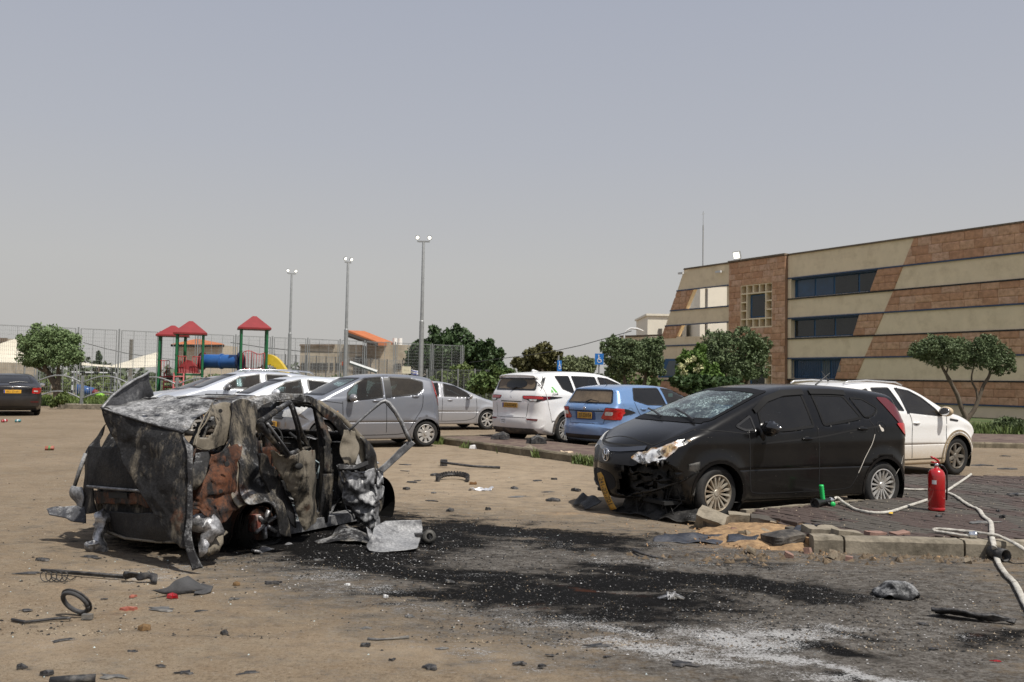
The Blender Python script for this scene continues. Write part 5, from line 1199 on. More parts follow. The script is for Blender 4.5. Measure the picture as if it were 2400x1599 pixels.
# pressed seams, hanging shreds, holes and flakes that break up the sheets
for pts,r0,m_ in (([c1(1350,300,7.6),c1(1345,420,7.6),c1(1330,560,7.5),c1(1290,620,7.45)],.010,wash),([c1(1210,305,7.45),c1(1160,400,7.3),c1(1085,590,7.12)],.007,wpale),([c1(680,290,7.9),c1(900,262,7.9),c1(1240,292,7.7)],.008,wash)):
    Q = [Vector(q) for q in chaikin(np.array([tuple(p) for p in pts]),2)]; MB().tube([q + Vector((noise.noise(q * 9),noise.noise(q * 9 + Vector((5,0,0))),noise.noise(q * 9 + Vector((0,5,0))))) * .02 for q in Q],r0,6).build('pressed_seam',m_,wr.root,True)
wmix = burnt('ashy_roof_edge',.50,.25,.35,soot=.1); wcp = burnt('charred_quarter_skin',.36,.10,.42,soot=.25)
crumple('rear_quarter_panel',loft([[c1(1345,296,7.62),c1(1420,285,7.75),c1(1510,290,7.95)],[c1(1335,430,7.55),c1(1420,430,7.68),c1(1500,450,7.85)],[c1(1325,580,7.48),c1(1420,590,7.62),c1(1515,600,7.8)],[c1(1385,720,7.46),c1(1480,720,7.6),c1(1565,740,7.76)],[c1(1400,850,7.42),c1(1510,850,7.55),c1(1630,850,7.75)],[c1(1440,985,7.36),c1(1540,935,7.48),c1(1650,930,7.66)],[c1(1600,985,7.5),c1(1640,985,7.58),c1(1685,985,7.68)],[c1(1650,1080,7.58),c1(1680,1090,7.64),c1(1715,1090,7.72)],[c1(1665,1200,7.62),c1(1700,1205,7.68),c1(1745,1210,7.78)]],26,60),30,64,wcp,wr.root,.03,6,111,.012,'charred rear quarter panel with blistered tan and rust patches')
crumple('roof_rail',loft([[c2(-20,192,8.0),c2(150,152,8.15),c2(400,136,8.5),c2(560,163,8.8),c2(705,262,9.0),c2(845,400,9.2)],[c2(-10,240,7.95),c2(170,190,8.1),c2(400,160,8.48),c2(555,188,8.78),c2(690,285,8.98),c2(815,420,9.18)],[c2(130,330,7.95),c2(185,232,8.08),c2(400,182,8.46),c2(545,212,8.76),c2(675,310,8.96),c2(790,440,9.16)]],50,8),60,9,wmix,wr.root,.022,7,113,.012)
crumple('a_post_foot',loft([[c2(790,400,9.1),c2(880,420,9.25)],[c2(790,520,9.0),c2(900,540,9.2)],[c2(800,660,8.95),c2(880,680,9.1)]],8,16),12,18,wpale,wr.root,.04,8,115,.01)
for i in range(34):
    x = rnd.choice([rnd.uniform(1080,1480),rnd.uniform(380,1000)]); y = rnd.uniform(640,1150); a = c1(x,y,7.0 + (1500 - x) * .0004 if x > 1050 else 7.7)
    h = wr.bvh.ray_cast(a + Vector((-1.5,-1.0,0)) * .6,Vector((1.5,1.0,0)).normalized())
    if h[0] is None: continue
    a = h[0]; L = rnd.uniform(.04,.16)
    MB().tube([a,a + Vector((-.02,-.03,-L * .5)),a + Vector((rnd.uniform(-.03,.0),rnd.uniform(-.05,.0),-L))],[.012,.008,.003],5).build('hanging_shred',wash if i % 2 else wdark,wr.root)
for (x,y,Y,r0) in ((1312,720,7.25,.018),(750,605,7.08,.012),(1268,358,7.42,.014),(1270,905,7.12,.014)):
    p_ = c1(x,y,Y - .03); n_ = (p_ - (WI @ Vector((0,0,CAMH)))).normalized(); MB().lathe([(0,0),(r0,0),(r0 * 1.2,.004)],14,Matrix.Translation(p_) @ n_.to_track_quat('Z','Y').to_matrix().to_4x4()).build('punched_hole',wcord,wr.root)

for pts,r0,m_ in (([c1(457,341,7.39),c1(640,401,7.28),c1(830,456,7.18),c1(1015,506,7.08)],.012,wash),([c1(457,338,7.39),c1(520,268,7.49),c1(640,168,7.69),c1(785,98,7.94)],.012,wsil)):
    Q = [Vector(q) for q in chaikin(np.array([tuple(p) for p in pts]),2)]; MB().tube([q + Vector((noise.noise(q * 9),noise.noise(q * 9 + Vector((5,0,0))),0)) * .015 for q in Q],r0,6).build('rolled_edge',m_,tg,True)

# ================================================================ GROUND
def lines_of(lo,hi,fine0,fine1,step,grow=1.12):
    a = list(np.arange(fine0,fine1 + 1e-6,step)); s_ = step; x = fine1
    while x < hi: s_ = min(s_ * grow,40); x += s_; a.append(x)
    s_ = step; x = fine0; b = []
    while x > lo: s_ = min(s_ * grow,40); x -= s_; b.append(x)
    return np.array(sorted(b) + a)
gx = lines_of(-420,420,-6.5,6.5,.05); gy = lines_of(-30,700,4.3,12.5,.05)
GX,GY = np.meshgrid(gx,gy); nxg,nyg = len(gx),len(gy)
PX,PY = proj(np.stack([GX.ravel(),np.maximum(GY.ravel(),2.5),np.zeros(GX.size)],1))
okp = GY.ravel() > 2.5
def fn2(x,y,sc,seed=0):     # cheap smooth value noise
    r_ = np.random.RandomState(seed); T = r_.rand(64,64)
    xs,ys = x * sc,y * sc; xi,yi = np.floor(xs).astype(int),np.floor(ys).astype(int); fx,fy = xs - xi,ys - yi
    fx = fx * fx * (3 - 2 * fx); fy = fy * fy * (3 - 2 * fy); g = lambda a,b: T[a % 64,b % 64]
    return (g(xi,yi) * (1 - fx) + g(xi + 1,yi) * fx) * (1 - fy) + (g(xi,yi + 1) * (1 - fx) + g(xi + 1,yi + 1) * fx) * fy
gxf,gyf = GX.ravel(),GY.ravel()
wx = PX + 110 * (fn2(gxf,gyf,1.3,1) - .5) + 50 * (fn2(gxf,gyf,4.1,2) - .5) + 20 * (fn2(gxf,gyf,11,3) - .5)
wy = PY + 26 * (fn2(gxf,gyf,1.5,4) - .5) + 14 * (fn2(gxf,gyf,4.7,5) - .5) + 7 * (fn2(gxf,gyf,12,6) - .5)
def blobs(L):
    out = np.zeros(PX.size)
    for cx_,cy_,rx,ry,ang,st in L:
        c_,s_ = math.cos(math.radians(ang)),math.sin(math.radians(ang)); dx,dy = wx - cx_,wy - cy_
        u,v = (dx * c_ + dy * s_) / rx,(-dx * s_ + dy * c_) / ry
        d = u * u + v * v; out = np.maximum(out,st * np.exp(-1.0 * d))
    return out * okp
char_a = blobs([(600,1262,330,42,0,.95),(780,1290,230,42,6,.9),(960,1262,230,30,3,.95),(900,1225,150,30,0,.8),(1240,1256,330,24,4,1.0),(1120,1240,130,22,3,.95),(1480,1280,160,12,4,.45),(880,1330,260,30,4,.75),(1080,1350,330,32,4,.8),
    (1300,1396,330,32,4,.95),(1180,1400,260,26,2,.9),(1500,1362,330,28,3,.85),(1640,1350,330,18,7,.9),(1850,1388,260,16,6,.85),(1540,1410,300,28,0,.8),(1420,1440,260,24,0,.75),(1480,1470,190,14,-3,.6),(1960,1515,140,12,8,.8),(2030,1482,90,8,12,.7),
    (1890,1500,60,9,-8,.7),(2060,1590,170,14,8,.7),(2340,1495,110,32,0,.6),(2080,1395,120,12,6,.4),(960,1400,200,18,3,.7),(860,1425,110,8,-4,.35),(1800,1318,160,10,0,.5),(2170,1325,160,6,2,.3),(300,1275,160,18,0,.3),(1640,1255,160,9,-2,.5),(1760,1505,130,12,6,.5)])
grey_a = blobs([(1000,1310,560,90,2,1.),(1500,1390,740,130,4,1.1),(1950,1460,620,190,3,1.05),(1500,1310,520,60,2,.9),(820,1380,260,60,2,.6),(2250,1380,260,110,5,.55),(1240,1430,360,50,4,.6),(540,1320,180,40,0,.4),(1850,1570,620,60,3,.8),(2250,1560,260,70,0,.7)])
white_a = blobs([(1420,1478,230,16,9,.8),(1250,1462,160,14,6,.55),(1500,1520,230,20,5,.9),(1700,1490,190,26,6,1.),(1850,1475,200,22,4,.9),(1760,1530,260,18,6,.95),(1960,1560,300,10,9,1.),(1660,1548,200,14,4,.8),(2100,1580,260,12,9,.9),(1950,1590,200,14,4,.7),(1980,1462,130,10,4,.7),
    (1080,1345,150,8,4,.45),(740,1352,110,22,3,.5),(820,1385,140,16,2,.5),(980,1430,240,16,3,.4),(1480,1310,220,12,3,.5),(1640,1285,190,12,0,.4),(1720,1320,170,8,3,.4),(360,1342,110,14,-4,.6),(420,1328,90,8,0,.5),(1050,1520,240,18,4,.35),(1250,1560,200,16,0,.35),(1900,1325,160,14,2,.35),(2010,1400,260,18,5,.3),(130,1500,130,26,0,.35),(20,1330,60,26,20,.3),(1250,1440,200,10,4,.5),(2240,1480,160,30,10,.35),(1290,1275,160,8,6,.35)])
sand_a = blobs([(1360,1205,150,12,3,.75),(1470,1212,90,10,0,.5),(1760,1262,190,42,0,1.),(1700,1290,200,22,0,.8),(1880,1300,180,10,3,.7),(1620,1228,90,16,0,.6),(160,1390,150,20,0,.5),(290,1430,120,8,-3,.6),(2330,1140,120,12,0,.5),(130,1500,220,60,0,.35),(1420,1180,60,12,0,.5)])
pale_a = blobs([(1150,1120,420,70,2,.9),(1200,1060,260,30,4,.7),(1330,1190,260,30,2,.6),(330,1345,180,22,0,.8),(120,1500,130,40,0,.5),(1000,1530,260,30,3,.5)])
red_a = blobs([(1390,1382,150,5,4,.9),(1180,1422,90,5,-3,.6),(1250,1428,60,4,0,.6),(270,1436,60,5,-5,.5),(1500,1400,80,4,0,.5),(2330,1480,50,14,-20,.5)])
zg = (.010 * (fn2(gxf,gyf,1.1,8) - .5) + .006 * (fn2(gxf,gyf,5,9) - .5) + np.where(gyf < 14,.010 * (fn2(gxf,gyf,14,10) - .5) * (.25 + char_a),0)) * (gyf < 30)
zg += .018 * sand_a * fn2(gxf,gyf,6,12) * okp * (gyf < 12)
V = np.stack([gxf,gyf,zg],1)
ii = (np.arange(nyg - 1)[:,None] * nxg + np.arange(nxg - 1)[None,:]).ravel()
F = np.stack([ii,ii + 1,ii + nxg + 1,ii + nxg],1)
me = bpy.data.meshes.new('ground'); me.vertices.add(len(V)); me.vertices.foreach_set('co',V.ravel().astype(np.float32))
me.loops.add(F.size); me.loops.foreach_set('vertex_index',F.ravel().astype(np.int32)); me.polygons.add(len(F))
me.polygons.foreach_set('loop_start',np.arange(0,F.size,4,dtype=np.int32)); me.polygons.foreach_set('loop_total',np.full(len(F),4,np.int32))
me.polygons.foreach_set('use_smooth',np.ones(len(F),bool)); me.update(calc_edges=True); me.validate()
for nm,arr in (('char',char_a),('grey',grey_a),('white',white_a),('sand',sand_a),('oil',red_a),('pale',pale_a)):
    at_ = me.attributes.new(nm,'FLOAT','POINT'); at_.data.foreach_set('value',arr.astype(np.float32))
k = NT('dusty_asphalt')
big = k.noise(.55,6,.6); mid = k.noise(3.1,9,.72); fine = k.noise(42,7,.82); grit = k.noise(120,4,.8); med = k.noise(12,7,.75)
stk = k.noise(4.2,9,.74,k.mapping((.75,1.35,1),rot=(0,0,.25))); stk2 = k.noise(11,8,.78,k.mapping((.85,1.2,1),rot=(0,0,-.3)))
base = k.mix(k.ramp(big,[(.35,0.),(.65,1.)]),(.205,.158,.108),(.262,.205,.144))
base = k.mix(k.math('MULTIPLY',k.ramp(mid,[(.48,0.),(.72,1.)]),.8),base,(.27,.228,.17))
base = k.mix(k.math('MULTIPLY',k.ramp(mid,[(.26,1.),(.44,0.)]),.5),base,(.155,.10,.057))
base = k.mix(k.math('MULTIPLY',k.ramp(med,[(.30,1.),(.48,0.)]),.6),base,(.12,.085,.055))
base = k.mix(k.math('MULTIPLY',k.ramp(stk,[(.58,0.),(.72,1.)]),.5),base,(.085,.068,.054))
base = k.mix(k.math('MULTIPLY',k.ramp(fine,[(.36,1.),(.47,0.)]),.78),base,(.055,.045,.036))
base = k.mix(k.math('MULTIPLY',k.ramp(fine,[(.56,0.),(.66,1.)]),.6),base,(.42,.36,.28))
sp1 = k.ramp(k.voro(55),[(.10,1.),(.24,0.)]); spc = k.ramp(k.noise(23,2),[(.50,0.),(.58,1.)])
base = k.mix(k.math('MULTIPLY',k.math('MULTIPLY',sp1,spc),.8),base,(.03,.028,.026))
base = k.mix(k.math('MULTIPLY',k.ramp(grit,[(.38,1.),(.5,0.)]),.45),base,(.09,.07,.052))
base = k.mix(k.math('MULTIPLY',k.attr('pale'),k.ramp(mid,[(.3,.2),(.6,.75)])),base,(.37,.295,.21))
def fld(nm,nz,amt,lo=.42,hi=.62): return k.ramp(k.math('ADD',k.attr(nm),k.math('MULTIPLY',k.math('SUBTRACT',nz,.5),amt)),[(lo,0.),(hi,1.)])
oc = k.math('ADD',k.math('MULTIPLY',med,.5),k.math('MULTIPLY',fine,.5))
oc2 = k.math('ADD',k.math('MULTIPLY',stk,.45),k.math('ADD',k.math('MULTIPLY',fine,.3),k.math('MULTIPLY',stk2,.25)))
oc3 = k.math('ADD',k.math('MULTIPLY',stk2,.5),k.math('MULTIPLY',fine,.5))
col = k.mix(k.math('MULTIPLY',fld('sand',oc,2.6,.45,.95),.8),base,k.mix(k.ramp(fine,[(.4,0.),(.6,1.)]),(.18,.11,.06),(.40,.265,.145)))
greyc = k.mix(k.ramp(oc3,[(.43,0.),(.60,1.)]),(.013,.0125,.0125),(.185,.176,.165))
col = k.mix(k.math('MULTIPLY',fld('grey',oc2,3.6,.02,.60),.9),col,greyc)
charc = k.mix(k.ramp(oc3,[(.58,0.),(.70,1.)]),(.004,.004,.0043),(.075,.075,.077))
col = k.mix(k.math('MULTIPLY',fld('char',oc2,4.2,.28,.56),.97),col,charc)
wn = k.math('ADD',k.math('MULTIPLY',k.noise(60,7,.85),.6),k.math('ADD',k.math('MULTIPLY',stk,.2),k.math('MULTIPLY',stk2,.2)))
wf = k.ramp(k.math('ADD',wn,k.math('MULTIPLY',k.math('SUBTRACT',k.attr('white'),.50),.15)),[(.515,0.),(.548,1.)])
wf = k.math('MULTIPLY',wf,k.ramp(k.attr('white'),[(.05,0.),(.3,1.)]))
col = k.mix(k.math('MULTIPLY',wf,.9),col,(.39,.39,.39))
flk = k.math('MULTIPLY',k.ramp(k.voro(75),[(.07,1.),(.13,0.)]),k.ramp(k.noise(9,4,.7),[(.50,0.),(.58,1.)]))
col = k.mix(k.math('MULTIPLY',flk,k.math('MINIMUM',k.math('ADD',k.attr('char'),k.attr('grey')),.9)),col,(.42,.42,.43))
col = k.mix(k.math('MULTIPLY',fld('oil',oc2,3.0,.4,.8),.7),col,(.06,.022,.012))
k.set(color=col,rough=k.ramp(k.math('SUBTRACT',k.attr('char'),k.math('MULTIPLY',med,.6)),[(.15,.95),(.6,.75)]),spec=.06)
k.bump(k.math('ADD',k.math('MULTIPLY',med,.8),k.math('ADD',fine,k.math('MULTIPLY',grit,.6))),.75,.012)
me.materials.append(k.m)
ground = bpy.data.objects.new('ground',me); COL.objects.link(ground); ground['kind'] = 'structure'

# ---------------------------------------------------------------- pavement island with pavers and kerb stones
UX,VX_ = Vector((.52,-.854,0)),Vector((.854,.52,0))     # course direction and across
def poly_in(p,poly): return bool(in_poly(np.array([p[0]]),np.array([p[1]]),poly)[0])
kn = [G(1905,1295),G(2400,1309)]
kdir = (kn[1] - kn[0]).normalized(); kdir.z = 0; knorm = Vector((-kdir.y,kdir.x,0))
kend = kn[0] + kdir * 8
isl = [(kn[0] + knorm * .16 + kdir * 0.0)[:2],(kend + knorm * .16)[:2],(11.5,14.25),(5.1,14.25),(4.95,11.35),(2.62,9.86),(2.62,9.55),(3.05,9.05),(2.75,8.75)]
isl = [tuple(p) for p in isl]
conc = mat('kerb_concrete',(.27,.235,.18),.9,var=.25,scale=7,dirt=(.11,.095,.07),damt=.6,dscale=4,bump=.5,bscale=45)
conc_b = mat('charred_concrete',(.035,.032,.03),.85,var=.5,scale=8,dirt=(.16,.14,.115),damt=.45,dscale=6,bump=.6,bscale=35)
sandm = mat('orange_sand',(.34,.22,.115),.95,var=.3,scale=9,dirt=(.16,.10,.055),damt=.55,dscale=13,bump=.9,bscale=70)
b = MB(); b.prism(isl,.0,.10); slab = b.build('pavement',sandm); slab['kind'] = 'structure'
pav_red = mat('red_paver',(.066,.045,.038),.85,var=.3,scale=5,dirt=(.05,.042,.038),damt=.45,dscale=7,bump=.4,bscale=60)
pav_grey = mat('grey_paver',(.070,.062,.052),.88,var=.3,scale=5,dirt=(.06,.05,.045),damt=.45,dscale=7,bump=.4,bscale=60)
pav_pink = mat('broken_paver_face',(.24,.145,.115),.9,var=.2,scale=8,bump=.4)
def unit_box(name,m,dx,dy,dz,bw):
    o = MB().box((0,0,0),(dx,dy,dz)).build(name,m); bm = bmesh.new(); bm.from_mesh(o.data)
    bmesh.ops.bevel(bm,geom=[e for e in bm.edges if all(v.co.z > 0 for v in e.verts)],offset=bw,segments=1,affect='EDGES'); bm.to_mesh(o.data); bm.free(); d_ = o.data; bpy.data.objects.remove(o); return d_
pmesh = {c_: unit_box('paver',c_,.193,.093,.07,.006) for c_ in (pav_red,pav_grey)}
cand = []; rr_ = random.Random(5)
org = Vector((2.5,8.2,0))
for i in range(-60,90):
    for j in range(-30,130):
        c_ = org + UX * ((i + (.5 if j % 2 else 0)) * .2) + VX_ * (j * .1)
        if not poly_in(c_,isl) or min((Vector((*c_[:2],0)) - kn[0]).dot(knorm) - .16,9) < .03: continue
        far_ = c_.x / c_.y > .62
        cand.append((c_,i,j,far_))
cand.sort(key=lambda t: t[0].y + abs(t[0].x - 4) * .25 + 50 * t[3])
rest = {pav_red: MB(),pav_grey: MB()}
for n_,(c_,i,j,far_) in enumerate(cand):
    dk = (c_ - kn[0]).dot(knorm); nz_ = noise.noise(c_ * .55 + Vector((3,1,0)))
    red = dk < .42 or (j % 14 in (6,7,8,9)) or nz_ > .28 or (c_.x < 3.5 and c_.y > 9.2)
    m_ = pav_red if red else pav_grey
    near_break = max(0,1 - (c_ - Vector((2.75,8.9,0))).length / 1.1)
    z = .10 + .002 + rr_.uniform(-.004,.004) - near_break * rr_.uniform(0,.03)
    ang = math.atan2(UX.y,UX.x) + rr_.uniform(-.02,.02) * (1 + 8 * near_break)
    if n_ < 290:
        o = bpy.data.objects.new('paver',pmesh[m_]); COL.objects.link(o); o.parent = slab
        o.location = (c_.x,c_.y,z); o.rotation_euler = (rr_.uniform(-.06,.06) * near_break * 2,rr_.uniform(-.06,.06) * near_break * 2,ang)
    else: rest[m_].box((c_.x,c_.y,z),(.193,.093,.07),rz=ang)
for nm_,m_ in (('red_paving',pav_red),('grey_paving',pav_grey)):
    o = rest[m_].build(nm_,m_,slab); o['kind'] = 'stuff'
def kerb_run(p0,p1,L,h,w,parent,m=conc,first=None,gap=.012,z0=-.02,seed=1,brk=()):
    d = (p1 - p0); T = d.length; d.normalize(); nr = Vector((-d.y,d.x,0)); x = 0; r_ = random.Random(seed); i = 0; out = []
    while x < T - .05:
        l = min(first[i] if first and i < len(first) else L,T - x)
        prof = [(0,z0),(0,h - .03),(.025,h),(w,h),(w,z0)]
        V_ = []; ns_ = 6
        for a in range(ns_ + 1):
            t = x + gap / 2 + (l - gap) * a / ns_
            for (u,z) in prof:
                q = Vector((t,u,z)) * 5; V_.append(p0 + d * t + nr * (u + .012 * noise.noise(q + Vector((seed,0,0)))) + Vector((0,0,z + .010 * noise.noise(q * 1.6 + Vector((0,7,seed))) * (z > 0))))
        F_ = [(a * 5 + b_,a * 5 + (b_ + 1) % 5,(a + 1) * 5 + (b_ + 1) % 5,(a + 1) * 5 + b_) for a in range(ns_) for b_ in range(5)]
        F_ += [(4,3,2,1,0),tuple(ns_ * 5 + b_ for b_ in range(5))]
        out.append(mk('kerb_stone',V_,F_,m,parent)); x += l; i += 1
    return out
kerb_run(kn[0],kend,1.05,.142,.16,slab,first=[.28,1.06],gap=.02,seed=3)
kb0,kb1 = Vector((2.52,9.90,0)),Vector((4.92,11.42,0))
kerb_run(kb1,kb0,.9,.14,.10,slab,gap=.01,seed=5)
kerb_run(Vector((5.0,14.35,0)),Vector((4.85,11.5,0)),1.0,.14,.1,slab,seed=7)
# sand spilling from the broken corner
def pile(u,v):
    x,y = 1.6 + 1.7 * u,8.0 + 1.9 * v; r_ = ((x - 2.55) / .78) ** 2 + ((y - 8.95) / .85) ** 2
    n_ = noise.fractal(Vector((x * 3,y * 3,0)),1,2,5)
    return Vector((x,y,-.03 + .125 * max(0,1 - r_ ** 1.3 * (1 + .5 * n_)) + .022 * n_))
sandpile = crumple('sand_pile',pile,110,110,sandm,None,.012,14,5,thick=0)
tag(sandpile,kind='stuff')
crumb_s = MB()
for i in range(900):
    x,y = rr_.gauss(2.5,.45),rr_.gauss(8.85,.42); s_ = rr_.uniform(.006,.02); q = Vector((x,y,.0 + .07 * math.exp(-((x - 2.5) / .5) ** 2 - ((y - 8.95) / .45) ** 2) + .01))
    vs = [q + Vector((rr_.uniform(-1,1),rr_.uniform(-1,1),rr_.uniform(-.7,.9))).normalized() * s_ for _ in range(4)]
    crumb_s.add(vs,[(0,1,2),(0,3,1),(1,3,2),(0,2,3)])
tag(crumb_s.build('sand_lumps',mat('sand_lump',(.36,.23,.125),.95,var=.5,scale=20)),kind='stuff')
# displaced kerb blocks and pavers, each a thing
def block(name,label,cat,loc,dims,rot,m,seed,rough=.012,group=None,m2=None):
    o = MB().box((0,0,0),dims).build(name,m); bm = bmesh.new(); bm.from_mesh(o.data)
    bmesh.ops.subdivide_edges(bm,edges=bm.edges[:],cuts=3,use_grid_fill=True)
    for v in bm.verts:
        q = v.co * 9 + Vector((seed,seed * 2,0)); v.co += Vector((noise.noise(q),noise.noise(q + Vector((4,0,0))),noise.noise(q + Vector((0,4,0))))) * rough
    bm.to_mesh(o.data); bm.free(); o.location = loc; o.rotation_euler = rot
    if m2:
        o.data.materials.append(m2)
        for p in o.data.polygons:
            c_ = p.center
            if p.normal.y < -.5 and c_.x > -dims[0] * .3 and c_.z < dims[2] * .2: p.material_index = 1
    return tag(o,label,cat,group)
gk = G(1668,1245)
block('kerb_block','overturned angular kerb block with a charred hollow, beside the black car front wheel','concrete block',(gk.x + .02,gk.y + .10,.085),(.30,.18,.17),(.5,.25,-.5),conc,1,.03,m2=conc_b)
gk = G(1830,1285)
block('charred_kerb_block','blackened kerb block tipped over at the broken end of the pavement','concrete block',(gk.x + .05,gk.y + .08,.065),(.36,.20,.12),(.12,-.08,.35),conc_b,2,.03)
for i,(px,py,dims,rot,m_,lab) in enumerate([
    (1740,1213,(.30,.12,.10),(.1,.05,-.1),conc,'pale concrete block in the sand, left of the dark grey one'),
    (1793,1222,(.30,.13,.10),(.2,.1,-.12),pav_grey,'dark grey paver tilted on the sand heap'),
    (1765,1203,(.22,.16,.05),(.25,0,.1),pav_pink,'pink broken paver lying behind the loose blocks'),
    (1852,1228,(.24,.12,.06),(.1,-.1,.5),pav_red,'red paver lying loose on the sand'),
    (1925,1242,(.34,.16,.07),(.12,.05,.3),conc,'pale slab tilted at the edge of the paving'),
    (1985,1250,(.26,.12,.07),(.06,.1,.2),conc,'small pale slab beside the kerb top'),
    (2052,1249,(.20,.09,.04),(.1,.05,.35),pav_pink,'pinkish loose paver on the kerb edge, nearer the break'),
    (2110,1249,(.18,.09,.04),(.1,-.05,.5),pav_pink,'pinkish loose paver on the kerb edge, farther from the break')]):
    g_ = G(px,py,.08 if px < 1900 else .15); block('loose_paver',lab,'paving stone',(g_.x,g_.y,(.07 if px < 1900 else .14)),dims,rot,m_,10 + i,.012,'stones knocked loose from the pavement')
chunk = mat('broken_concrete',(.30,.25,.18),.95,var=.4,scale=12,dirt=(.12,.08,.05),damt=.6,dscale=9,bump=.7)
for i,(px,py,s_,lab) in enumerate([(1716,1252,.05,'small broken lump by the overturned kerb block'),(1745,1262,.06,'broken lump on the sand below the overturned block'),(1790,1258,.05,'broken lump in the middle of the sand spill'),(1826,1262,.045,'small lump above the charred kerb block'),(1812,1236,.05,'lump beside the red loose paver'),(1880,1268,.06,'broken lump right of the charred kerb block'),(1893,1290,.05,'crumbled lump at the end of the kerb'),(1760,1292,.06,'broken lump left of the charred block'),(1960,1303,.07,'flat broken chunk at the kerb foot'),(1990,1307,.04,'small chunk at the kerb foot'),(2270,1312,.04,'tiny chunk by the kerb joint'),(1692,1226,.05,'broken lump between the block and the pale slab'),(1850,1300,.045,'small lump on the edge of the sand')]):
    g_ = G(px,py,.03); block('broken_chunk',lab,'rubble',(g_.x,g_.y,s_ * .45 + (.05 if py < 1275 else 0)),(s_ * 1.6,s_ * 1.1,s_),(rr_.uniform(-.4,.4),rr_.uniform(-.4,.4),rr_.uniform(0,3)),chunk if i % 3 else pav_pink,40 + i,s_ * .45,'broken lumps at the torn end of the pavement')
# middle island
m0,m1 = Vector((-1.95,21.5,0)),Vector((2.75,14.4,0))
md = (m1 - m0).normalized(); mn = Vector((-md.y,md.x,0))
MI = [m0 + mn * .12,m1 + mn * .12,m1 + mn * 1.9,m0 + mn * 1.9]
b = MB(); b.prism([tuple(p[:2]) for p in MI],0,.135); mi = b.build('pavement',mat('old_red_paving',(.095,.06,.05),.9,var=.35,scale=3,dirt=(.16,.125,.09),damt=.5,dscale=3,bump=.5,bscale=30)); mi['kind'] = 'structure'
kerb_run(m0,m1,1.0,.155,.12,mi,mat('dull_kerb',(.19,.16,.11),.92,var=.25,scale=6,dirt=(.09,.075,.05),damt=.6,dscale=4,bump=.5),seed=9)
kerb_run(m0 + mn * 1.9,m0,1.0,.155,.12,mi,MAT['dull_kerb'],seed=11)
# far kerbs
fr0 = G(2215,1048); fr1 = G(2400,1051) + Vector((8,-.6,0))
frn = Vector((0.05,1,0)); b = MB(); b.prism([(fr0.x,fr0.y + .12),(fr1.x,fr1.y + .12),(fr1.x + .3,fr1.y + 5),(fr0.x + .3,fr0.y + 5)],0,.12); o = b.build('pavement',MAT['old_red_paving']); o['kind'] = 'structure'
kerb_run(fr0,fr1,1.0,.14,.12,o,MAT['dull_kerb'],seed=13)
fl0 = G(133,958); fl1 = G(470,966); b = MB(); nl = Vector((-.02,1,0))
b.prism([(fl0.x,fl0.y + .14),(fl1.x,fl1.y + .14),(fl1.x,fl1.y + 3.5),(fl0.x,fl0.y + 3.5)],0,.14)
o = b.build('verge',mat('verge_soil',(.12,.10,.06),.95,var=.4,scale=3,dirt=(.06,.10,.025),damt=.8,dscale=1.5,bump=.5)); o['kind'] = 'structure'
kerb_run(fl0,fl1,1.0,.22,.16,o,conc,seed=15)

# ---------------------------------------------------------------- crumbs of char, glass and stone
def scatter(name,n,m,pos,smin,smax,flat=.6,seed=1,zf=None):
    r_ = random.Random(seed); mb = MB(); i = 0; t = 0
    while i < n and t < n * 6:
        t += 1; p = pos(r_)
        if p is None: continue
        i += 1; s_ = smin + (smax - smin) * r_.random() ** 3; z = p[2] if len(p) > 2 else 0
        q = Vector((p[0],p[1],z + s_ * .25)); a = r_.uniform(0,6.28); el = r_.uniform(.4,1)
        pts = []
        for k_ in range(5):
            th = a + k_ * 1.257; rr = s_ * r_.uniform(.6,1.1); pts.append(q + Vector((rr * math.cos(th),rr * math.sin(th) * el,-s_ * .25)))
        pts += [q + Vector((r_.uniform(-.4,.4) * s_,r_.uniform(-.4,.4) * s_,s_ * flat * r_.uniform(.5,1.2)))]
        mb.add(pts,[(k_,(k_ + 1) % 5,5) for k_ in range(5)] + [(4,3,2,1,0)])
    o = mb.build(name,m); o['kind'] = 'stuff'; return o
def in_view(r_):
    y = 5.2 + 18 * r_.random() ** 2.0; x = (r_.random() * 2 - 1) * .60 * y
    return (x,y)
def zone(L):
    def f(r_):
        cx_,cy_,rx,ry = L[int(r_.random() * len(L))]; px,py = r_.gauss(cx_,rx),r_.gauss(cy_,ry)
        if py < 930 or py > 1640 or px < -50 or px > 2450: return None
        g = G(px,py); return (g.x,g.y)
    return f
charcrumb = mat('charcoal_crumb',(.007,.007,.0075),.8,var=.6,scale=40)
stonecrumb = mat('pale_grit',(.36,.30,.22),.9,var=.4,scale=15)
brown_c = mat('brown_grit',(.13,.095,.06),.9,var=.5,scale=15)
ashcrumb = mat('ash_crumb',(.5,.5,.5),.9,var=.5,scale=30)
glasscr = mat('glass_crumb',(.5,.6,.6),.1,var=.3,scale=50,spec=1.0)
isl_np = np.array(isl)
def off_isl(f):
    def g(r_):
        p = f(r_)
        return None if p is None or poly_in(p,isl) else p
    return g
scatter('charcoal_crumbs',3600,charcrumb,off_isl(in_view),.003,.016,.35,1)
scatter('pale_gravel',3800,stonecrumb,off_isl(in_view),.003,.009,.4,2)
scatter('brown_gravel',4200,brown_c,off_isl(in_view),.003,.011,.4,3)
scatter('charred_rubble',8000,charcrumb,off_isl(zone([(900,1270,170,30),(760,1300,200,28),(1050,1300,260,45),(1350,1400,280,45),(1650,1380,300,40),(1500,1450,300,40),(1150,1250,150,22)])),.003,.014,.4,4)
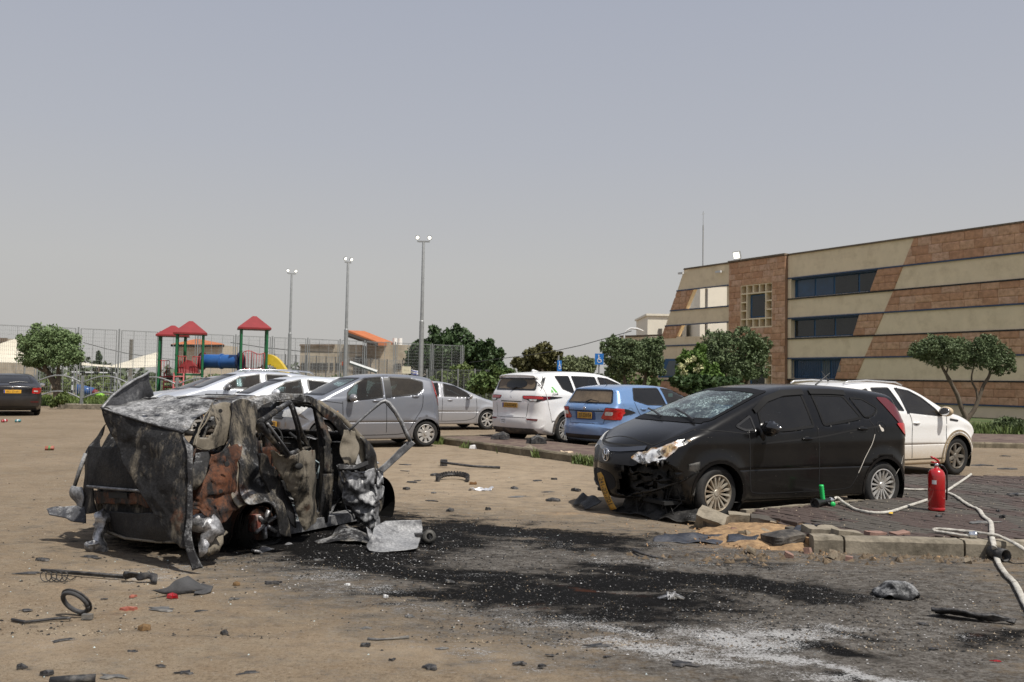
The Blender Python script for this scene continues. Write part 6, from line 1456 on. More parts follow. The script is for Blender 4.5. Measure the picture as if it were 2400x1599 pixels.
scatter('ash_lumps',4200,mat('grey_ash_lump',(.10,.10,.10),.95,var=.6,scale=30),off_isl(zone([(900,1270,170,30),(760,1300,200,28),(1350,1400,280,45),(1650,1380,300,40),(1500,1450,300,40),(1150,1250,150,22),(1900,1480,300,60)])),.003,.013,.4,14)
scatter('ash_flakes',900,ashcrumb,off_isl(zone([(900,1280,200,40),(780,1350,200,50),(1200,1340,300,60),(1600,1420,350,80),(1900,1500,300,60)])),.003,.010,.3,5)
scatter('broken_glass',400,glasscr,off_isl(zone([(560,1500,400,120),(1200,1180,300,60),(1500,1220,150,40),(200,1350,200,100)])),.003,.009,.5,6)
scatter('char_on_paving',620,charcrumb,lambda r_: (lambda p: (p[0],p[1],.137) if poly_in(p,isl) else None)((r_.uniform(2.8,8),r_.uniform(8.2,14))),.004,.024,.5,7)
scatter('grit_on_paving',900,stonecrumb,lambda r_: (lambda p: (p[0],p[1],.137) if poly_in(p,isl) else None)((r_.uniform(2.8,8),r_.uniform(8.2,14))),.003,.011,.5,8)
scatter('kerb_foot_rubble',500,brown_c,zone([(2000,1303,260,5),(2200,1312,160,6),(1800,1310,120,8)]),.008,.045,.7,9)

# ---------------------------------------------------------------- pieces of debris one can point to
def scrap(px,py,size,m,label,seed,name='debris_piece',elong=1.0,h=.02,cat='debris',rz=None,amp=.5,nv_=13,z0=0.0,group='pieces of debris strewn on the ground'):
    r_ = random.Random(seed); g = G(px,py,z0); s_ = size; n_ = nv_
    rim = []
    for k_ in range(n_):
        t = 2 * math.pi * k_ / n_; rr = s_ * (.75 + amp * r_.uniform(-1,1)); rim.append((rr * math.cos(t) * elong,rr * math.sin(t) * .8))
    V_ = [(x,y,0.002) for x,y in rim] + [(x * .92,y * .9,h * r_.uniform(.5,1.1)) for x,y in rim] + [(r_.uniform(-.2,.2) * s_,0,h * r_.uniform(.6,1.7))]
    F_ = [tuple(range(n_))[::-1]] + [(k_,(k_ + 1) % n_,n_ + (k_ + 1) % n_,n_ + k_) for k_ in range(n_)] + [(n_ + k_,n_ + (k_ + 1) % n_,2 * n_) for k_ in range(n_)]
    o = mk(name,V_,F_,m,None); o.location = (g.x,g.y,z0 + .002); o.rotation_euler = (0,0,r_.uniform(-.6,.6) if rz is None else rz)
    return tag(o,label,cat,group)
dk = mat('burnt_plastic',(.02,.02,.022),.55,var=.5,scale=25,dirt=(.12,.11,.1),damt=.4,dscale=20,bump=.5)
dgrey = mat('grey_plastic',(.10,.10,.10),.6,var=.35,scale=20,dirt=(.2,.18,.15),damt=.4,dscale=9,bump=.5)
rust_l = mat('rusty_lump',(.14,.07,.025),.9,var=.5,scale=25,bump=.6)
brn_l = mat('brown_clod',(.15,.09,.04),.95,var=.4,scale=25,bump=.6)
redm = mat('red_plastic',(.30,.010,.015),.25,var=.2,coat=.6); redd = mat('dull_red_plastic',(.28,.09,.06),.6,var=.4,scale=30)
wht = mat('white_debris',(.62,.62,.62),.7,var=.25,scale=30)
for i,(px,py,s_,el,h,m_,lab) in enumerate([
    (1138,1558,0,1,0,None,''),(525,1583,0,1,0,None,'')][:0] + [
    (430,1580,.075,1.2,.02,dk,'charred plate fragment near the bottom edge, left of centre'),
    (525,1488,.055,1.0,.04,dk,'round black lump on the tan ground below the silver strip'),
    (377,1563,.05,1.5,.012,dk,'thin black shard left of the charred plate at the bottom'),
    (262,1587,.09,1.9,.012,dgrey,'long grey-black shard beside the burnt pipe at the bottom left'),
    (108,1584,.05,1.1,.04,dk,'black clod at the lower left, above the burnt pipe'),
    (48,1568,.05,1.2,.03,dk,'black flake near the bottom left corner'),
    (310,1528,.045,1.3,.012,dk,'small black shard below the brown clods'),
    (583,1580,.05,2.0,.02,dk,'curved black splinter at the bottom left of centre'),
    (140,1503,.075,2.2,.01,dk,'flat dark splinter below the rubber ring'),
    (858,1516,.055,1.3,.035,dk,'pointed black lump under the thin wire'),
    (855,1476,.05,1.4,.02,dgrey,'small dark ring-shaped scrap above the thin wire'),
    (957,1448,.05,1.5,.025,dgrey,'grey pebble at the lower rim of the ash patch'),
    (1008,1568,.085,1.1,.03,dk,'ragged black scrap at the bottom centre'),
    (920,1549,.03,1.2,.02,dk,'tiny black lump left of the ragged scrap'),
    (1221,1558,.045,1.7,.02,dk,'flat black oval at the bottom right of centre'),
    (1271,1565,.035,1.1,.03,dk,'round black pebble beside the flat oval'),
    (1288,1537,.035,1.8,.01,dk,'thin dark chip above the flat oval'),
    (1422,1541,.04,1.4,.015,dk,'dark chip on the tan ground right of the white ash'),
    (1037,1522,.04,1.8,.012,dgrey,'flat grey chip on tan ground'),
    (1597,1557,.11,1.5,.015,dk,'flat black scrap in front of the white ash streak'),
    (1399,1515,.10,1.6,.012,dk,'thin black sheet on pale ash'),
    (381,1430,.11,1.6,.02,dgrey,'grey leaf-shaped plastic piece right of the red fragment'),
    (470,1434,.05,1.5,.015,dk,'small dark chip right of the leaf-shaped piece'),
    (247,1405,.05,1.5,.01,dk,'small black chip above the red fragments'),
    (548,1406,.05,1.2,.025,dgrey,'dark grey crumb pair on the tan ground'),
    (98,1314,.11,1.2,.03,dk,'ragged black flake beyond the burnt rod'),
    (60,1432,.07,1.5,.015,dk,'dark flat chip left of the rubber ring'),
    (640,1368,.10,1.5,.03,dk,'charred cluster with red bits below the wreck'),
    (745,1315,.06,1.4,.03,dgrey,'grey lump in front of the wreck rear wheel'),
    (213,1307,.12,1.8,.012,dk,'flat dark scrap in front of the melted lamp drip'),
    (70,1344,.10,2.4,.01,dk,'dark sliver at the left end of the burnt rod'),
    (952,1148,.09,1.2,.06,dk,'black connector block on the sand beyond the open door'),
    (967,1132,.09,1.8,.03,dk,'oval black piece above the connector block'),
    (980,1127,.07,1.8,.02,dk,'thin black piece above the oval one'),
    (1017,1157,.06,1.4,.03,dgrey,'small dark pebble in the middle of the lot'),
    (1054,1199,.09,1.3,.05,dk,'black nut-shaped lump on the sand'),
    (1013,1175,.09,1.8,.02,dk,'dark crumbly scrap on the sand'),
    (1145,1196,.07,1.0,.06,dk,'pointed black chip on the sand'),
    (1205,1146,.10,1.4,.04,dk,'black crumpled piece between the wreck and the black car'),
    (1215,1165,.14,2.2,.012,dgrey,'long flat grey chip between the two cars'),
    (1293,1175,.14,1.4,.06,dk,'black broken bracket in front of the black car'),
    (1284,1154,.12,2.0,.015,dk,'flat dark strip above the broken bracket'),
    (1351,1152,.12,1.3,.08,dk,'rounded black cap left of the black car bumper'),
    (1258,1128,.10,1.4,.03,dk,'small black scrap above the flat strip'),
    (1298,1125,.09,1.1,.06,dk,'small black lump near the island kerb'),
    (1020,1115,.12,1.2,.06,dk,'black two-part scrap above the toothed ring'),
    (1057,1115,.10,1.2,.05,dk,'black knobbly scrap right of the two-part scrap'),
    (951,1090,.14,1.7,.02,dk,'curved dark sliver near the open front door'),
    (949,1105,.10,1.8,.02,dk,'small dark sliver below the curved one'),
    (1111,1136,.14,1.3,.07,rust_l,'rust-brown lump behind the crumpled white strip'),
    (337,1478,.06,1.1,.055,brn_l,'pair of brown clods on the tan ground'),
    (555,1373,.045,1.0,.04,brn_l,'small orange-brown clod near the ash edge'),
    (403,1402,.075,1.2,.04,redm,'glossy red lamp fragment in front of the grey sheet'),
    (311,1401,.035,1.2,.03,redd,'pale red scrap left of the glossy red fragment'),
    (300,1432,.075,1.3,.04,redd,'burnt red scrap with a black edge'),
    (905,1402,.035,1.0,.04,wht,'white pebble on the ash'),
    (1053,1366,.06,1.3,.04,dgrey,'grey ash lump below the curved panel'),
    (814,1373,.04,1.2,.03,wht,'small white lump on the dark ash'),
    (1650,1296,.12,1.6,.01,dk,'thin dark flake on the ash patch'),
    (1960,1300,.06,1.6,.04,brn_l,'brown stone chip at the kerb foot'),
    (2168,1465,.06,1.3,.015,dk,'small dark chip left of the burnt bar'),
    (2190,1522,.05,1.3,.01,dk,'dark stain-like chip below the burnt bar'),
    (2334,1552,.035,1.4,.015,redm,'tiny red chip near the right edge')]):
    scrap(px,py,s_ * .55,m_,lab,100 + i,elong=el,h=h * .55)
for i,(px,py,s_,el,h,m_,lab) in enumerate([(2200,1213,.05,1.3,.02,dk,'small dark scrap on the paving right of the extinguisher'),(2350,1214,.06,1.3,.03,dk,'dark scrap on the paving right of the hose'),(2300,1225,.16,2.0,.01,dgrey,'flat grey plate lying on the paving'),(2340,1200,.04,1.3,.02,dk,'tiny dark scrap on the paving'),(2385,1161,.14,2.2,.02,dk,'dark stick lying on the paving at the right'),(1952,1222,0,1,0,None,'')][:5]):
    scrap(px,py,s_ * .7,m_,lab,300 + i,elong=el,h=h,z0=.138)
for i,(px,py,s_,lab) in enumerate([(2300,1092,.16,'dark chip on the sunlit lane'),(2360,1100,.14,'dark splinter on the sunlit lane beside the kerb'),(2355,1070,.1,'small dark chip on the lane')]): scrap(px,py,s_ * .7,dk,lab,330 + i,elong=2,h=.02)
g = G(1256,1040,.14); scrap(1256,1040,.17,dk,'black broken lump on the middle pavement',341,elong=1.4,h=.14,z0=.14)
scrap(1178,1030,.17,dk,'dark lump by the white estate rear wheel',342,elong=1.4,h=.12,z0=.14)
scrap(1241,1067,.2,conc,'pale broken slab at the island kerb foot',343,elong=1.6,h=.13,cat='stone')
scrap(1325,1078,.16,mat('pale_stone',(.5,.4,.28),.9,var=.3),'pale yellow stone at the island kerb',344,elong=1.2,h=.17,cat='stone')
scrap(1122,1052,.2,wht,'crumpled white scrap at the foot of the island kerb',345,elong=1.4,h=.08,cat='litter')
scrap(237,955,.3,wht,'small white litter on the left kerb edge',346,elong=1.6,h=.06,cat='litter')
# rod with spring wire
def P0(px,py,z=.03): g = G(px,py,z); return g
t_ = empty('burnt_rod',tuple(G(230,1348,0)),0,'long burnt rod with curled spring wire at its left end','metal rod')
def rel(pts,o): return [Vector(p) - Vector(o.location) for p in pts]
MB().tube(rel([P0(97,1336),P0(200,1343),P0(300,1351)],t_),.011,8).build('rod',dk,t_,True)
MB().tube(rel([P0(110,1341,.012),P0(200,1348,.012),P0(295,1356,.012)],t_),.006,6).build('rod_strip',dgrey,t_,True)
sp_ = []
for i in range(70):
    t = i / 69; g = G(95 + 60 * t,1350,.05); sp_.append(g + Vector((.03 * math.cos(t * 30),.02,.035 * math.sin(t * 30) - .01)))
MB().tube(rel(sp_,t_),.0035,4).build('spring_wire',dk,t_,True)
MB().tube(rel([P0(120,1352,.01),P0(140,1362,.01),P0(150,1350,.01),P0(165,1360,.01),P0(178,1353,.01)],t_),.004,4).build('spring_wire',dk,t_,True)
r1 = [P0(290,1346,.06),P0(330,1347,.07),P0(366,1349,.05)]; r2 = [P0(295,1358,.01),P0(335,1366,.02),P0(372,1370,.005)]
crumple('charred_wrap',lambda u,v: (r1[0].lerp(r1[2],u)).lerp(r2[0].lerp(r2[2],u),v) - Vector(t_.location) + Vector((0,0,.04 * math.sin(v * 3))),18,8,dk,t_,.03,12,3)
# grey flexible sheet
a_,b_,c_,d_ = G(357,1395,.03),G(400,1398,.015),G(480,1368,.02),G(445,1352,.10)
tag(crumple('rubber_mat',bil(G(358,1388,.05),G(400,1392,.01),G(488,1384,.01),G(440,1352,.10)),26,12,mat('charred_rubber',(.05,.05,.052),.85,var=.3,scale=10,bump=.7,bscale=50),None,.02,9,7,.012),'bent dark grey sheet of charred rubber left of the tailgate foot','rubber sheet')
tag(crumple('rubber_strip',bil(G(455,1394,.01),G(495,1388,.01),G(500,1376,.03),G(470,1370,.03)),12,6,MAT['charred_rubber'],None,.015,10,9,.01),'small torn strip beside the bent rubber sheet','rubber sheet')
# rubber ring with cable
g = G(170,1450,0)
t_ = empty('rubber_ring',(g.x,g.y,0),0,'black burnt rubber ring leaning on the ground with a cable','rubber ring')
Mr = Matrix.Translation((0,.03,.09)) @ Matrix.Rotation(-.95,4,'X') @ Matrix.Rotation(.25,4,'Y')
MB().tube([(.085 * math.cos(t),.085 * math.sin(t),0) for t in np.linspace(0,6.2832,33)],.0145,8,M=Mr).build('ring',MAT['charred_rubber'],t_,True)
MB().tube([(.10 * math.cos(t),.10 * math.sin(t),.012) for t in np.linspace(0,6.2832,33)],.006,6,M=Mr).build('ring_lip',dk,t_,True)
MB().box((.10,-.02,.02),(.06,.03,.03)).build('ring_clip',dgrey,t_)
MB().tube([Vector(p) - Vector(t_.location) for p in (P0(165,1449,.02),P0(130,1450,.015),P0(90,1455,.012),P0(60,1458,.012),P0(28,1452,.01))],.009,6).build('cable',dk,t_,True)
tag(MB().tube([P0(118,1597,.03),P0(170,1593,.035),P0(224,1590,.03)],.022,8).build('burnt_pipe',dk,None,True),'burnt pipe cut by the bottom edge at the left','pipe')
tag(MB().tube([P0(862,1498,.01),P0(885,1499,.012),P0(920,1497,.012),P0(958,1494,.01)],[.010,.006,.006,.012],6).build('thin_wire',dgrey,None,True),'thin grey wire lying on the tan ground','wire')
# far rod on the lot, toothed ring, white strip, can
tag(MB().tube([P0(1033,1083,.09),P0(1060,1087,.08),P0(1110,1093,.05),P0(1172,1096,.03)],.022,6).build('long_rod',dk,None,True),'long thin dark rod lying across the middle of the lot','metal rod')
tag(bevel(MB().box((0,0,.06),(.12,.08,.12)).build('rod_end_block',dk,None,loc=tuple(G(1040,1093))),.01,1),'small black block under the end of the long rod','debris')
mb = MB(); gc = G(1063,1125)
for i in range(40):
    t = -.3 + i / 39 * 3.8; r_ = .36 + .02 * math.sin(i * 3); mb.box((gc.x + r_ * math.cos(t) * .62,gc.y + r_ * math.sin(t) * .9 - .2,.05 + .03 * math.sin(t)),(.035,.02,.05 + .03 * (i % 2)),rz=t)
mb.tube([(gc.x + .36 * math.cos(t) * .62,gc.y + .36 * math.sin(t) * .9 - .2,.04 + .03 * math.sin(t)) for t in np.linspace(-.3,3.5,20)],.028,6)
tag(mb.build('toothed_ring',dk,None),'black half ring with teeth lying on the sand','car part')
tag(crumple('white_strip',bil(G(1102,1142,.05),G(1155,1144,.02),G(1152,1150,.01),G(1100,1148,.01)),26,5,mat('crumpled_foil',(.55,.55,.57),.4,.4,var=.3,scale=30),None,.035,16,3,.006),'crumpled white foil strip on the sand','litter')
def can(px,py,rz,label,cols):
    g = G(px,py); t_ = empty('drinks_can',(g.x,g.y,.045),rz,label,'can'); Mx = Matrix.Rotation(math.pi / 2,4,'Y')
    mb = MB().lathe([(0,-.08),(.035,-.08),(.045,-.07),(.045,.07),(.035,.08),(0,.08)],14,Mx)
    for i,v in enumerate(mb.v): mb.v[i] = tuple(Vector(v) + Vector((0,noise.noise(Vector(v) * 20),noise.noise(Vector(v) * 20 + Vector((3,0,0))))) * .03)
    mb.build('can_body',cols[0],t_,True)
    MB().lathe([(.0465,-.02),(.0465,.03)],14,Mx).build('can_print',cols[1],t_,True)
can(116,1056,.4,'crushed red and green drinks can left of the wreck',(redd,mat('green_print2',(.05,.2,.06),.5)))
can(42,990,.2,'crushed teal drinks can near the dark saloon',(mat('teal_can',(.05,.2,.22),.4),wht))
can(10,990,1.2,'crushed red drinks can at the left edge',(redm,wht))
# burnt bar, metal shell, twisted ash pile, burnt tarpaulin
tag(crumple('burnt_bar',loft([[P0(2184,1428,.05),P0(2240,1432,.06),P0(2300,1440,.05),P0(2380,1453,.03)],[P0(2190,1436,.01),P0(2240,1440,.01),P0(2300,1450,.01),P0(2378,1462,.01)]],30,5),36,6,dk,None,.02,14,5,.02),'long burnt black bar lying at the lower right','metal bar')
gs = G(2117,1405); o = crumple('dented_shell',lambda u,v: Vector((gs.x + .17 * (u - .5) * 2 * math.cos((v - .5) * 1.6),gs.y + .11 + .12 * (v - .5) * 2,.012 + .085 * max(0,1 - ((u - .5) * 2) ** 2) * max(0,1 - ((v - .5) * 2) ** 2) ** .6)),20,14,burnt('ashy_shell',.42,.0,.1,char=(.02,.021,.023)),None,.045,12,3,.006)
tag(o,'dented grey and black metal shell lying alone at the lower right','metal cover')
gs = G(1573,1405); t_ = empty('twisted_scrap',(gs.x,gs.y,0),0,'small pile of twisted white-grey metal strips on the black ash','scrap metal')
for i in range(26):
    a0 = rnd.uniform(0,3.14); L = rnd.uniform(.03,.10)
    MB().tube([(-L * math.cos(a0),-L * .5 * math.sin(a0),.008),(rnd.uniform(-.03,.03),0,rnd.uniform(.015,.05)),(L * math.cos(a0),L * .5 * math.sin(a0),.01)],rnd.uniform(.005,.010),5).build('metal_strip',alu if i % 2 else dgrey,t_,True)
tag(crumple('burnt_tarpaulin',bil(G(1530,1268,.012),G(1700,1275,.012),G(1720,1256,.05),G(1560,1248,.03)),36,10,mat('blue_grey_char',(.03,.034,.045),.5,var=.5,scale=14,dirt=(.08,.08,.09),damt=.4,dscale=8,bump=.8),None,.04,6,5,.006),'flat blue-black burnt sheet in front of the broken kerb','burnt sheet')
tag(crumple('burnt_tarpaulin',bil(G(1702,1270,.03),G(1770,1275,.02),G(1776,1256,.09),G(1715,1254,.06)),24,8,MAT['blue_grey_char'],None,.04,8,9,.006),'crumpled blue-black burnt sheet at the foot of the sand','burnt sheet')
tag(crumple('burnt_leather',bil(G(1858,1246,.11),G(1900,1244,.13),G(1925,1226,.22),G(1880,1229,.15)),16,8,MAT['blue_grey_char'],None,.03,7,12,.01),'curled black burnt sheet lying on the loose paving','burnt sheet')
tag(MB().tube([P0(1484,1289,.02),P0(1500,1296,.03),P0(1530,1305,.015),P0(1555,1308,.01)],[.016,.012,.010,.006],6).build('charred_twig',dk,None,True),'charred twig on the ash patch','twig')
gp = G(2352,1318); o = MB().lathe([(.045,-.09),(.055,-.09),(.055,.09),(.045,.09),(.045,-.09)],20,Matrix.Rotation(math.pi / 2,4,'X') @ Matrix.Rotation(.2,4,'Y')).build('pipe_end',dk,None,True,loc=(gp.x,gp.y + .08,.058)); tag(o,'short black pipe lying under the hose at the kerb','pipe')
gp = G(1005,1275); t_ = empty('burnt_fitting',(gp.x,gp.y,.0),.3,'burnt metal ring fitting right of the curved silver panel','car part')
MB().lathe([(.03,-.03),(.06,-.03),(.065,0),(.06,.03),(.03,.03)],20,Matrix.Translation((0,0,.065)) @ Matrix.Rotation(1.3,4,'X')).build('ring',brk,t_,True); MB().box((-.06,.05,.05),(.12,.08,.08)).build('fitting_body',dk,t_)

# ---------------------------------------------------------------- fire extinguisher
ge = G(2201,1199,.137)
t_ = empty('fire_extinguisher',(ge.x,ge.y + .06,.137),0,'red fire extinguisher standing upright on the pavement','fire extinguisher')
redp = mat('red_enamel',(.40,.004,.006),.25,var=.08,scale=4,coat=1)
R_ = .090
MB().lathe([(0,.004),(R_ - .006,.004),(R_,.012),(R_,.035),(R_ - .005,.042),(R_,.05),(R_,.385),(R_ * .93,.425),(R_ * .7,.455),(R_ * .35,.472),(.022,.478),(.022,.50),(0,.50)],40).build('cylinder',redp,t_,True)
MB().lathe([(R_ + .001,.235),(R_ + .0015,.238)],40).build('seam',mat('dark_seam',(.2,.004,.005),.4),t_,True)
MB().lathe([(.02,.49),(.026,.495),(.026,.52),(.018,.53),(0,.53)],16).build('valve',chrome,t_,True)
MB().tube([(.02,0,.525),(-.01,0,.535),(-.06,0,.540)],.010,8).build('lever',redp,t_,True)
MB().tube([(.03,0,.53),(.015,0,.56),(-.03,0,.585),(-.065,0,.60)],[.012,.014,.013,.008],8).build('handle',redp,t_,True)
MB().tube([(.02,0,.515),(.07,-.01,.50),(R_ + .02,-.01,.44),(R_ + .022,-.015,.3),(R_ + .012,-.02,.12)],.0095,8).build('discharge_hose',black_trim,t_,True)
lb = MB().lathe([(R_ + .0012,.30),(R_ + .0012,.345)],6,None,math.radians(215),math.radians(245)).build('label',wht,t_)
# ---------------------------------------------------------------- hose and nozzle
hosem = mat('canvas_hose',(.50,.48,.43),.9,var=.1,scale=20,dirt=(.26,.24,.21),damt=.55,dscale=14,bump=.5,bscale=120)
def hose(name,pts,label,w=.032,h=.014,parent=None):
    w *= .85
    # flattened canvas tube: smooth path with small kinks
    P = [Vector(p) for p in pts]; out = []
    for i in range(len(P) - 1):
        p0,p1,p2,p3 = P[max(i - 1,0)],P[i],P[i + 1],P[min(i + 2,len(P) - 1)]
        for k_ in range(10):
            t = k_ / 10; out.append(.5 * ((2 * p1) + (p2 - p0) * t + (2 * p0 - 5 * p1 + 4 * p2 - p3) * t * t + (3 * p1 - p0 - 3 * p2 + p3) * t ** 3))
    out.append(P[-1]); n_ = 10; V_ = []; L_ = len(out)
    for i,p in enumerate(out):
        a = out[max(i - 1,0)]; b_ = out[min(i + 1,L_ - 1)]; d = (b_ - a).normalized(); sx = d.cross(Vector((0,0,1))).normalized(); up = sx.cross(d).normalized()
        tw = .5 * noise.noise(Vector((i * .22,3,len(pts)))); ww = w * (1 + .14 * noise.noise(Vector((i * .5,0,0)))); hh = h * (1 + .25 * noise.noise(Vector((i * .4,5,0))))
        for k_ in range(n_):
            t = 2 * math.pi * k_ / n_; V_.append(p + (sx * math.cos(tw) + up * math.sin(tw)) * math.cos(t) * ww + (up * math.cos(tw) - sx * math.sin(tw)) * math.sin(t) * hh)
    F_ = [(i * n_ + k_,i * n_ + (k_ + 1) % n_,(i + 1) * n_ + (k_ + 1) % n_,(i + 1) * n_ + k_) for i in range(L_ - 1) for k_ in range(n_)] + [tuple(range(n_))[::-1],tuple((L_ - 1) * n_ + k_ for k_ in range(n_))]
    o = mk(name,V_,F_,hosem,parent,True)
    return tag(o,label,'hose') if parent is None else o
H = lambda x,y,z=.152: G(1750 + .2761 * x,1080 + .2761 * y,z)
hose('fire_hose',[H(735,330,.19),H(770,315,.20),H(830,360,.17),H(915,410),H(1000,432),H(1095,443),H(1190,438),H(1260,422),H(1370,385),H(1480,350),H(1570,318),H(1650,285),H(1700,255),H(1760,215),H(1850,155),H(1905,115)],'white fire hose running from the nozzle past the extinguisher',.022,.017)
hose('fire_hose',[H(1600,262),H(1700,272),H(1770,298),H(1830,340),H(1900,385),H(1970,415),H(2010,470),H(2070,520),H(2080,600),H(2085,660,.165),H(2100,720,.13),H(2115,800,.04),H(2140,870,.02),H(2200,960,.02),H(2270,1030,.02),H(2320,1120,.02),H(2370,1220,.02),H(2420,1300,.02),H(2520,1420,.02),H(2700,1500,.02)],'white fire hose draped over the kerb towards the lower right',.028,.014)
hose('fire_hose',[H(1895,640,.16),H(1800,630,.16),H(1700,612,.16),H(1615,600,.16),H(1592,588,.17),H(1620,578,.18),H(1750,588,.18),H(1900,602,.18),H(2030,620,.19),H(2120,632,.19),H(2200,665,.165),H(2290,710,.15),H(2354,755,.13),H(2450,830,.04),H(2560,850,.02),H(2800,840,.02)],'white fire hose folded back on itself across the pavement',.026,.013)
hose('fire_hose',[H(1240,240),H(1340,242),H(1440,246),H(1500,245),H(1560,248)],'length of ribbed white hose on the ground behind the extinguisher',.02,.014)
g = H(1895,640,.16); tag(MB().lathe([(0,-.04),(.026,-.04),(.03,-.03),(.03,.0),(.035,.005),(.035,.02),(.026,.03),(0,.03)],18,Matrix.Rotation(math.pi / 2,4,'Y')).build('hose_coupling',chrome,None,True,loc=(g.x + .03,g.y,.172)),'metal coupling on the end of the folded hose','coupling')
tag(crumple('yellow_tag',bil(H(1205,450),H(1240,452),H(1240,438,.16),H(1212,438,.16)),4,3,mat('yellow_plastic',(.6,.38,.03),.5),None,.01,20,2,.003),'small yellow tag on the hose bend','tag')
gn = H(580,400,.137); gn2 = H(735,330,.19)
t_ = empty('hose_nozzle',(gn.x,gn.y,.137),0,'black fire hose nozzle with a bright green pistol grip','hose nozzle')
ax_ = (gn2 - Vector((gn.x,gn.y,.19))); Ln = ax_.length; q = ax_.to_track_quat('Z','Y').to_matrix().to_4x4(); Mn = Matrix.Translation((0,0,.052)) @ q
MB().lathe([(0,.012),(.030,.012),(.032,-.01),(.052,-.012),(.054,.03),(.046,.06),(.034,.07),(.034,Ln * .45),(.040,Ln * .46),(.040,Ln * .62),(.030,Ln * .64),(.030,Ln * .72),(0,Ln * .72)],28,Mn).build('barrel',black_trim,t_,True,auto=35)
MB().lathe([(0,Ln * .72),(.034,Ln * .72),(.034,Ln * .80),(.038,Ln * .81),(.038,Ln * .95),(.026,Ln * 1.0),(0,Ln * 1.0)],24,Mn).build('coupling',chrome,t_,True,auto=35)
gr = Mn @ Vector((0,0,Ln * .42)); gm_ = mat('green_grip',(.02,.50,.12),.4,var=.08)
mb = MB(); pts = [gr + Vector((0,0,.02 + .17 * i / 12)) + Vector((-.004 * i * .4,0,0)) for i in range(13)]
mb.tube(pts,[.029 + .006 * (i % 2) for i in range(13)],10,flat=(1,.8)); mb.build('grip',gm_,t_,True)
g5 = Mn @ Vector((0,0,Ln * .60)); MB().tube([g5,g5 + Vector((.03,-.05,-.045))],.018,8).build('valve_arm',black_trim,t_,True)
MB().lathe([(0,0),(.026,0),(.03,.01),(.026,.02),(0,.02)],18,Matrix.Translation(g5 + Vector((.05,-.07,-.025))) @ Matrix.Rotation(math.pi / 2,4,'X')).build('valve_knob',gm_,t_,True)

# ================================================================ BUILDING
F0 = Vector((22,50,0)); FD_ = Vector((.527,-.85,0)).normalized(); FN = Vector((FD_.y,-FD_.x,0))   # FN points towards the camera
if FN.dot(-F0) < 0: FN = -FN
BM_ = Matrix((( FD_.x,-FN.x,0,F0.x),(FD_.y,-FN.y,0,F0.y),(0,0,1,0),(0,0,0,1)))    # (s, depth into the building, z)
bd = empty('school_building',(0,0,0),0,'three-storey building with slanted bands of beige render and brown rough stone','building'); bd.matrix_world = BM_
render_m = mat('beige_render',(.80,.655,.455),.9,var=.06,scale=1.2,dirt=(.64,.51,.34),damt=.35,dscale=1.1,bump=.15,bscale=60)
reveal_m = mat('light_render',(.82,.68,.48),.9,var=.06,scale=2)
roofcap = mat('roof_coping',(.16,.12,.085),.9,var=.4,scale=6)
bluem = mat('blue_steel',(.035,.065,.13),.5,var=.2,scale=3)
dk_ledge = mat('dark_ledge',(.03,.028,.028),.8)
winblue = mat('blue_window_frame',(.02,.09,.20),.4,var=.15,scale=2)
bglass = mat('dark_window_pane',(.018,.02,.021),.12,var=.3,scale=1.5,spec=.6)
bglass2 = mat('blue_window_pane',(.012,.05,.11),.15,var=.3,scale=1.2,spec=.6)
stones = [mat('stone_%s' % n_,c_,.95,var=.22,scale=3.5,dirt=(.38,.21,.12),damt=.4,dscale=5,bump=1.0,bscale=9) for n_,c_ in
          (('brown',(.56,.325,.20)),('red_brown',(.53,.295,.175)),('tan',(.60,.365,.23)),('dark',(.50,.275,.165)),('pinkish',(.60,.38,.26)))]
greys = mat('stone_grey',(.33,.27,.22),.95,var=.2,scale=3,bump=.9,bscale=9)
def slab_poly(name,poly,d0,d1,m,parent=bd):
    n = len(poly); vs = [(p[0],d0,p[1]) for p in poly] + [(p[0],d1,p[1]) for p in poly]
    fs = [tuple(range(n)),tuple(range(n,2 * n))[::-1]] + [(i,n + i,n + (i + 1) % n,(i + 1) % n) for i in range(n)]
    o = mk(name,vs,fs,m,parent); bm = bmesh.new(); bm.from_mesh(o.data); bmesh.ops.recalc_face_normals(bm,faces=bm.faces); bm.to_mesh(o.data); bm.free(); return o
def clip(poly,a,b,keep):
    """keep the part of poly on one side of the line a-b"""
    out = []; sd = lambda p: ((b[0] - a[0]) * (p[1] - a[1]) - (b[1] - a[1]) * (p[0] - a[0])) * keep
    for i in range(len(poly)):
        p,q = poly[i],poly[(i + 1) % len(poly)]; sp_,sq = sd(p),sd(q)
        if sp_ >= 0: out.append(p)
        if (sp_ >= 0) != (sq >= 0): t = sp_ / (sp_ - sq); out.append((p[0] + (q[0] - p[0]) * t,p[1] + (q[1] - p[1]) * t))
    return out
Z = [9.85,8.36,7.03,5.80,4.50,3.25,1.92,.69,0]
dg = [.55,-.15,-.75,-1.35,-2.02,-2.65,-3.29,-3.9,-4.2]            # big slant between render and stone, s at each level
wd = {1: (-1.74,-2.31),3: (-3.0,-3.47),5: (-4.25,-4.74)}             # right ends of the window bands
SE = 13.0
rs = random.Random(3); stone_n = [0]; reststone = MB()
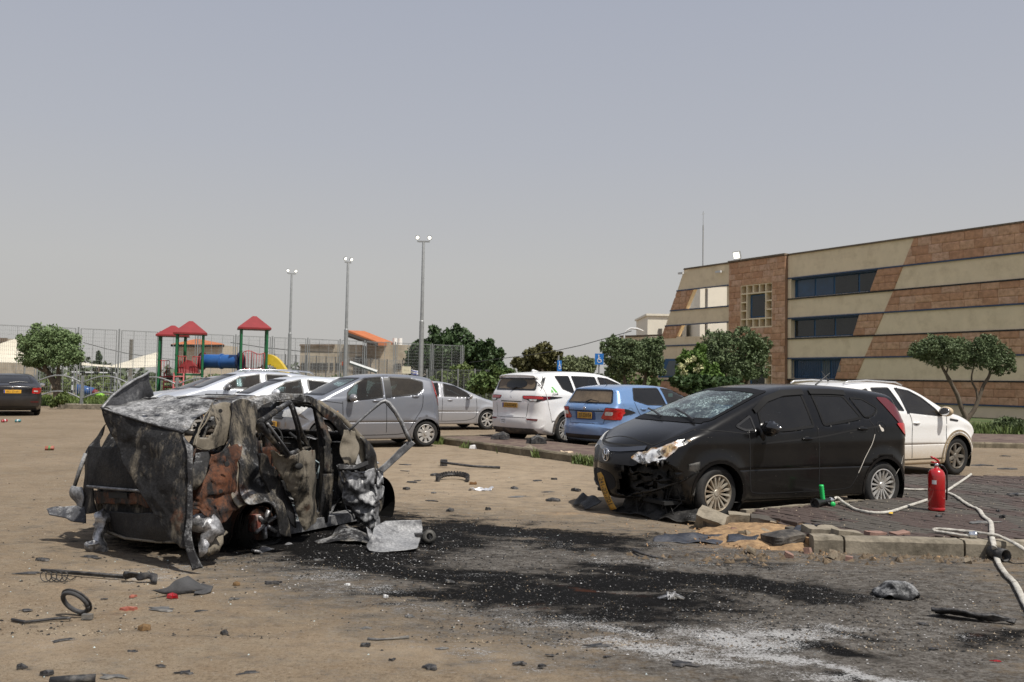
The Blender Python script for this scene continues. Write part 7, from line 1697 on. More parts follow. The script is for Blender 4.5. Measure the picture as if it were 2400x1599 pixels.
def stone_band(z0,z1,s0,s1,slL=None,slR=None,rows=3,L=1.0,depth=-.03,hole=None):
    h = (z1 - z0) / rows
    for r_ in range(rows):
        zb,zt = z0 + r_ * h,z0 + (r_ + 1) * h; s = s0 - rs.uniform(0,L)
        while s < s1:
            l = L * rs.choice((.8,1,1,1.1)); g_ = .007
            poly = [(s + g_,zb + g_),(s + l - g_,zb + g_),(s + l - g_,zt - g_),(s + g_,zt - g_)]
            poly = clip(poly,(s0,zb),(s0,zt),-1) if poly else poly
            if poly: poly = clip(poly,(s1,zb),(s1,zt),1)
            if slL and poly: poly = clip(poly,*slL,-1)
            if slR and poly: poly = clip(poly,*slR,1)
            ok = len(poly) >= 3 and max(p[0] for p in poly) - min(p[0] for p in poly) > .08
            if ok and hole:
                cx_ = sum(p[0] for p in poly) / len(poly); cz_ = sum(p[1] for p in poly) / len(poly)
                for (h0,h1,q0,q1) in hole:
                    if max(p[0] for p in poly) > h0 and min(p[0] for p in poly) < h1 and q0 - .02 < cz_ < q1 + .02:
                        if min(p[0] for p in poly) < h0 < max(p[0] for p in poly): poly = clip(poly,(h0,zb),(h0,zt),1)
                        elif max(p[0] for p in poly) > h1: poly = clip(poly,(h1,zb),(h1,zt),-1)
                        else: ok = False
            if ok and len(poly) >= 3:
                dep = depth - rs.uniform(0,.018); cc = np.array(poly).mean(0)
                n = len(poly); vs = [(p[0],.0 if depth > -.1 else depth + .08,p[1]) for p in poly] + [(p[0],dep,p[1]) for p in poly] + [(cc[0] + (p[0] - cc[0]) * .78,dep - rs.uniform(.012,.03),cc[1] + (p[1] - cc[1]) * .7) for p in poly]
                fs = [(i,(i + 1) % n,n + (i + 1) % n,n + i) for i in range(n)] + [(n + i,n + (i + 1) % n,2 * n + (i + 1) % n,2 * n + i) for i in range(n)] + [tuple(range(2 * n,3 * n))]
                m_ = greys if rs.random() < .02 else rs.choice(stones)
                if stone_n[0] < 298 and s < 7.2: mk('stone',vs,fs,m_,bd); stone_n[0] += 1
                else: reststone.add(vs,fs)
            s += l
backing = mat('mortar',(.30,.18,.12),.95)
# right-hand facade, band by band
for i in range(8):
    zt,zb = Z[i],Z[i + 1]; a,b_ = dg[i],dg[i + 1]; L0 = -8.10
    if i % 2 == 0:
        if i < 6: slab_poly('render_band',[(L0,zb),(b_,zb),(a,zt),(L0,zt)],0,.4,render_m)
        else: slab_poly('render_band',[(L0,zb),(b_,zb),(a,zt),(L0,zt)],0,.4,render_m)
        slab_poly('stone_backing',[(b_,zb),(SE,zb),(SE,zt),(a,zt)],.02,.4,backing)
        stone_band(zb,zt,min(a,b_),SE,slL=((b_,zb),(a,zt)),rows=3)
    elif i in wd:
        w0,w1 = wd[i]
        slab_poly('render_band',[(b_,zb),(SE,zb),(SE,zt),(a,zt)],0,.4,render_m)
        slab_poly('stone_backing',[(w1,zb),(b_,zb),(a,zt),(w0,zt)],.02,.4,backing)
        stone_band(zb + .04,zt - .04,w1,a,slL=((w1,zb),(w0,zt)),slR=((b_,zb),(a,zt)))
        # ribbon window set back behind the wall face
        wdw = slab_poly('window',[(L0,zb),(w1,zb),(w0,zt),(L0,zt)],.36,.40,winblue)
        slab_poly('window_sill',[(L0,zb - .03),(w1 - .1,zb - .03),(w1 - .1,zb + .05),(L0,zb + .05)],-.06,.36,reveal_m,wdw)
        edges = {1: [-8.0,-6.47,-5.06,-3.3,-2.0],3: [-8.1,-6.52,-4.99,-3.2],5: [-8.15,-6.0,-5.3,-4.4]}[i]
        for j in range(len(edges) - 1):
            e0,e1 = edges[j] + .07,edges[j + 1] - .05
            poly = clip([(e0,zb + .14),(e1,zb + .14),(e1,zt - .16),(e0,zt - .16)],(w1 - .06,zb),(w0 - .06,zt),1)
            if len(poly) > 2: slab_poly('pane',poly,.325,.355,bglass2 if (i == 1 and j < 2) or (i == 5 and j in (0,2)) else (mat('grey_blind',(.12,.14,.15),.6) if i == 5 else bglass),wdw)
        if i == 5:
            for x in np.arange(-8.05,w1 - .05,.16): slab_poly('grille_bar',[(x,zb + .05),(x + .02,zb + .05),(x + .02,zt - .05),(x,zt - .05)],.05,.07,bluem,wdw)
        slab_poly('window_head',[(L0,zt - .12),(w0,zt - .12),(w0,zt - .02),(L0,zt - .02)],.05,.36,bluem,wdw)
    else:
        slab_poly('render_band',[(L0,zb),(SE,zb),(SE,zt),(L0,zt)],0,.4,render_m)
for i in range(1,8):
    s0_ = -8.32 if i not in (1,3,5) else -8.32
    slab_poly('steel_band',[(s0_,Z[i] - .045),(SE,Z[i] - .045),(SE,Z[i] + .035),(s0_,Z[i] + .035)],-.085,-.002,bluem if i % 2 else dk_ledge)
slab_poly('window_jamb',[(-8.36,1.9),(-8.10,1.9),(-8.10,9.83),(-8.36,9.83)],-.01,.45,reveal_m)
slab_poly('roof_coping',[(-8.36,9.85),(SE,9.85),(SE,9.94),(-8.36,9.94)],-.10,.5,roofcap)
mk('main_block',[(-13.2,.42,0),(SE,.42,0),(SE,14,0),(-13.2,14,0),(-13.2,.42,9.8),(SE,.42,9.8),(SE,14,9.8),(-13.2,14,9.8)],[(0,1,5,4),(1,2,6,5),(2,3,7,6),(3,0,4,7),(4,5,6,7)],render_m,bd)
# stair tower with lattice windows
T0,T1 = -13.27,-8.38; G0,G1,GZ0,GZ1 = -12.2,-9.45,5.33,8.18
lat = [(G0,G1,GZ0,GZ1),(G0,G1,.2,3.45)]
for poly in ([(T0,0),(G0,0),(G0,9.84),(T0,9.84)],[(G1,0),(T1,0),(T1,9.84),(G1,9.84)],[(G0,GZ1),(G1,GZ1),(G1,9.84),(G0,9.84)],[(G0,3.45),(G1,3.45),(G1,GZ0),(G0,GZ0)]): slab_poly('tower_wall',poly,-.22,.42,backing)
stone_band(0.3,9.84,T0,T1,rows=23,L=.85,depth=-.24,hole=lat)
slab_poly('roof_coping',[(T0 - .03,9.85),(T1 + .03,9.85),(T1 + .03,9.97),(T0 - .03,9.97)],-.36,.5,roofcap)
for li,(g0,g1,z0,z1) in enumerate(lat):
    fr_ = slab_poly('lattice_window',[(g0,z0),(g1,z0),(g1,z1),(g0,z1)],.2,.24,mat('lattice_back',(.30,.25,.17),.9))
    nx = 5; sx_,sz_ = (g1 - g0) / nx,(z1 - z0) / nx; t = .085
    def bar(x0,x1,q0,q1,d0=-.235,d1=.2): slab_poly('lattice_bar',[(x0,q0),(x1,q0),(x1,q1),(x0,q1)],d0,d1,reveal_m,fr_)
    for k_ in range(nx + 1):
        x = g0 + k_ * sx_
        if k_ in (0,nx): bar(x - t / 2,x + t / 2,z0,z1)
        elif k_ in (1,nx - 1): bar(x - t / 2,x + t / 2,z0,z1)
        else: bar(x - t / 2,x + t / 2,z0,z0 + sz_); bar(x - t / 2,x + t / 2,z1 - sz_,z1)
    for k_ in range(nx + 1):
        z = z0 + k_ * sz_; e = .003
        if k_ in (0,1,nx - 1,nx): bar(g0,g1,z - t / 2,z + t / 2,-.232,.195)
        else: bar(g0,g0 + sx_,z - t / 2,z + t / 2,-.232,.195); bar(g1 - sx_,g1,z - t / 2,z + t / 2,-.232,.195)
    slab_poly('window_frame',[(g0 + sx_ + .12,z0 + sz_ + .1),(g1 - sx_ - .1,z0 + sz_ + .1),(g1 - sx_ - .1,z1 - sz_ - .1),(g0 + sx_ + .12,z1 - sz_ - .1)],.02,.06,winblue,fr_)
    slab_poly('pane',[(g0 + sx_ + .28,z0 + sz_ + .18),(g1 - sx_ - .16,z0 + sz_ + .18),(g1 - sx_ - .16,z1 - sz_ - .18),(g0 + sx_ + .28,z1 - sz_ - .18)],-.01,.015,bglass,fr_)
# left screen wall with see-through openings
sl = lambda z: -20.45 + (z - 4.83) * (2.45 / 5.02)
W0 = -13.30
slab_poly('screen_band',[(sl(8.36),8.36),(W0,8.36),(W0,9.85),(sl(9.85),9.85)],0,.35,render_m)
slab_poly('screen_band',[(sl(5.82),5.82),(W0,5.82),(W0,6.92),(sl(6.92),6.92)],0,.35,render_m)
for (z0,z1,o0,o1) in ((6.92,8.36,-17.87,-17.0),(4.85,5.82,-18.84,-18.21)):
    slab_poly('slanted_pier',[(sl(z0),z0),(o0,z0),(o1,z1),(sl(z1),z1)],.02,.35,reveal_m)
    stone_band(z0 + .03,z1 - .03,sl(z0),o1,slL=((sl(z0),z0),(sl(z1),z1)),slR=((o0,z0),(o1,z1)),rows=3,L=.6,depth=-.02)
    slab_poly('screen_jamb',[(-13.70,z0),(W0,z0),(W0,z1),(-13.70,z1)],0,.35,render_m)
for z in (8.36,6.92,5.82): slab_poly('steel_band',[(sl(z) - .03,z - .045),(W0,z - .045),(W0,z + .035),(sl(z),z + .035)],-.08,-.002,bluem)
slab_poly('roof_coping',[(sl(9.85),9.85),(W0,9.85),(W0,9.95),(sl(9.95),9.95)],-.1,.45,roofcap)
MB().box((-16.46,.75,6.6),(.14,.14,3.6)).build('steel_post',mat('grey_steel',(.17,.17,.17),.6,.3),bd)
mk('lower_block',[(-25.2,0,0),(-13.3,0,0),(-13.3,12,0),(-25.2,12,0),(-25.2,0,5.15),(-13.3,0,4.83),(-13.3,12,4.83),(-25.2,12,5.15)],[(0,1,5,4),(1,2,6,5),(2,3,7,6),(3,0,4,7),(4,5,6,7)],render_m,bd)
slab_poly('roof_coping',[(-25.3,5.15),(-20.4,5.08),(-20.4,5.2),(-25.3,5.27)],-.12,.4,roofcap)
slab_poly('steel_band',[(-20.4,4.27),(-13.35,4.27),(-13.35,4.36),(-20.4,4.36)],-.08,-.002,bluem)
slab_poly('steel_band',[(-25.2,1.70),(-13.35,1.70),(-13.35,1.80),(-25.2,1.80)],-.08,-.002,dk_ledge)
stone_band(3.3,4.6,-24.2,-20.7,rows=3,L=.8,slR=((-21.2,3.3),(-20.4,4.6)))
stone_band(1.85,3.3,-22.0,-20.0,slL=((-22.0,1.85),(-21.2,3.3)),slR=((-20.95,1.85),(-20.1,3.3)),rows=3,L=.7)
stone_band(.5,1.68,-25.2,-17.5,rows=3,L=.8)
wdw = slab_poly('window',[(-20.75,1.95),(-17.6,1.95),(-17.2,3.35),(-19.95,3.35)],-.03,.02,winblue)
slab_poly('pane',[(-20.1,2.1),(-18.2,2.1),(-18.2,3.2),(-19.5,3.2)],-.05,-.032,mat('grey_blind',(.12,.14,.15),.6),wdw)
o = reststone.build('far_stones',stones[0],bd); o['kind'] = 'stuff'
# roof furniture: things of their own
def at_f(s,d,z): return BM_ @ Vector((s,d,z))
lit = NT('lit_lamp'); lit.set(color=(1,1,1),ecol=(1,.97,.85),estr=1.8); lit = lit.m
galv = mat('galvanised_steel',(.33,.34,.34),.5,.5,var=.15)
p_ = A(1733,605,(at_f(-12.5,0,10)).y)
t_ = empty('roof_floodlight',tuple(at_f(-12.6,.1,9.95)),math.atan2(FD_.y,FD_.x),'lit square floodlight on the roof edge above the lattice window','floodlight')
MB().tube([(0,0,0),(0,-.1,.3)],.03,6).build('bracket',galv,t_); MB().box((0,-.18,.42),(.62,.10,.52)).build('lamp_case',galv,t_,rot=(.25,0,0)); MB().box((0,-.245,.42),(.52,.02,.42)).build('lamp_glass',lit,t_,rot=(.25,0,0))
t_ = empty('roof_antenna',tuple(at_f(-16.6,.5,9.9)),0,'tall thin antenna mast on the roof','antenna')
MB().tube([(0,0,0),(0,0,3.1)],.045,6).build('mast',galv,t_); MB().tube([(0,0,3.0),(.0,0,4.1)],.02,5).build('whip',galv,t_); MB().tube([(-.14,0,3.9),(.1,0,3.95)],.015,5).build('cross_arm',galv,t_)
def cctv(s,z,label):
    t_ = empty('security_camera',tuple(at_f(s,-.05,z)),math.atan2(FD_.y,FD_.x),label,'camera')
    MB().tube([(0,0,0),(0,-.22,-.02)],.03,6).build('bracket',wht,t_); MB().box((-.12,-.26,-.02),(.48,.14,.14)).build('camera_case',wht,t_)
cctv(-14.1,9.35,'white security camera beside the stone tower'); cctv(-17.9,9.6,'small white security camera at the left roof corner')
pl_ = at_f(-23.6,-1.0,0); t_ = empty('curved_lamp',(pl_.x,pl_.y,0),0,'white swan-neck lamp over the low wing of the building','street lamp')
MB().tube([(0,0,0),(0,0,5.2),(.15,0,5.55),(.5,0,5.75),(1.0,0,5.72),(1.5,0,5.55)],[.07,.07,.07,.07,.08,.05],8).build('lamp_post',wht,t_,True)
# bright white building behind
whb = mat('white_plaster',(.74,.70,.60),.85,var=.05,scale=1.5)
def backbox(name,label,pxl,pxr,pyt,Y,depth,m,rz=.3,winrow=None,cat='building'):
    a,b_ = A(pxl,pyt,Y),A(pxr,pyt,Y); w = (b_ - a).length; c_ = (a + b_) / 2
    t_ = empty(name,(c_.x,c_.y,0),0,label,cat); h = c_.z
    R = Matrix.Rotation(rz,4,'Z'); b2 = MB(); b2.box((0,depth / 2,h / 2),(w / math.cos(rz) * .98,depth,h),R); b2.build('wall',m,t_)
    b2 = MB(); b2.box((0,depth / 2,h + .1),(w / math.cos(rz) * .98 + .3,depth + .3,.2),R); b2.build('parapet',m,t_)
    if winrow:
        n_,z0,z1,sx0,sx1 = winrow
        for i in range(n_):
            x = (sx0 + (sx1 - sx0) * (i + .5) / n_ - .5) * w; b2 = MB(); b2.box((x,-.06,(z0 + z1) / 2),((sx1 - sx0) * w / n_ * .55,.1,z1 - z0),R); b2.build('window',mat('shadowed_opening',(.10,.09,.075),.9),t_)
    return t_
backbox('white_building','sunlit white building seen through the openings of the screen wall',1640,1760,664,84,10,whb,0,(7,5.6,6.3,.2,.75))
backbox('white_building','small white block with three openings left of the slanted wall',1517,1610,741,88,8,whb,0,(4,6.0,6.9,.25,.9))

# ================================================================ LAMP POSTS, FENCES, PLAYGROUND
def flood_pole(px,pyt,Y,label,spread,yaw,n=2):
    spread *= .8
    b_ = A(px,900,Y); top = A(px + (900 - pyt) * .0,pyt,Y); X = A(px,pyt,Y).x; h = top.z
    t_ = empty('floodlight_pole',(X,Y,0),yaw,label,'light pole','floodlight poles by the sports court')
    MB().lathe([(.14,0),(.13,h * .5),(.10,h * .505),(.075,h - .35),(.06,h - .3),(.06,h - .25),(0,h - .25)],14).build('pole',galv,t_,True,auto=30)
    MB().box((0,0,h - .25),(spread * 2,.08,.08)).build('cross_bar',galv,t_)
    for sg in ((-1,1) if n == 2 else (-1,)):
        M = Matrix.Translation((sg * spread,0,h - .02)) @ Matrix.Rotation(-1.15,4,'X')
        MB().tube([(sg * spread,0,h - .25),(sg * spread,.05,h - .1)],.03,6).build('lamp_bracket',galv,t_)
        MB().lathe([(0,-.06),(.07,-.05),(.125,.0),(.13,.05),(.0,.05)],18,M @ Matrix.Rotation(math.pi,4,'X')).build('lamp_head',mat('lamp_case_dark',(.12,.12,.12),.5,.4),t_,True,auto=30)
        MB().lathe([(0,-.062),(.10,-.06),(.10,-.05),(0,-.05)],18,M).build('lamp_glass',lit,t_)
flood_pole(993,556,50,'tallest floodlight pole, twin lamps, right of the other two',.42,0)
flood_pole(816,606,58,'middle floodlight pole with twin lamps in front of the orange roof',.32,.9)
flood_pole(684,634,68,'leftmost and shortest-looking floodlight pole with twin lamps',.38,.5)
meshm = mat('fence_wire',(.30,.31,.31),.5,.5)
def wire_fence(p0,p1,h,posts,label,name='mesh_fence',step=(.10,.22),r=.0055,postr=.045,z0=0.0,pm=None,dbl=True,cat='fence',wm=None):
    d = p1 - p0; L = d.length; d.normalize(); t_ = empty(name,tuple(p0),math.atan2(d.y,d.x),label,cat)
    for q in posts:
        x = q * L
        for dx in ((-.14,0,.14) if dbl else (0,)):
            MB().tube([(x + dx,0,z0),(x + dx,0,h + (.08 if dx == 0 else 0))],postr if dx == 0 else postr * .6,6).build('post',pm or galv,t_)
    for a,b_ in zip(posts[:-1],posts[1:]):
        mb = MB(); x0,x1 = a * L + .14,b_ * L - .14
        def bar(p,q,rr):
            v = Vector(q) - Vector(p); u = Vector((0,1,0)) * rr; w = v.cross(u).normalized() * rr
            mb.add([Vector(p) + u,Vector(p) - u * .5 + w * .87,Vector(p) - u * .5 - w * .87,Vector(q) + u,Vector(q) - u * .5 + w * .87,Vector(q) - u * .5 - w * .87],[(0,1,4,3),(1,2,5,4),(2,0,3,5)])
        for x in np.arange(x0,x1,step[0]): bar((x,0,z0 + .05),(x,0,h),r)
        for z in np.arange(z0 + .05,h,step[1]): bar((x0,0,z),(x1,0,z),r)
        for z in (z0 + .05,h): bar((x0,0,z),(x1,0,z),.02)
        for x in (x0 + (x1 - x0) / 3,x0 + (x1 - x0) * 2 / 3): bar((x,0,z0),(x,0,h),.018)
        o = mb.build('mesh_panel',wm or meshm,t_); o['kind'] = 'stuff'
    return t_
f0 = A(-60,893,48.2); f1 = A(1082,893,67); f0.z = f1.z = 0
dF = (f1 - f0)
def frac(px):   # where the view column meets the fence line
    r_ = ray(px,850); k_ = r_.x / r_.y; return (f0.x - k_ * f0.y) / (k_ * dF.y - dF.x)
wire_fence(f0,f1,4.05,[0,frac(88),frac(181),frac(277),frac(373),frac(462),frac(551),frac(637),frac(720),frac(796),frac(854),frac(926),frac(1012),1.0],'tall wire mesh fence round the sports court')
g0_,g1_ = A(560,893,66),A(1010,893,88); g0_.z = g1_.z = 0
wire_fence(g0_,g1_,3.2,list(np.linspace(0,1,22)),'lower dark-posted fence behind the court',name='mesh_fence',step=(.16,.3),r=.007,postr=.05,pm=mat('dark_post',(.10,.10,.10),.6),dbl=False)
h0_,h1_ = A(1000,893,58),A(1200,893,50); h0_.z = h1_.z = 0
wire_fence(h0_,h1_,2.1,list(np.linspace(0,1,6)),'short pale-posted fence right of the tall mesh fence',step=(.12,.2),r=.006,postr=.05,dbl=False)
# arched railing
rl = [fl0 + Vector((-1.2,.55,.14)) + (fl1 - fl0).normalized() * (2.12 * i) for i in range(0,8)]
t_ = empty('arched_railing',tuple(rl[0]),math.atan2((fl1 - fl0).y,(fl1 - fl0).x),'galvanised railing with arched rails behind the left kerb','railing')
for i in range(8):
    x = 2.12 * i; MB().box((x,0,.62),(.10,.10,1.26)).build('post',galv,t_)
    if i < 7:
        for zz,hh in ((.95,.30),(.28,.30)):
            MB().tube([(x + 2.12 * k_ / 12,0,zz + hh * math.sin(math.pi * k_ / 12)) for k_ in range(13)],.032,6).build('arched_rail',galv,t_,True)
# playground
pg = empty('playground_structure',(-15.2,44,0),0,'playground climbing frame with three red roofs and a blue tunnel','playground')
pgreen = mat('green_post',(.015,.13,.05),.4,var=.15); pred = mat('red_roof_plastic',(.22,.018,.020),.5,var=.15,scale=3); predb = mat('red_bars',(.33,.03,.03),.5,var=.2)
pblue = mat('blue_tube',(.025,.10,.30),.35,var=.15,scale=2); pyel = mat('yellow_slide',(.62,.44,.03),.4,var=.1); pdark = mat('dark_deck',(.05,.03,.03),.8)
def PG(v): return Vector(v) - Vector(pg.location)
def tower(px,Y,eave,apex,deck,tag_='',side=1.2,yaw=.32,base=0.0):
    c_ = A(px,890,Y); c_.z = 0; R = Matrix.Translation(PG(c_)) @ Matrix.Rotation(yaw,4,'Z'); s_ = side / 2
    for sx_,sy_ in ((-1,-1),(1,-1),(1,1),(-1,1)):
        MB().tube([(sx_ * s_,sy_ * s_,base),(sx_ * s_,sy_ * s_,eave)],.062,10,M=R).build('post',pgreen,pg,True,auto=40)
        for zz in (deck + .05,deck + .95): MB().lathe([(.062,-.02),(.075,-.02),(.075,.02),(.062,.02)],10,R @ Matrix.Translation((sx_ * s_,sy_ * s_,zz))).build('clamp',pgreen,pg)
    e = s_ + .18; t = .09
    MB().add([(-e,-e,eave - .02),(e,-e,eave - .02),(e,e,eave - .02),(-e,e,eave - .02),(-e,-e,eave + .06),(e,-e,eave + .06),(e,e,eave + .06),(-e,e,eave + .06),(-t,-t,apex),(t,-t,apex),(t,t,apex),(-t,t,apex)],
             [(3,2,1,0),(0,1,5,4),(1,2,6,5),(2,3,7,6),(3,0,4,7),(4,5,9,8),(5,6,10,9),(6,7,11,10),(7,4,8,11),(8,9,10,11)],R).build('roof',pred,pg)
    MB().box((0,0,deck),(side - .1,side - .1,.09),R).build('deck',pgreen if tag_ != 'a' else pdark,pg)
    return R,s_
def bars(R,a,b_,z0,z1,n,m_,wave=0):
    a,b_ = Vector(a),Vector(b_); mb = MB(); tops = []
    for i in range(n + 1):
        p = a.lerp(b_,i / n); zt = z1 + wave * math.sin(i / n * 2 * math.pi); tops.append((p.x,p.y,zt)); mb.tube([(p.x,p.y,z0),(p.x,p.y,zt)],.016,5,M=R)
    mb.tube(tops,.024,6,M=R); mb.tube([(a.x,a.y,z0),(b_.x,b_.y,z0)],.02,6,M=R); mb.build('railing',m_,pg,True)
RA,s_ = tower(402,45.5,3.45,4.0,1.3,'a'); RB,s_ = tower(443,44,3.50,4.15,1.52); RC,s_ = tower(592,44,3.80,4.45,1.75)
bars(RB,(-s_,-s_,0),(-s_ + .45,-s_,0),1.6,2.4,4,predb); bars(RB,(s_ - .45,-s_,0),(s_,-s_,0),1.6,2.4,4,predb); bars(RA,(-s_,-s_,0),(-s_ + .5,-s_,0),1.4,2.2,4,predb)
bars(RC,(-s_ + .1,-s_,0),(s_ - .1,-s_,0),1.85,2.65,8,predb,.08); bars(RC,(s_,-s_,0),(s_,s_,0),1.85,2.6,6,mat('orange_bars',(.55,.12,.03),.5))
tb0,tb1 = RB @ Vector((s_,0,2.18)),RC @ Vector((-s_,0,2.18)); tb0.z = tb1.z = 2.2
q = (tb1 - tb0).to_track_quat('Z','Y').to_matrix().to_4x4(); Lt = (tb1 - tb0).length
MB().lathe([(.34,0),(.34,Lt * .49),(.38,Lt * .49),(.38,Lt * .53),(.34,Lt * .53),(.34,Lt * .97),(.37,Lt * .97),(.37,Lt),(.33,Lt)],28,Matrix.Translation(tb0) @ q).build('tunnel',pblue,pg,True,auto=30)
MB().lathe([(0,-.03),(.45,-.03),(.45,.03),(0,.03)],24,Matrix.Translation(tb0) @ q).build('tunnel_panel',pred,pg); MB().lathe([(.34,-.03),(.47,-.03),(.47,.03),(.34,.03)],24,Matrix.Translation(tb1) @ q).build('tunnel_panel',mat('navy_panel',(.02,.03,.09),.5),pg)
for (R,x) in ((RB,-.25),(RA,.1)):   # sloping red ladders
    mb = MB()
    for sx_ in (-.22,.22): mb.box((0,0,0),(.06,.10,1.9),R @ Matrix.Translation((x + sx_ - .2,-s_ - .42,.75)) @ Matrix.Rotation(-.5,4,'X'))
    for i in range(6): mb.box((0,0,-.75 + .3 * i),(.44,.09,.05),R @ Matrix.Translation((x - .2,-s_ - .42,.75)) @ Matrix.Rotation(-.5,4,'X'))
    mb.build('ladder',predb,pg)
MB().add([(-.5,-s_ + .2,1.6),(.45,-s_ + .2,1.6),(.45,-s_ + .3,1.95),(.1,-s_ + .3,2.2),(-.1,-s_ + .3,2.25),(-.5,-s_ + .3,1.9)],[(0,1,2,3,4,5)],RB).build('play_panel',pred,pg)
mb = MB()
for i in range(7):
    a = RA @ Vector((s_,-s_ + i * .18,1.4)); b_ = RB @ Vector((-s_,-s_ + i * .18,1.5)); mb.tube([a,(a + b_) / 2 + Vector((0,0,-.15)),b_],.02,5)
for i in range(7):
    a = RA @ Vector((s_,-s_,1.4)); b_ = RB @ Vector((-s_,-s_,1.5)); p = a.lerp(b_,i / 6); mb.tube([p + Vector((0,0,-.1)),p + Vector((0,0,.75))],.014,4)
mb.build('rope_bridge',mat('dark_rope',(.05,.035,.03),.9),pg)
a = RC @ Vector((s_,-.3,1.8)); sl_ = MB()
for i in range(10):
    t0_,t1_ = i / 10,(i + 1) / 10; f = lambda t: a + Vector((.1 + 1.1 * t ** .8,-.1,.75 * math.cos(t * 1.6) + .05 - .35 * t))
    p,q2 = f(t0_),f(t1_); sl_.add([p,q2,q2 + Vector((0,0,-.45)),p + Vector((0,0,-.55)),p + Vector((0,.5,0)),q2 + Vector((0,.5,0)),q2 + Vector((0,.5,-.45)),p + Vector((0,.5,-.55))],[(0,1,2,3),(0,4,5,1),(3,2,6,7),(4,7,6,5)])
sl_.build('slide',pyel,pg)
# goal, toy slide, shade sails
gp0,gp1 = A(170,893,55),A(252,893,54)
t_ = empty('goal',(gp0.x,gp0.y,0),0,'white goal frame with dark stripes on the court','goal'); wgt = wht; w_ = gp1.x - gp0.x
for nm_,a,b_ in (('post',(0,0,0),(0,0,1.55)),('post',(w_,0,0),(w_,0,1.55)),('crossbar',(0,0,1.55),(w_,0,1.55)),('back_bar',(w_,0,1.55),(w_ + .3,.8,0)),('back_bar',(0,0,1.55),(.3,.8,0))):
    o = MB().tube([a,b_],.055,6).build(nm_,wht,t_)
    if nm_ != 'back_bar':
        for i in range(1,6,2): p,q2 = Vector(a).lerp(Vector(b_),i / 6),Vector(a).lerp(Vector(b_),(i + .8) / 6); MB().tube([p,q2],.060,6).build('stripe',black_trim,o)
gpx = A(208,893,52); t_ = empty('toy_boat',(gpx.x,gpx.y,0),0,'blue plastic play rocker with red and green ends beyond the railing','toy')
MB().tube([(-.65,0,.55),(.3,0,.45)],[.32,.22],12).build('toy_body',pblue,t_,True); MB().tube([(.3,0,.42),(.55,0,.35)],[.2,.16],10).build('toy_end',pred,t_,True); MB().tube([(.45,0,.3),(.9,0,.18)],[.2,.12],10).build('toy_tail',mat('lime_plastic',(.25,.55,.05),.4),t_,True)
sailm = mat('cream_sail',(.62,.57,.46),.8,var=.04,scale=1)
def sail(label,L,Y,under=None):
    """tensioned cloth between edge points (px, py, extra distance)"""
    rows = [[A(px,py,Y + d) for px,py,d in r] for r in L]; o = crumple('shade_sail',loft(rows,10,10),20,14,sailm,None,.05,.6,3,.02)
    tag(o,label,'shade sail','cream shade sails over the yard'); return o
sail('cream shade sail at the far left behind the olive tree',[[(-40,822,0),(0,806,0),(52,788,0)],[(-40,845,-2),(10,838,-2),(60,842,-2)],[(-40,850,-5),(20,850,-5),(70,852,-5)]],62)
sail('cream shade sail right of the olive tree',[[(190,850,0),(262,856,2),(330,836,0),(372,824,0)],[(190,853,-3),(262,860,-1),(330,856,-3),(378,852,-3)],[(190,856,-5),(262,862,-3),(330,862,-5),(380,860,-5)]],60)
for (px,py,Y,lab) in ((60,800,62,'leftmost thin steel mast of the shade sails'),(262,850,60,'middle steel mast of the shade sails'),(375,826,61,'right steel mast of the shade sails')):
    p = A(px,py,Y); tag(MB().tube([(p.x,Y,0),(p.x,Y,p.z)],.06,6).build('sail_mast',galv,None),lab,'mast')
# houses
def house(name,label,Y,blocks,roof,group=None):
    t_ = empty(name,tuple(A((blocks[0][0] + blocks[0][1]) / 2,893,Y) * Vector((1,1,0)) if False else (A((blocks[0][0] + blocks[0][1]) / 2,893,Y).x,Y,0)),0,label,'house'); o_ = Vector(t_.location)
    for (x0,x1,yt,yb,dY,dep,m_,wins) in blocks:
        a = A(x0,yt,Y + dY); b_ = A(x1,yt,Y + dY); zb = max(0,A(x0,yb,Y + dY).z)
        w = MB().box(((a.x + b_.x) / 2 - o_.x,dY + dep / 2,(a.z + zb) / 2),(b_.x - a.x,dep,a.z - zb)).build('wall',m_,t_)
        for (wx0,wx1,wy0,wy1) in wins:
            p,q2 = A(wx0,wy0,Y + dY - .05),A(wx1,wy1,Y + dY - .05)
            MB().box(((p.x + q2.x) / 2 - o_.x,dY - .05,(p.z + q2.z) / 2),(abs(q2.x - p.x),.12,abs(p.z - q2.z))).build('window',mat('shadowed_window',(.05,.048,.045),.7),t_)
    for (pts,m_,th) in roof:
        P_ = [A(px,py,Y + dY) - o_ for px,py,dY in pts]; n = len(P_); up = Vector((0,0,th))
        MB().add(P_ + [p - up for p in P_],[tuple(range(n)),tuple(range(n,2 * n))[::-1]] + [(i,n + i,n + (i + 1) % n,(i + 1) % n) for i in range(n)]).build('roof',m_,t_)
    return t_
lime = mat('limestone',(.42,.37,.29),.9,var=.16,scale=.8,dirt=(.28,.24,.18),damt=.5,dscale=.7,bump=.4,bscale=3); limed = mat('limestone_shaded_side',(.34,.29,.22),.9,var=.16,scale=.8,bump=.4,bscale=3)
orange = mat('orange_roof_tiles',(.42,.13,.045),.85,var=.18,scale=1.5,bump=.5,bscale=3)
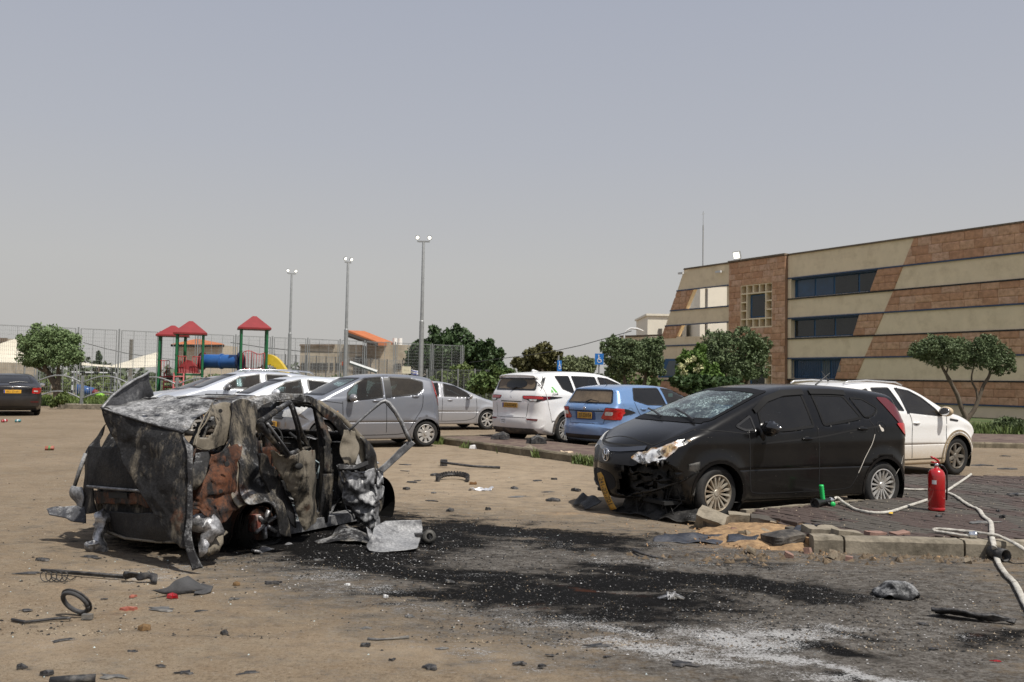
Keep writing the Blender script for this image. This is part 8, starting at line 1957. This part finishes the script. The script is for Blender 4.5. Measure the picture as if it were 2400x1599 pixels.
house('stone_house','limestone house with a sloping orange roof beyond the fences',95,[
    (704,783,809,905,0,7,lime,[(706,722,851,868),(728,768,851,868),(774,781,851,868)]),(783,846,807,905,1.2,8,lime,[(786,794,851,868),(800,812,851,868),(832,845,836,905)]),
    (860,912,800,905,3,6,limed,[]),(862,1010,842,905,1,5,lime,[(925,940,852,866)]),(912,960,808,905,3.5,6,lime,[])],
    [([(815,774,0),(854,776,6),(925,804,6),(886,802,0)],orange,.35),([(812,778,-.2),(886,804,-.2),(886,807,-.1),(812,783,-.1)],mat('dark_fascia',(.07,.06,.055),.8),.3),([(702,807,-.3),(785,807,-.3),(785,807,7),(702,807,7)],roofcap,.2)])
for i,(px,lab) in enumerate(((925.5,'left white water tank on the stone house'),(937.5,'right white water tank on the stone house'))):
    a,b_ = A(px,793,100),A(px,809,100); tag(MB().lathe([(0,0),(.25,0),(.25,a.z - b_.z),(0,a.z - b_.z)],14).build('water_tank',mat('white_tank',(.75,.74,.72),.5),None,True,loc=(b_.x,100,b_.z),auto=30),lab,'water tank','water tanks on the stone house')
house('orange_roofed_house','house with an orange hipped roof behind the playground',112,[(416,512,806,905,0,8,mat('cream_wall',(.50,.43,.33),.9,var=.08,scale=1),[(470,508,807,812)])],
      [([(400,807,-1),(462,794,3),(526,808,-1)],orange,.3),([(400,807,-1),(526,808,-1),(520,805,9),(410,805,9)],orange,.3),([(462,794,3),(526,808,-1),(520,805,9)],orange,.3),([(400,807,-1),(462,794,3),(410,805,9)],orange,.3)])
house('low_house','low pale building at the far left edge',120,[(-30,17,793,905,0,8,lime,[])],[([(-30,792,-.5),(18,792,-.5),(18,792,8),(-30,792,8)],roofcap,.5)])
house('low_outbuilding','low concrete outbuilding behind the white estate car',80,[(1266,1300,857,905,0,5,lime,[])],[([(1264,856,-.2),(1302,856,-.2),(1302,856,5),(1264,856,5)],roofcap,.2)])
# signs, flag, cables, poles
def parking_sign(px,pyt,pyb,w,Y,pyp,label,turn):
    a,b_ = A(px,pyt,Y),A(px,pyb,Y); h = a.z - b_.z; W_ = w * Y / FPX
    t_ = empty('parking_sign',(a.x,Y,0),turn,label,'sign','blue disabled parking signs'); top = A(px,pyp,Y).z
    MB().tube([(0,.04,0),(0,.04,max(top,a.z))],.035,6).build('post',galv,t_)
    s_ = MB().box((0,0,(a.z + b_.z) / 2),(W_ / max(.3,math.cos(turn)) if turn < 1 else W_,.03,h)).build('sign_plate',mat('sign_blue',(.01,.14,.45),.4,var=.05),t_)
    c_ = (a.z + b_.z) / 2; M = Matrix.Translation((0,-.018,c_)) @ Matrix.Rotation(math.pi / 2,4,'X'); u = h / 2
    pic = MB()
    pic.lathe([(u * .30,0),(u * .40,0),(u * .40,.004),(u * .30,.004)],20,M @ Matrix.Translation((.02 * u,-u * .25,0)),math.radians(100),math.radians(400))
    pic.lathe([(0,0),(u * .13,0),(u * .13,.004),(0,.004)],12,M @ Matrix.Translation((-u * .1,u * .68,0)))
    for p,q2,w2 in (((-.08,.5),(-.05,-.05),.11),((-.05,-.05),(.28,-.08),.10),((.28,-.08),(.42,-.48),.09),((-.06,.25),(.22,.22),.07)):
        p,q2 = Vector((p[0] * u,p[1] * u,0)),Vector((q2[0] * u,q2[1] * u,0)); d = (q2 - p).normalized(); nrm_ = Vector((-d.y,d.x,0)) * w2 * u * .8
        pic.add([p - nrm_,q2 - nrm_,q2 + nrm_,p + nrm_,p - nrm_ + Vector((0,0,.005)),q2 - nrm_ + Vector((0,0,.005)),q2 + nrm_ + Vector((0,0,.005)),p + nrm_ + Vector((0,0,.005))],[(4,5,6,7),(0,1,5,4),(1,2,6,5),(2,3,7,6),(3,0,4,7)],M)
    pic.build('wheelchair_symbol',wht,s_)
parking_sign(1404.5,829,855,20,33,829,'blue disabled parking sign facing us, left of the olive tree',0)
parking_sign(1311,845,870,10,35,833,'blue disabled parking sign turned edge-on above the white estate car',.9)
ps = A(952,893,52); t_ = empty('notice_board',(ps.x,52,0),0,'cream notice board on a post above the grey compact','sign')
a,b_ = A(942,859,52),A(962,876,52); MB().tube([(0,.05,0),(0,.05,a.z)],.04,6).build('post',galv,t_); o = MB().box((0,0,(a.z + b_.z) / 2),(b_.x - a.x,.04,a.z - b_.z)).build('board',mat('cream_board',(.66,.62,.46),.7),t_)
for i,dx in enumerate((-.1,0,.1)): MB().box((dx,-.025,(a.z + b_.z) / 2),(.05,.01,.03)).build('faded_letter',mat('faded_print',(.5,.47,.35),.8),o)
a = A(963,866,53); fl = crumple('flag',lambda u,v: Vector((a.x + .62 * u,53 - .1 * math.sin(u * 5),a.z - .12 * u - .30 * v)),14,8,wht,None,.02,4,3,.004); tag(fl,'white flag with blue stripes and a blue star behind the notice board','flag')
blu = mat('flag_blue',(.02,.06,.35),.7)
for v0,v1 in ((.12,.28),(.74,.9)):
    crumple('flag_stripe',lambda u,v: Vector((a.x + .62 * u,52.985 - .1 * math.sin(u * 5),a.z - .12 * u - .30 * (v0 + (v1 - v0) * v))),14,2,blu,fl,.0,4,3,0)
star = MB()
for off_ in (90,270):
    P_ = [Vector((a.x + .31 + .065 * math.cos(math.radians(off_ + 120 * i)),52.88,a.z - .06 - .155 + .065 * math.sin(math.radians(off_ + 120 * i)))) for i in range(4)]; star.tube(P_,.009,4)
star.build('flag_star',blu,fl)
def cable(label,pts,Y0,Y1,r=.022):
    P_ = [A(px,py,Y0 + (Y1 - Y0) * i / (len(pts) - 1)) for i,(px,py) in enumerate(pts)]; tag(MB().tube(P_,r,5).build('cable',mat('cable_black',(.03,.03,.03),.7),None),label,'cable')
cable('overhead cable rising to the right over the shrubs',[(1100,850),(1187,839),(1230,834),(1300,823),(1360,810),(1425,792),(1480,776)],60,48)
cable('overhead cable sloping down behind the left mesh fence',[(195,803),(250,818),(300,829),(345,836),(420,845)],62,66); cable('overhead cable crossing in front of the stone house',[(540,803),(620,815),(700,823),(780,826),(860,828)],70,72,.03)
pu = A(308,796,80); tag(MB().tube([(pu.x,80,0),(pu.x,80,pu.z)],.16,8).build('utility_pole',mat('old_wood',(.14,.13,.11),.9),None),'wooden utility pole beyond the left mesh fence','utility pole')
tag(MB().tube([A(820,850,60),A(884,872,60)],.14,6).build('slanted_beam',galv,None),'slanted grey beam behind the tall fence','beam')
p = A(807,853,62); tag(bevel(MB().box((0,0,0),(.4,.3,.28)).build('orange_box',mat('orange_box_paint',(.5,.08,.02),.5),None,loc=tuple(p)),.03,1),'small orange box on the fence by the middle floodlight pole','box')

# ================================================================ TREES AND SHRUBS
def leafmat(name,a,b_,rough=.6):
    k = NT(name); n = k.noise(3.5,4,.7); r_ = k.n('ShaderNodeObjectInfo'); n2 = k.noise(24,2,.6)
    k.set(color=k.mix(k.ramp(k.math('ADD',k.math('MULTIPLY',n,.5),k.math('MULTIPLY',n2,.5)),[(.38,0.),(.62,1.)]),a,b_),rough=rough,spec=.3); return k.m
def crown(parent,blobs_,n,size,m,seed,name='crown',elong=1.8,hollow=.45,gap=.35):
    rb_ = random.Random(seed); ex_ = []
    for b in blobs_:      # tufts that break the outline
        for _ in range(9):
            v = Vector((rb_.gauss(0,1),rb_.gauss(0,1),rb_.gauss(0,1))).normalized(); f = rb_.uniform(.16,.34)
            ex_.append((b[0] + v.x * b[3] * .92,b[1] + v.y * b[4] * .92,b[2] + v.z * b[5] * .95,b[3] * f,b[4] * f,b[5] * f * rb_.uniform(.8,1.5)))
    blobs_ = [(b[0],b[1],b[2],b[3] * .86,b[4] * .86,b[5] * .86) for b in blobs_] + ex_
    r_ = np.random.RandomState(seed); vol = np.array([b[3] * b[4] * b[5] for b in blobs_]); pr = vol ** .7; pr /= pr.sum(); C = []
    B = np.array(blobs_,float)
    while len(C) < n:
        k_ = r_.choice(len(B),p=pr); v = r_.normal(size=3); v /= np.linalg.norm(v); rad = r_.rand() ** .33 * (1 - hollow) + hollow if r_.rand() < .8 else r_.rand()
        nz = noise.noise(Vector(v * 2.2) + Vector((seed * 3.1 + k_,0,0)))
        nz = nz * .7 + .45 * noise.noise(Vector(v * 6.5) + Vector((0,seed * 1.7 + k_,0)))
        p = B[k_,:3] + v * rad * B[k_,3:6] * (1 + .42 * nz + (.12 * r_.rand() ** 3))
        if noise.noise(Vector(p * (2.2 / max(B[k_,3],.5))) + Vector((seed,5,2))) < -.5 + gap: 
            if r_.rand() < .8: continue
        C.append(p)
    C = np.array(C); d1 = r_.normal(size=(n,3)); d1 /= np.linalg.norm(d1,axis=1)[:,None]; d2 = r_.normal(size=(n,3)); d2 = np.cross(d1,d2); d2 /= np.linalg.norm(d2,axis=1)[:,None]
    s_ = size * (.5 + r_.rand(n) * .9)[:,None]
    V_ = np.stack([C - d1 * s_ * elong * .5,C + d2 * s_ * .5,C + d1 * s_ * elong * .5,C - d2 * s_ * .5],1).reshape(-1,3)
    F_ = np.arange(4 * n).reshape(-1,4); me_ = bpy.data.meshes.new(name); me_.from_pydata(V_.tolist(),[],F_.tolist()); me_.materials.append(m); me_.update()
    o = bpy.data.objects.new(name,me_); COL.objects.link(o); o.parent = parent; return o
bark = mat('olive_bark',(.12,.095,.07),.95,var=.35,scale=6,bump=.8,bscale=20)
olive_l = leafmat('olive_leaves',(.085,.135,.05),(.20,.27,.12)); olive_d = leafmat('dark_olive_leaves',(.06,.09,.04),(.15,.195,.09)); pine_l = leafmat('pine_needles',(.025,.05,.018),(.075,.12,.045)); brown_l = leafmat('brownish_leaves',(.05,.05,.016),(.13,.12,.045)); lime_l = leafmat('bright_shrub_leaves',(.05,.10,.02),(.14,.22,.05)); dark_l = leafmat('dark_shrub_leaves',(.02,.045,.014),(.06,.10,.03)); weed_l = leafmat('weed_leaves',(.06,.095,.025),(.15,.19,.06))
def tree(name,label,Y,base_px,base_z,blobpx,n,size,lm,limbs,seed,tr=.14,cat='tree',**kw):
    bx = A(base_px,893,Y).x; t_ = empty(name,(bx,Y,base_z),0,label,cat); o_ = Vector((bx,Y,base_z))
    bl = []
    for (px,py,rx,ry,dy,rd) in blobpx:
        c_ = A(px,py,Y) - o_; kx = Y / FPX; bl.append((c_.x,c_.y + dy,c_.z,rx * kx,rd if rd else rx * kx,ry * kx))
    for pts,r0 in limbs:
        P_ = [A(px,py,Y) - o_ + Vector((0,dy,0)) for px,py,dy in pts]
        Q = chaikin(np.array([tuple(p) for p in P_]),2); N_ = len(Q); Q = [Vector(q) + Vector((noise.noise(Vector(q) * 2),0,0)) * .05 for q in Q]
        MB().tube(Q,[r0 * (1 - .7 * i / (N_ - 1)) for i in range(N_)],9).build('trunk' if r0 >= tr * .99 else 'limb',bark,t_,True)
    crown(t_,bl,n,size,lm,seed,**kw); return t_
tree('olive_tree','round olive tree by the arched railing at the left',40,128,.1,[(118,812,66,44,0,None),(85,835,44,28,0,None),(160,830,42,32,-.2,None),(110,785,44,28,0,None),(145,795,34,26,.2,None),(75,808,34,26,0,None)],22000,.06,olive_l,
     [([(132,958,0),(136,925,0),(128,895,0),(108,868,0),(95,842,0)],.2),([(134,920,0),(126,895,.1),(112,872,.1),(88,866,.1),(84,850,.1)],.12),([(136,920,0),(138,890,0),(134,868,0),(142,845,0)],.13),([(134,910,-.1),(116,885,-.1),(106,850,-.1),(112,830,0)],.1)],3,.2)
tree('olive_tree','forked olive tree in front of the stone bands at the right',33,2268,0,[(2205,828,56,36,0,None),(2168,822,36,27,0,None),(2245,820,42,35,.2,None),(2303,830,42,40,0,None),(2345,840,34,34,0,None),(2315,808,32,24,0,None),(2195,805,38,22,0,None),(2366,852,16,22,0,None)],34000,.042,olive_d,
     [([(2262,1005,0),(2266,985,0),(2254,960,0),(2240,920,0),(2226,890,0),(2212,868,0),(2200,840,0)],.115),([(2266,985,0),(2286,958,0),(2300,915,0),(2318,880,0),(2324,850,0),(2330,830,0)],.09),([(2292,940,0),(2286,910,0),(2276,895,0),(2280,865,0),(2284,840,0)],.05),([(2230,900,0),(2216,880,0),(2224,860,0)],.06)],5,.11,gap=.22,hollow=.25)
tree('olive_tree','wide olive tree right of the pale flowering shrub, in front of the tower',42,1738,0,[(1715,830,70,42,0,None),(1668,845,38,40,0,None),(1765,845,40,46,0,None),(1740,800,44,30,0,None),(1675,800,32,28,0,None),(1720,865,60,34,0,None),(1785,815,24,28,0,None)],20000,.07,olive_d,
     [([(1742,925,0),(1740,900,0),(1725,880,0),(1712,850,0)],.16),([(1742,915,0),(1752,890,0),(1764,865,0)],.11)],7,.15)
tree('olive_tree','olive tree just right of the facing parking sign',41,1463,0,[(1445,830,36,38,0,None),(1470,815,32,24,0,None),(1440,802,22,14,0,None),(1465,856,40,26,0,None),(1488,835,26,30,0,None)],13000,.068,olive_d,
     [([(1468,915,0),(1464,895,0),(1462,870,0),(1450,850,0)],.11)],9,.1)
tree('olive_tree','olive tree beside the low wing, second from the parking sign',42,1512,0,[(1528,835,32,38,0,None),(1535,808,24,18,0,None),(1508,845,26,34,0,None),(1530,862,28,22,0,None),(1500,815,20,18,0,None)],11000,.068,olive_d,
     [([(1508,915,0),(1512,895,0),(1514,868,0),(1525,850,0)],.11)],11,.1)
tree('flowering_shrub','bright green shrub with cream flower heads in front of the building',39,1630,0,[(1625,855,34,36,0,None),(1610,880,30,34,0,None),(1650,885,44,36,0,None),(1638,830,18,22,0,None)],8000,.11,lime_l,[([(1630,925,0),(1630,890,0)],.08)],13,.05,cat='shrub',elong=1.4)
t_ = bpy.data.objects[-1] if False else [o for o in COL.objects if o.name.startswith('flowering_shrub')][0]
o_ = Vector(t_.location); fm = mat('cream_flowers',(.55,.55,.30),.8,var=.2,scale=30)
crown(t_,[(*(A(px,py,38.4) - o_),.16,.1,.13) for px,py in ((1597,858),(1603,872),(1633,868),(1612,846),(1598,885),(1640,858),(1626,842))],420,.06,fm,15,name='flower_heads',hollow=.2,gap=0)
tree('dark_shrub','dark shrub mass under the flowering shrub',38,1640,0,[(1625,900,50,22,0,None),(1680,900,60,20,0,None)],6000,.12,dark_l,[([(1640,930,0),(1640,905,0)],.06)],17,.04,cat='shrub',elong=1.4)
tree('pine_tree','broad dark pine behind the tall mesh fence',74,1055,0,[(1030,815,52,48,0,None),(1075,800,42,38,0,None),(1000,835,46,40,0,None),(1060,850,80,50,0,None),(1105,835,44,44,0,None),(975,850,32,34,0,None),(1115,870,50,40,0,None)],16000,.20,pine_l,[([(1055,915,0),(1050,880,0),(1040,840,0)],.4)],19,.3,elong=1.5)
tree('pine_tree','smaller dark pine on the right side of the broad one',72,1140,0,[(1145,850,36,42,0,None),(1160,875,28,34,0,None),(1130,820,18,20,0,None),(1150,825,12,18,0,None)],6000,.20,pine_l,[([(1142,915,0),(1142,880,0)],.25)],21,.2,elong=1.5)
tree('scrub_tree','brownish green tree beneath the rising cable',66,1265,0,[(1262,835,42,26,0,None),(1275,818,22,16,0,None),(1235,855,32,20,0,None),(1295,850,26,22,0,None),(1310,835,10,12,0,None)],5200,.20,brown_l,[([(1265,915,0),(1264,870,0),(1262,840,0)],.2)],23,.15,elong=1.3,gap=.5)
tree('olive_tree','pale grey-green olive between the two parking signs',52,1355,0,[(1350,862,42,26,0,None),(1375,855,24,22,0,None),(1335,868,26,18,0,None)],7000,.10,leafmat('pale_olive_leaves',(.09,.11,.05),(.20,.23,.12)),[([(1355,915,0),(1355,880,0)],.12)],25,.1)
tree('cypress_tree','tiny dark cypress beyond the left mesh fence',95,231,0,[(231,840,5,14,0,None)],900,.2,pine_l,[([(231,900,0),(231,850,0)],.15)],27,.1)
tree('shrub','green bush growing over the base of the tall fence',60,1010,0,[(1085,880,30,30,0,None),(1050,890,40,18,0,None)],3500,.13,weed_l,[([(1070,915,0),(1075,890,0)],.06)],29,.05,cat='shrub')
tree('shrub','dense bush beside the white estate car tail',44,1165,0,[(1140,895,36,24,0,None),(1175,885,30,26,0,None),(1120,905,30,16,0,None)],4500,.12,leafmat('hedge_leaves',(.05,.09,.025),(.13,.18,.06)),[([(1150,925,0),(1150,900,0)],.06)],31,.05,cat='shrub')
tree('rosemary_bush','rounded grey-green bush at the foot of the building on the right',30,2360,.05,[(2365,1000,40,20,0,None),(2340,1005,26,14,0,None)],5000,.05,leafmat('rosemary_leaves',(.06,.10,.035),(.17,.20,.10)),[([(2360,1020,0),(2360,1005,0)],.04)],33,.03,cat='shrub',elong=3)
tree('shrub','low green shrub at the foot of the left olive tree',37,140,.1,[(145,935,14,14,0,None),(125,945,14,10,0,None)],1600,.06,weed_l,[([(140,955,0),(140,945,0)],.03)],35,.02,cat='shrub')
# ground cover: planting bed, verge weeds, kerb weeds, far scrub
def grass(name,pts,m,hmin,hmax,wd_=.02,seed=1):
    r_ = random.Random(seed); mb = MB()
    for p in pts:
        a = r_.uniform(0,6.28); h = r_.uniform(hmin,hmax); w = wd_ * r_.uniform(.6,1.4); lx,ly = r_.uniform(-.5,.5) * h,r_.uniform(-.5,.5) * h; dx,dy = math.cos(a) * w,math.sin(a) * w
        z = p[2]; mb.add([(p[0] - dx,p[1] - dy,z),(p[0] + dx,p[1] + dy,z),(p[0] + dx * .7 + lx * .5,p[1] + dy * .7 + ly * .5,z + h * .6),(p[0] + lx,p[1] + ly,z + h)],[(0,1,2),(0,2,3)])
    o = mb.build(name,m); o['kind'] = 'stuff'; return o
rg = random.Random(9)
pts = []
for i in range(2600):
    t = rg.random() ** 1.3; p = m0 + (m1 - m0) * rg.random() - mn * abs(rg.gauss(0,.07)); c_ = noise.noise(p * 1.7)
    if c_ < .02: continue
    pts.append((p.x,p.y,0))
grass('kerb_weeds',pts,weed_l,.04,.22,.022,2)
bedsoil = mat('bed_soil',(.13,.10,.055),.95,var=.35,scale=1.2,dirt=(.05,.085,.02),damt=.9,dscale=.8,bump=.6)
o = mk('planting_bed',[(14.5,28.2,.02),(30,28,.02),(40,46,.05),(25,46.5,.05),(13,60,.05),(9.0,60,.05),(4,42,.02),(10.5,36,.02)],[(0,1,2,3,4,5,6,7)],bedsoil); o['kind'] = 'structure'
grass('bed_plants',[(x,y,.03) for x,y in ((rg.uniform(14.5,20),rg.uniform(28.3,32)) for _ in range(3400)) if noise.noise(Vector((x * .7,y * .7,0))) > -.15],weed_l,.08,.40,.035,3)
grass('verge_grass',[(rg.uniform(fl0.x,fl1.x),fl0.y + rg.uniform(.3,3.0),.14) for _ in range(3500)],weed_l,.05,.25,.03,4)
grass('court_edge_grass',[(rg.uniform(-30,-6),rg.uniform(40.5,50),.0) for _ in range(9000)],leafmat('meadow_leaves',(.06,.10,.02),(.15,.20,.05)),.10,.45,.06,5)
courtm = mat('court_surface',(.10,.125,.10),.9,var=.12,scale=.6); o = mk('sports_court',[(-32,50.5,.012),(-9,53,.012),(-4,66,.012),(-30,64,.012)],[(0,1,2,3)],courtm); o['kind'] = 'structure'
def scrub(name,x0,x1,Y,z,n,m,seed,sz=.5,dy=3):
    bl = []; r_ = random.Random(seed); x = x0
    while x < x1: w = r_.uniform(2,5); hz = z * r_.uniform(.6,1.25); bl.append((x,Y + r_.uniform(-dy,dy),hz * .4,w,2.0,hz)); x += w * .9
    o = crown(None,bl,n,sz,m,seed,name=name,hollow=.3,gap=.1,elong=1.2); o['kind'] = 'stuff'; return o
scrub('far_scrub',-110,60,135,2.2,12000,leafmat('far_leaves',(.06,.08,.045),(.11,.135,.08)),41,.8,8)
scrub('court_scrub',-34,-8,70,1.0,7000,leafmat('scrub_leaves',(.06,.095,.025),(.15,.18,.06)),43,.3,2)
scrub('hedge_scrub',-6,10,62,1.5,6000,MAT.get('x') or leafmat('hedge_leaves2',(.05,.08,.025),(.12,.15,.055)),45,.28,3)
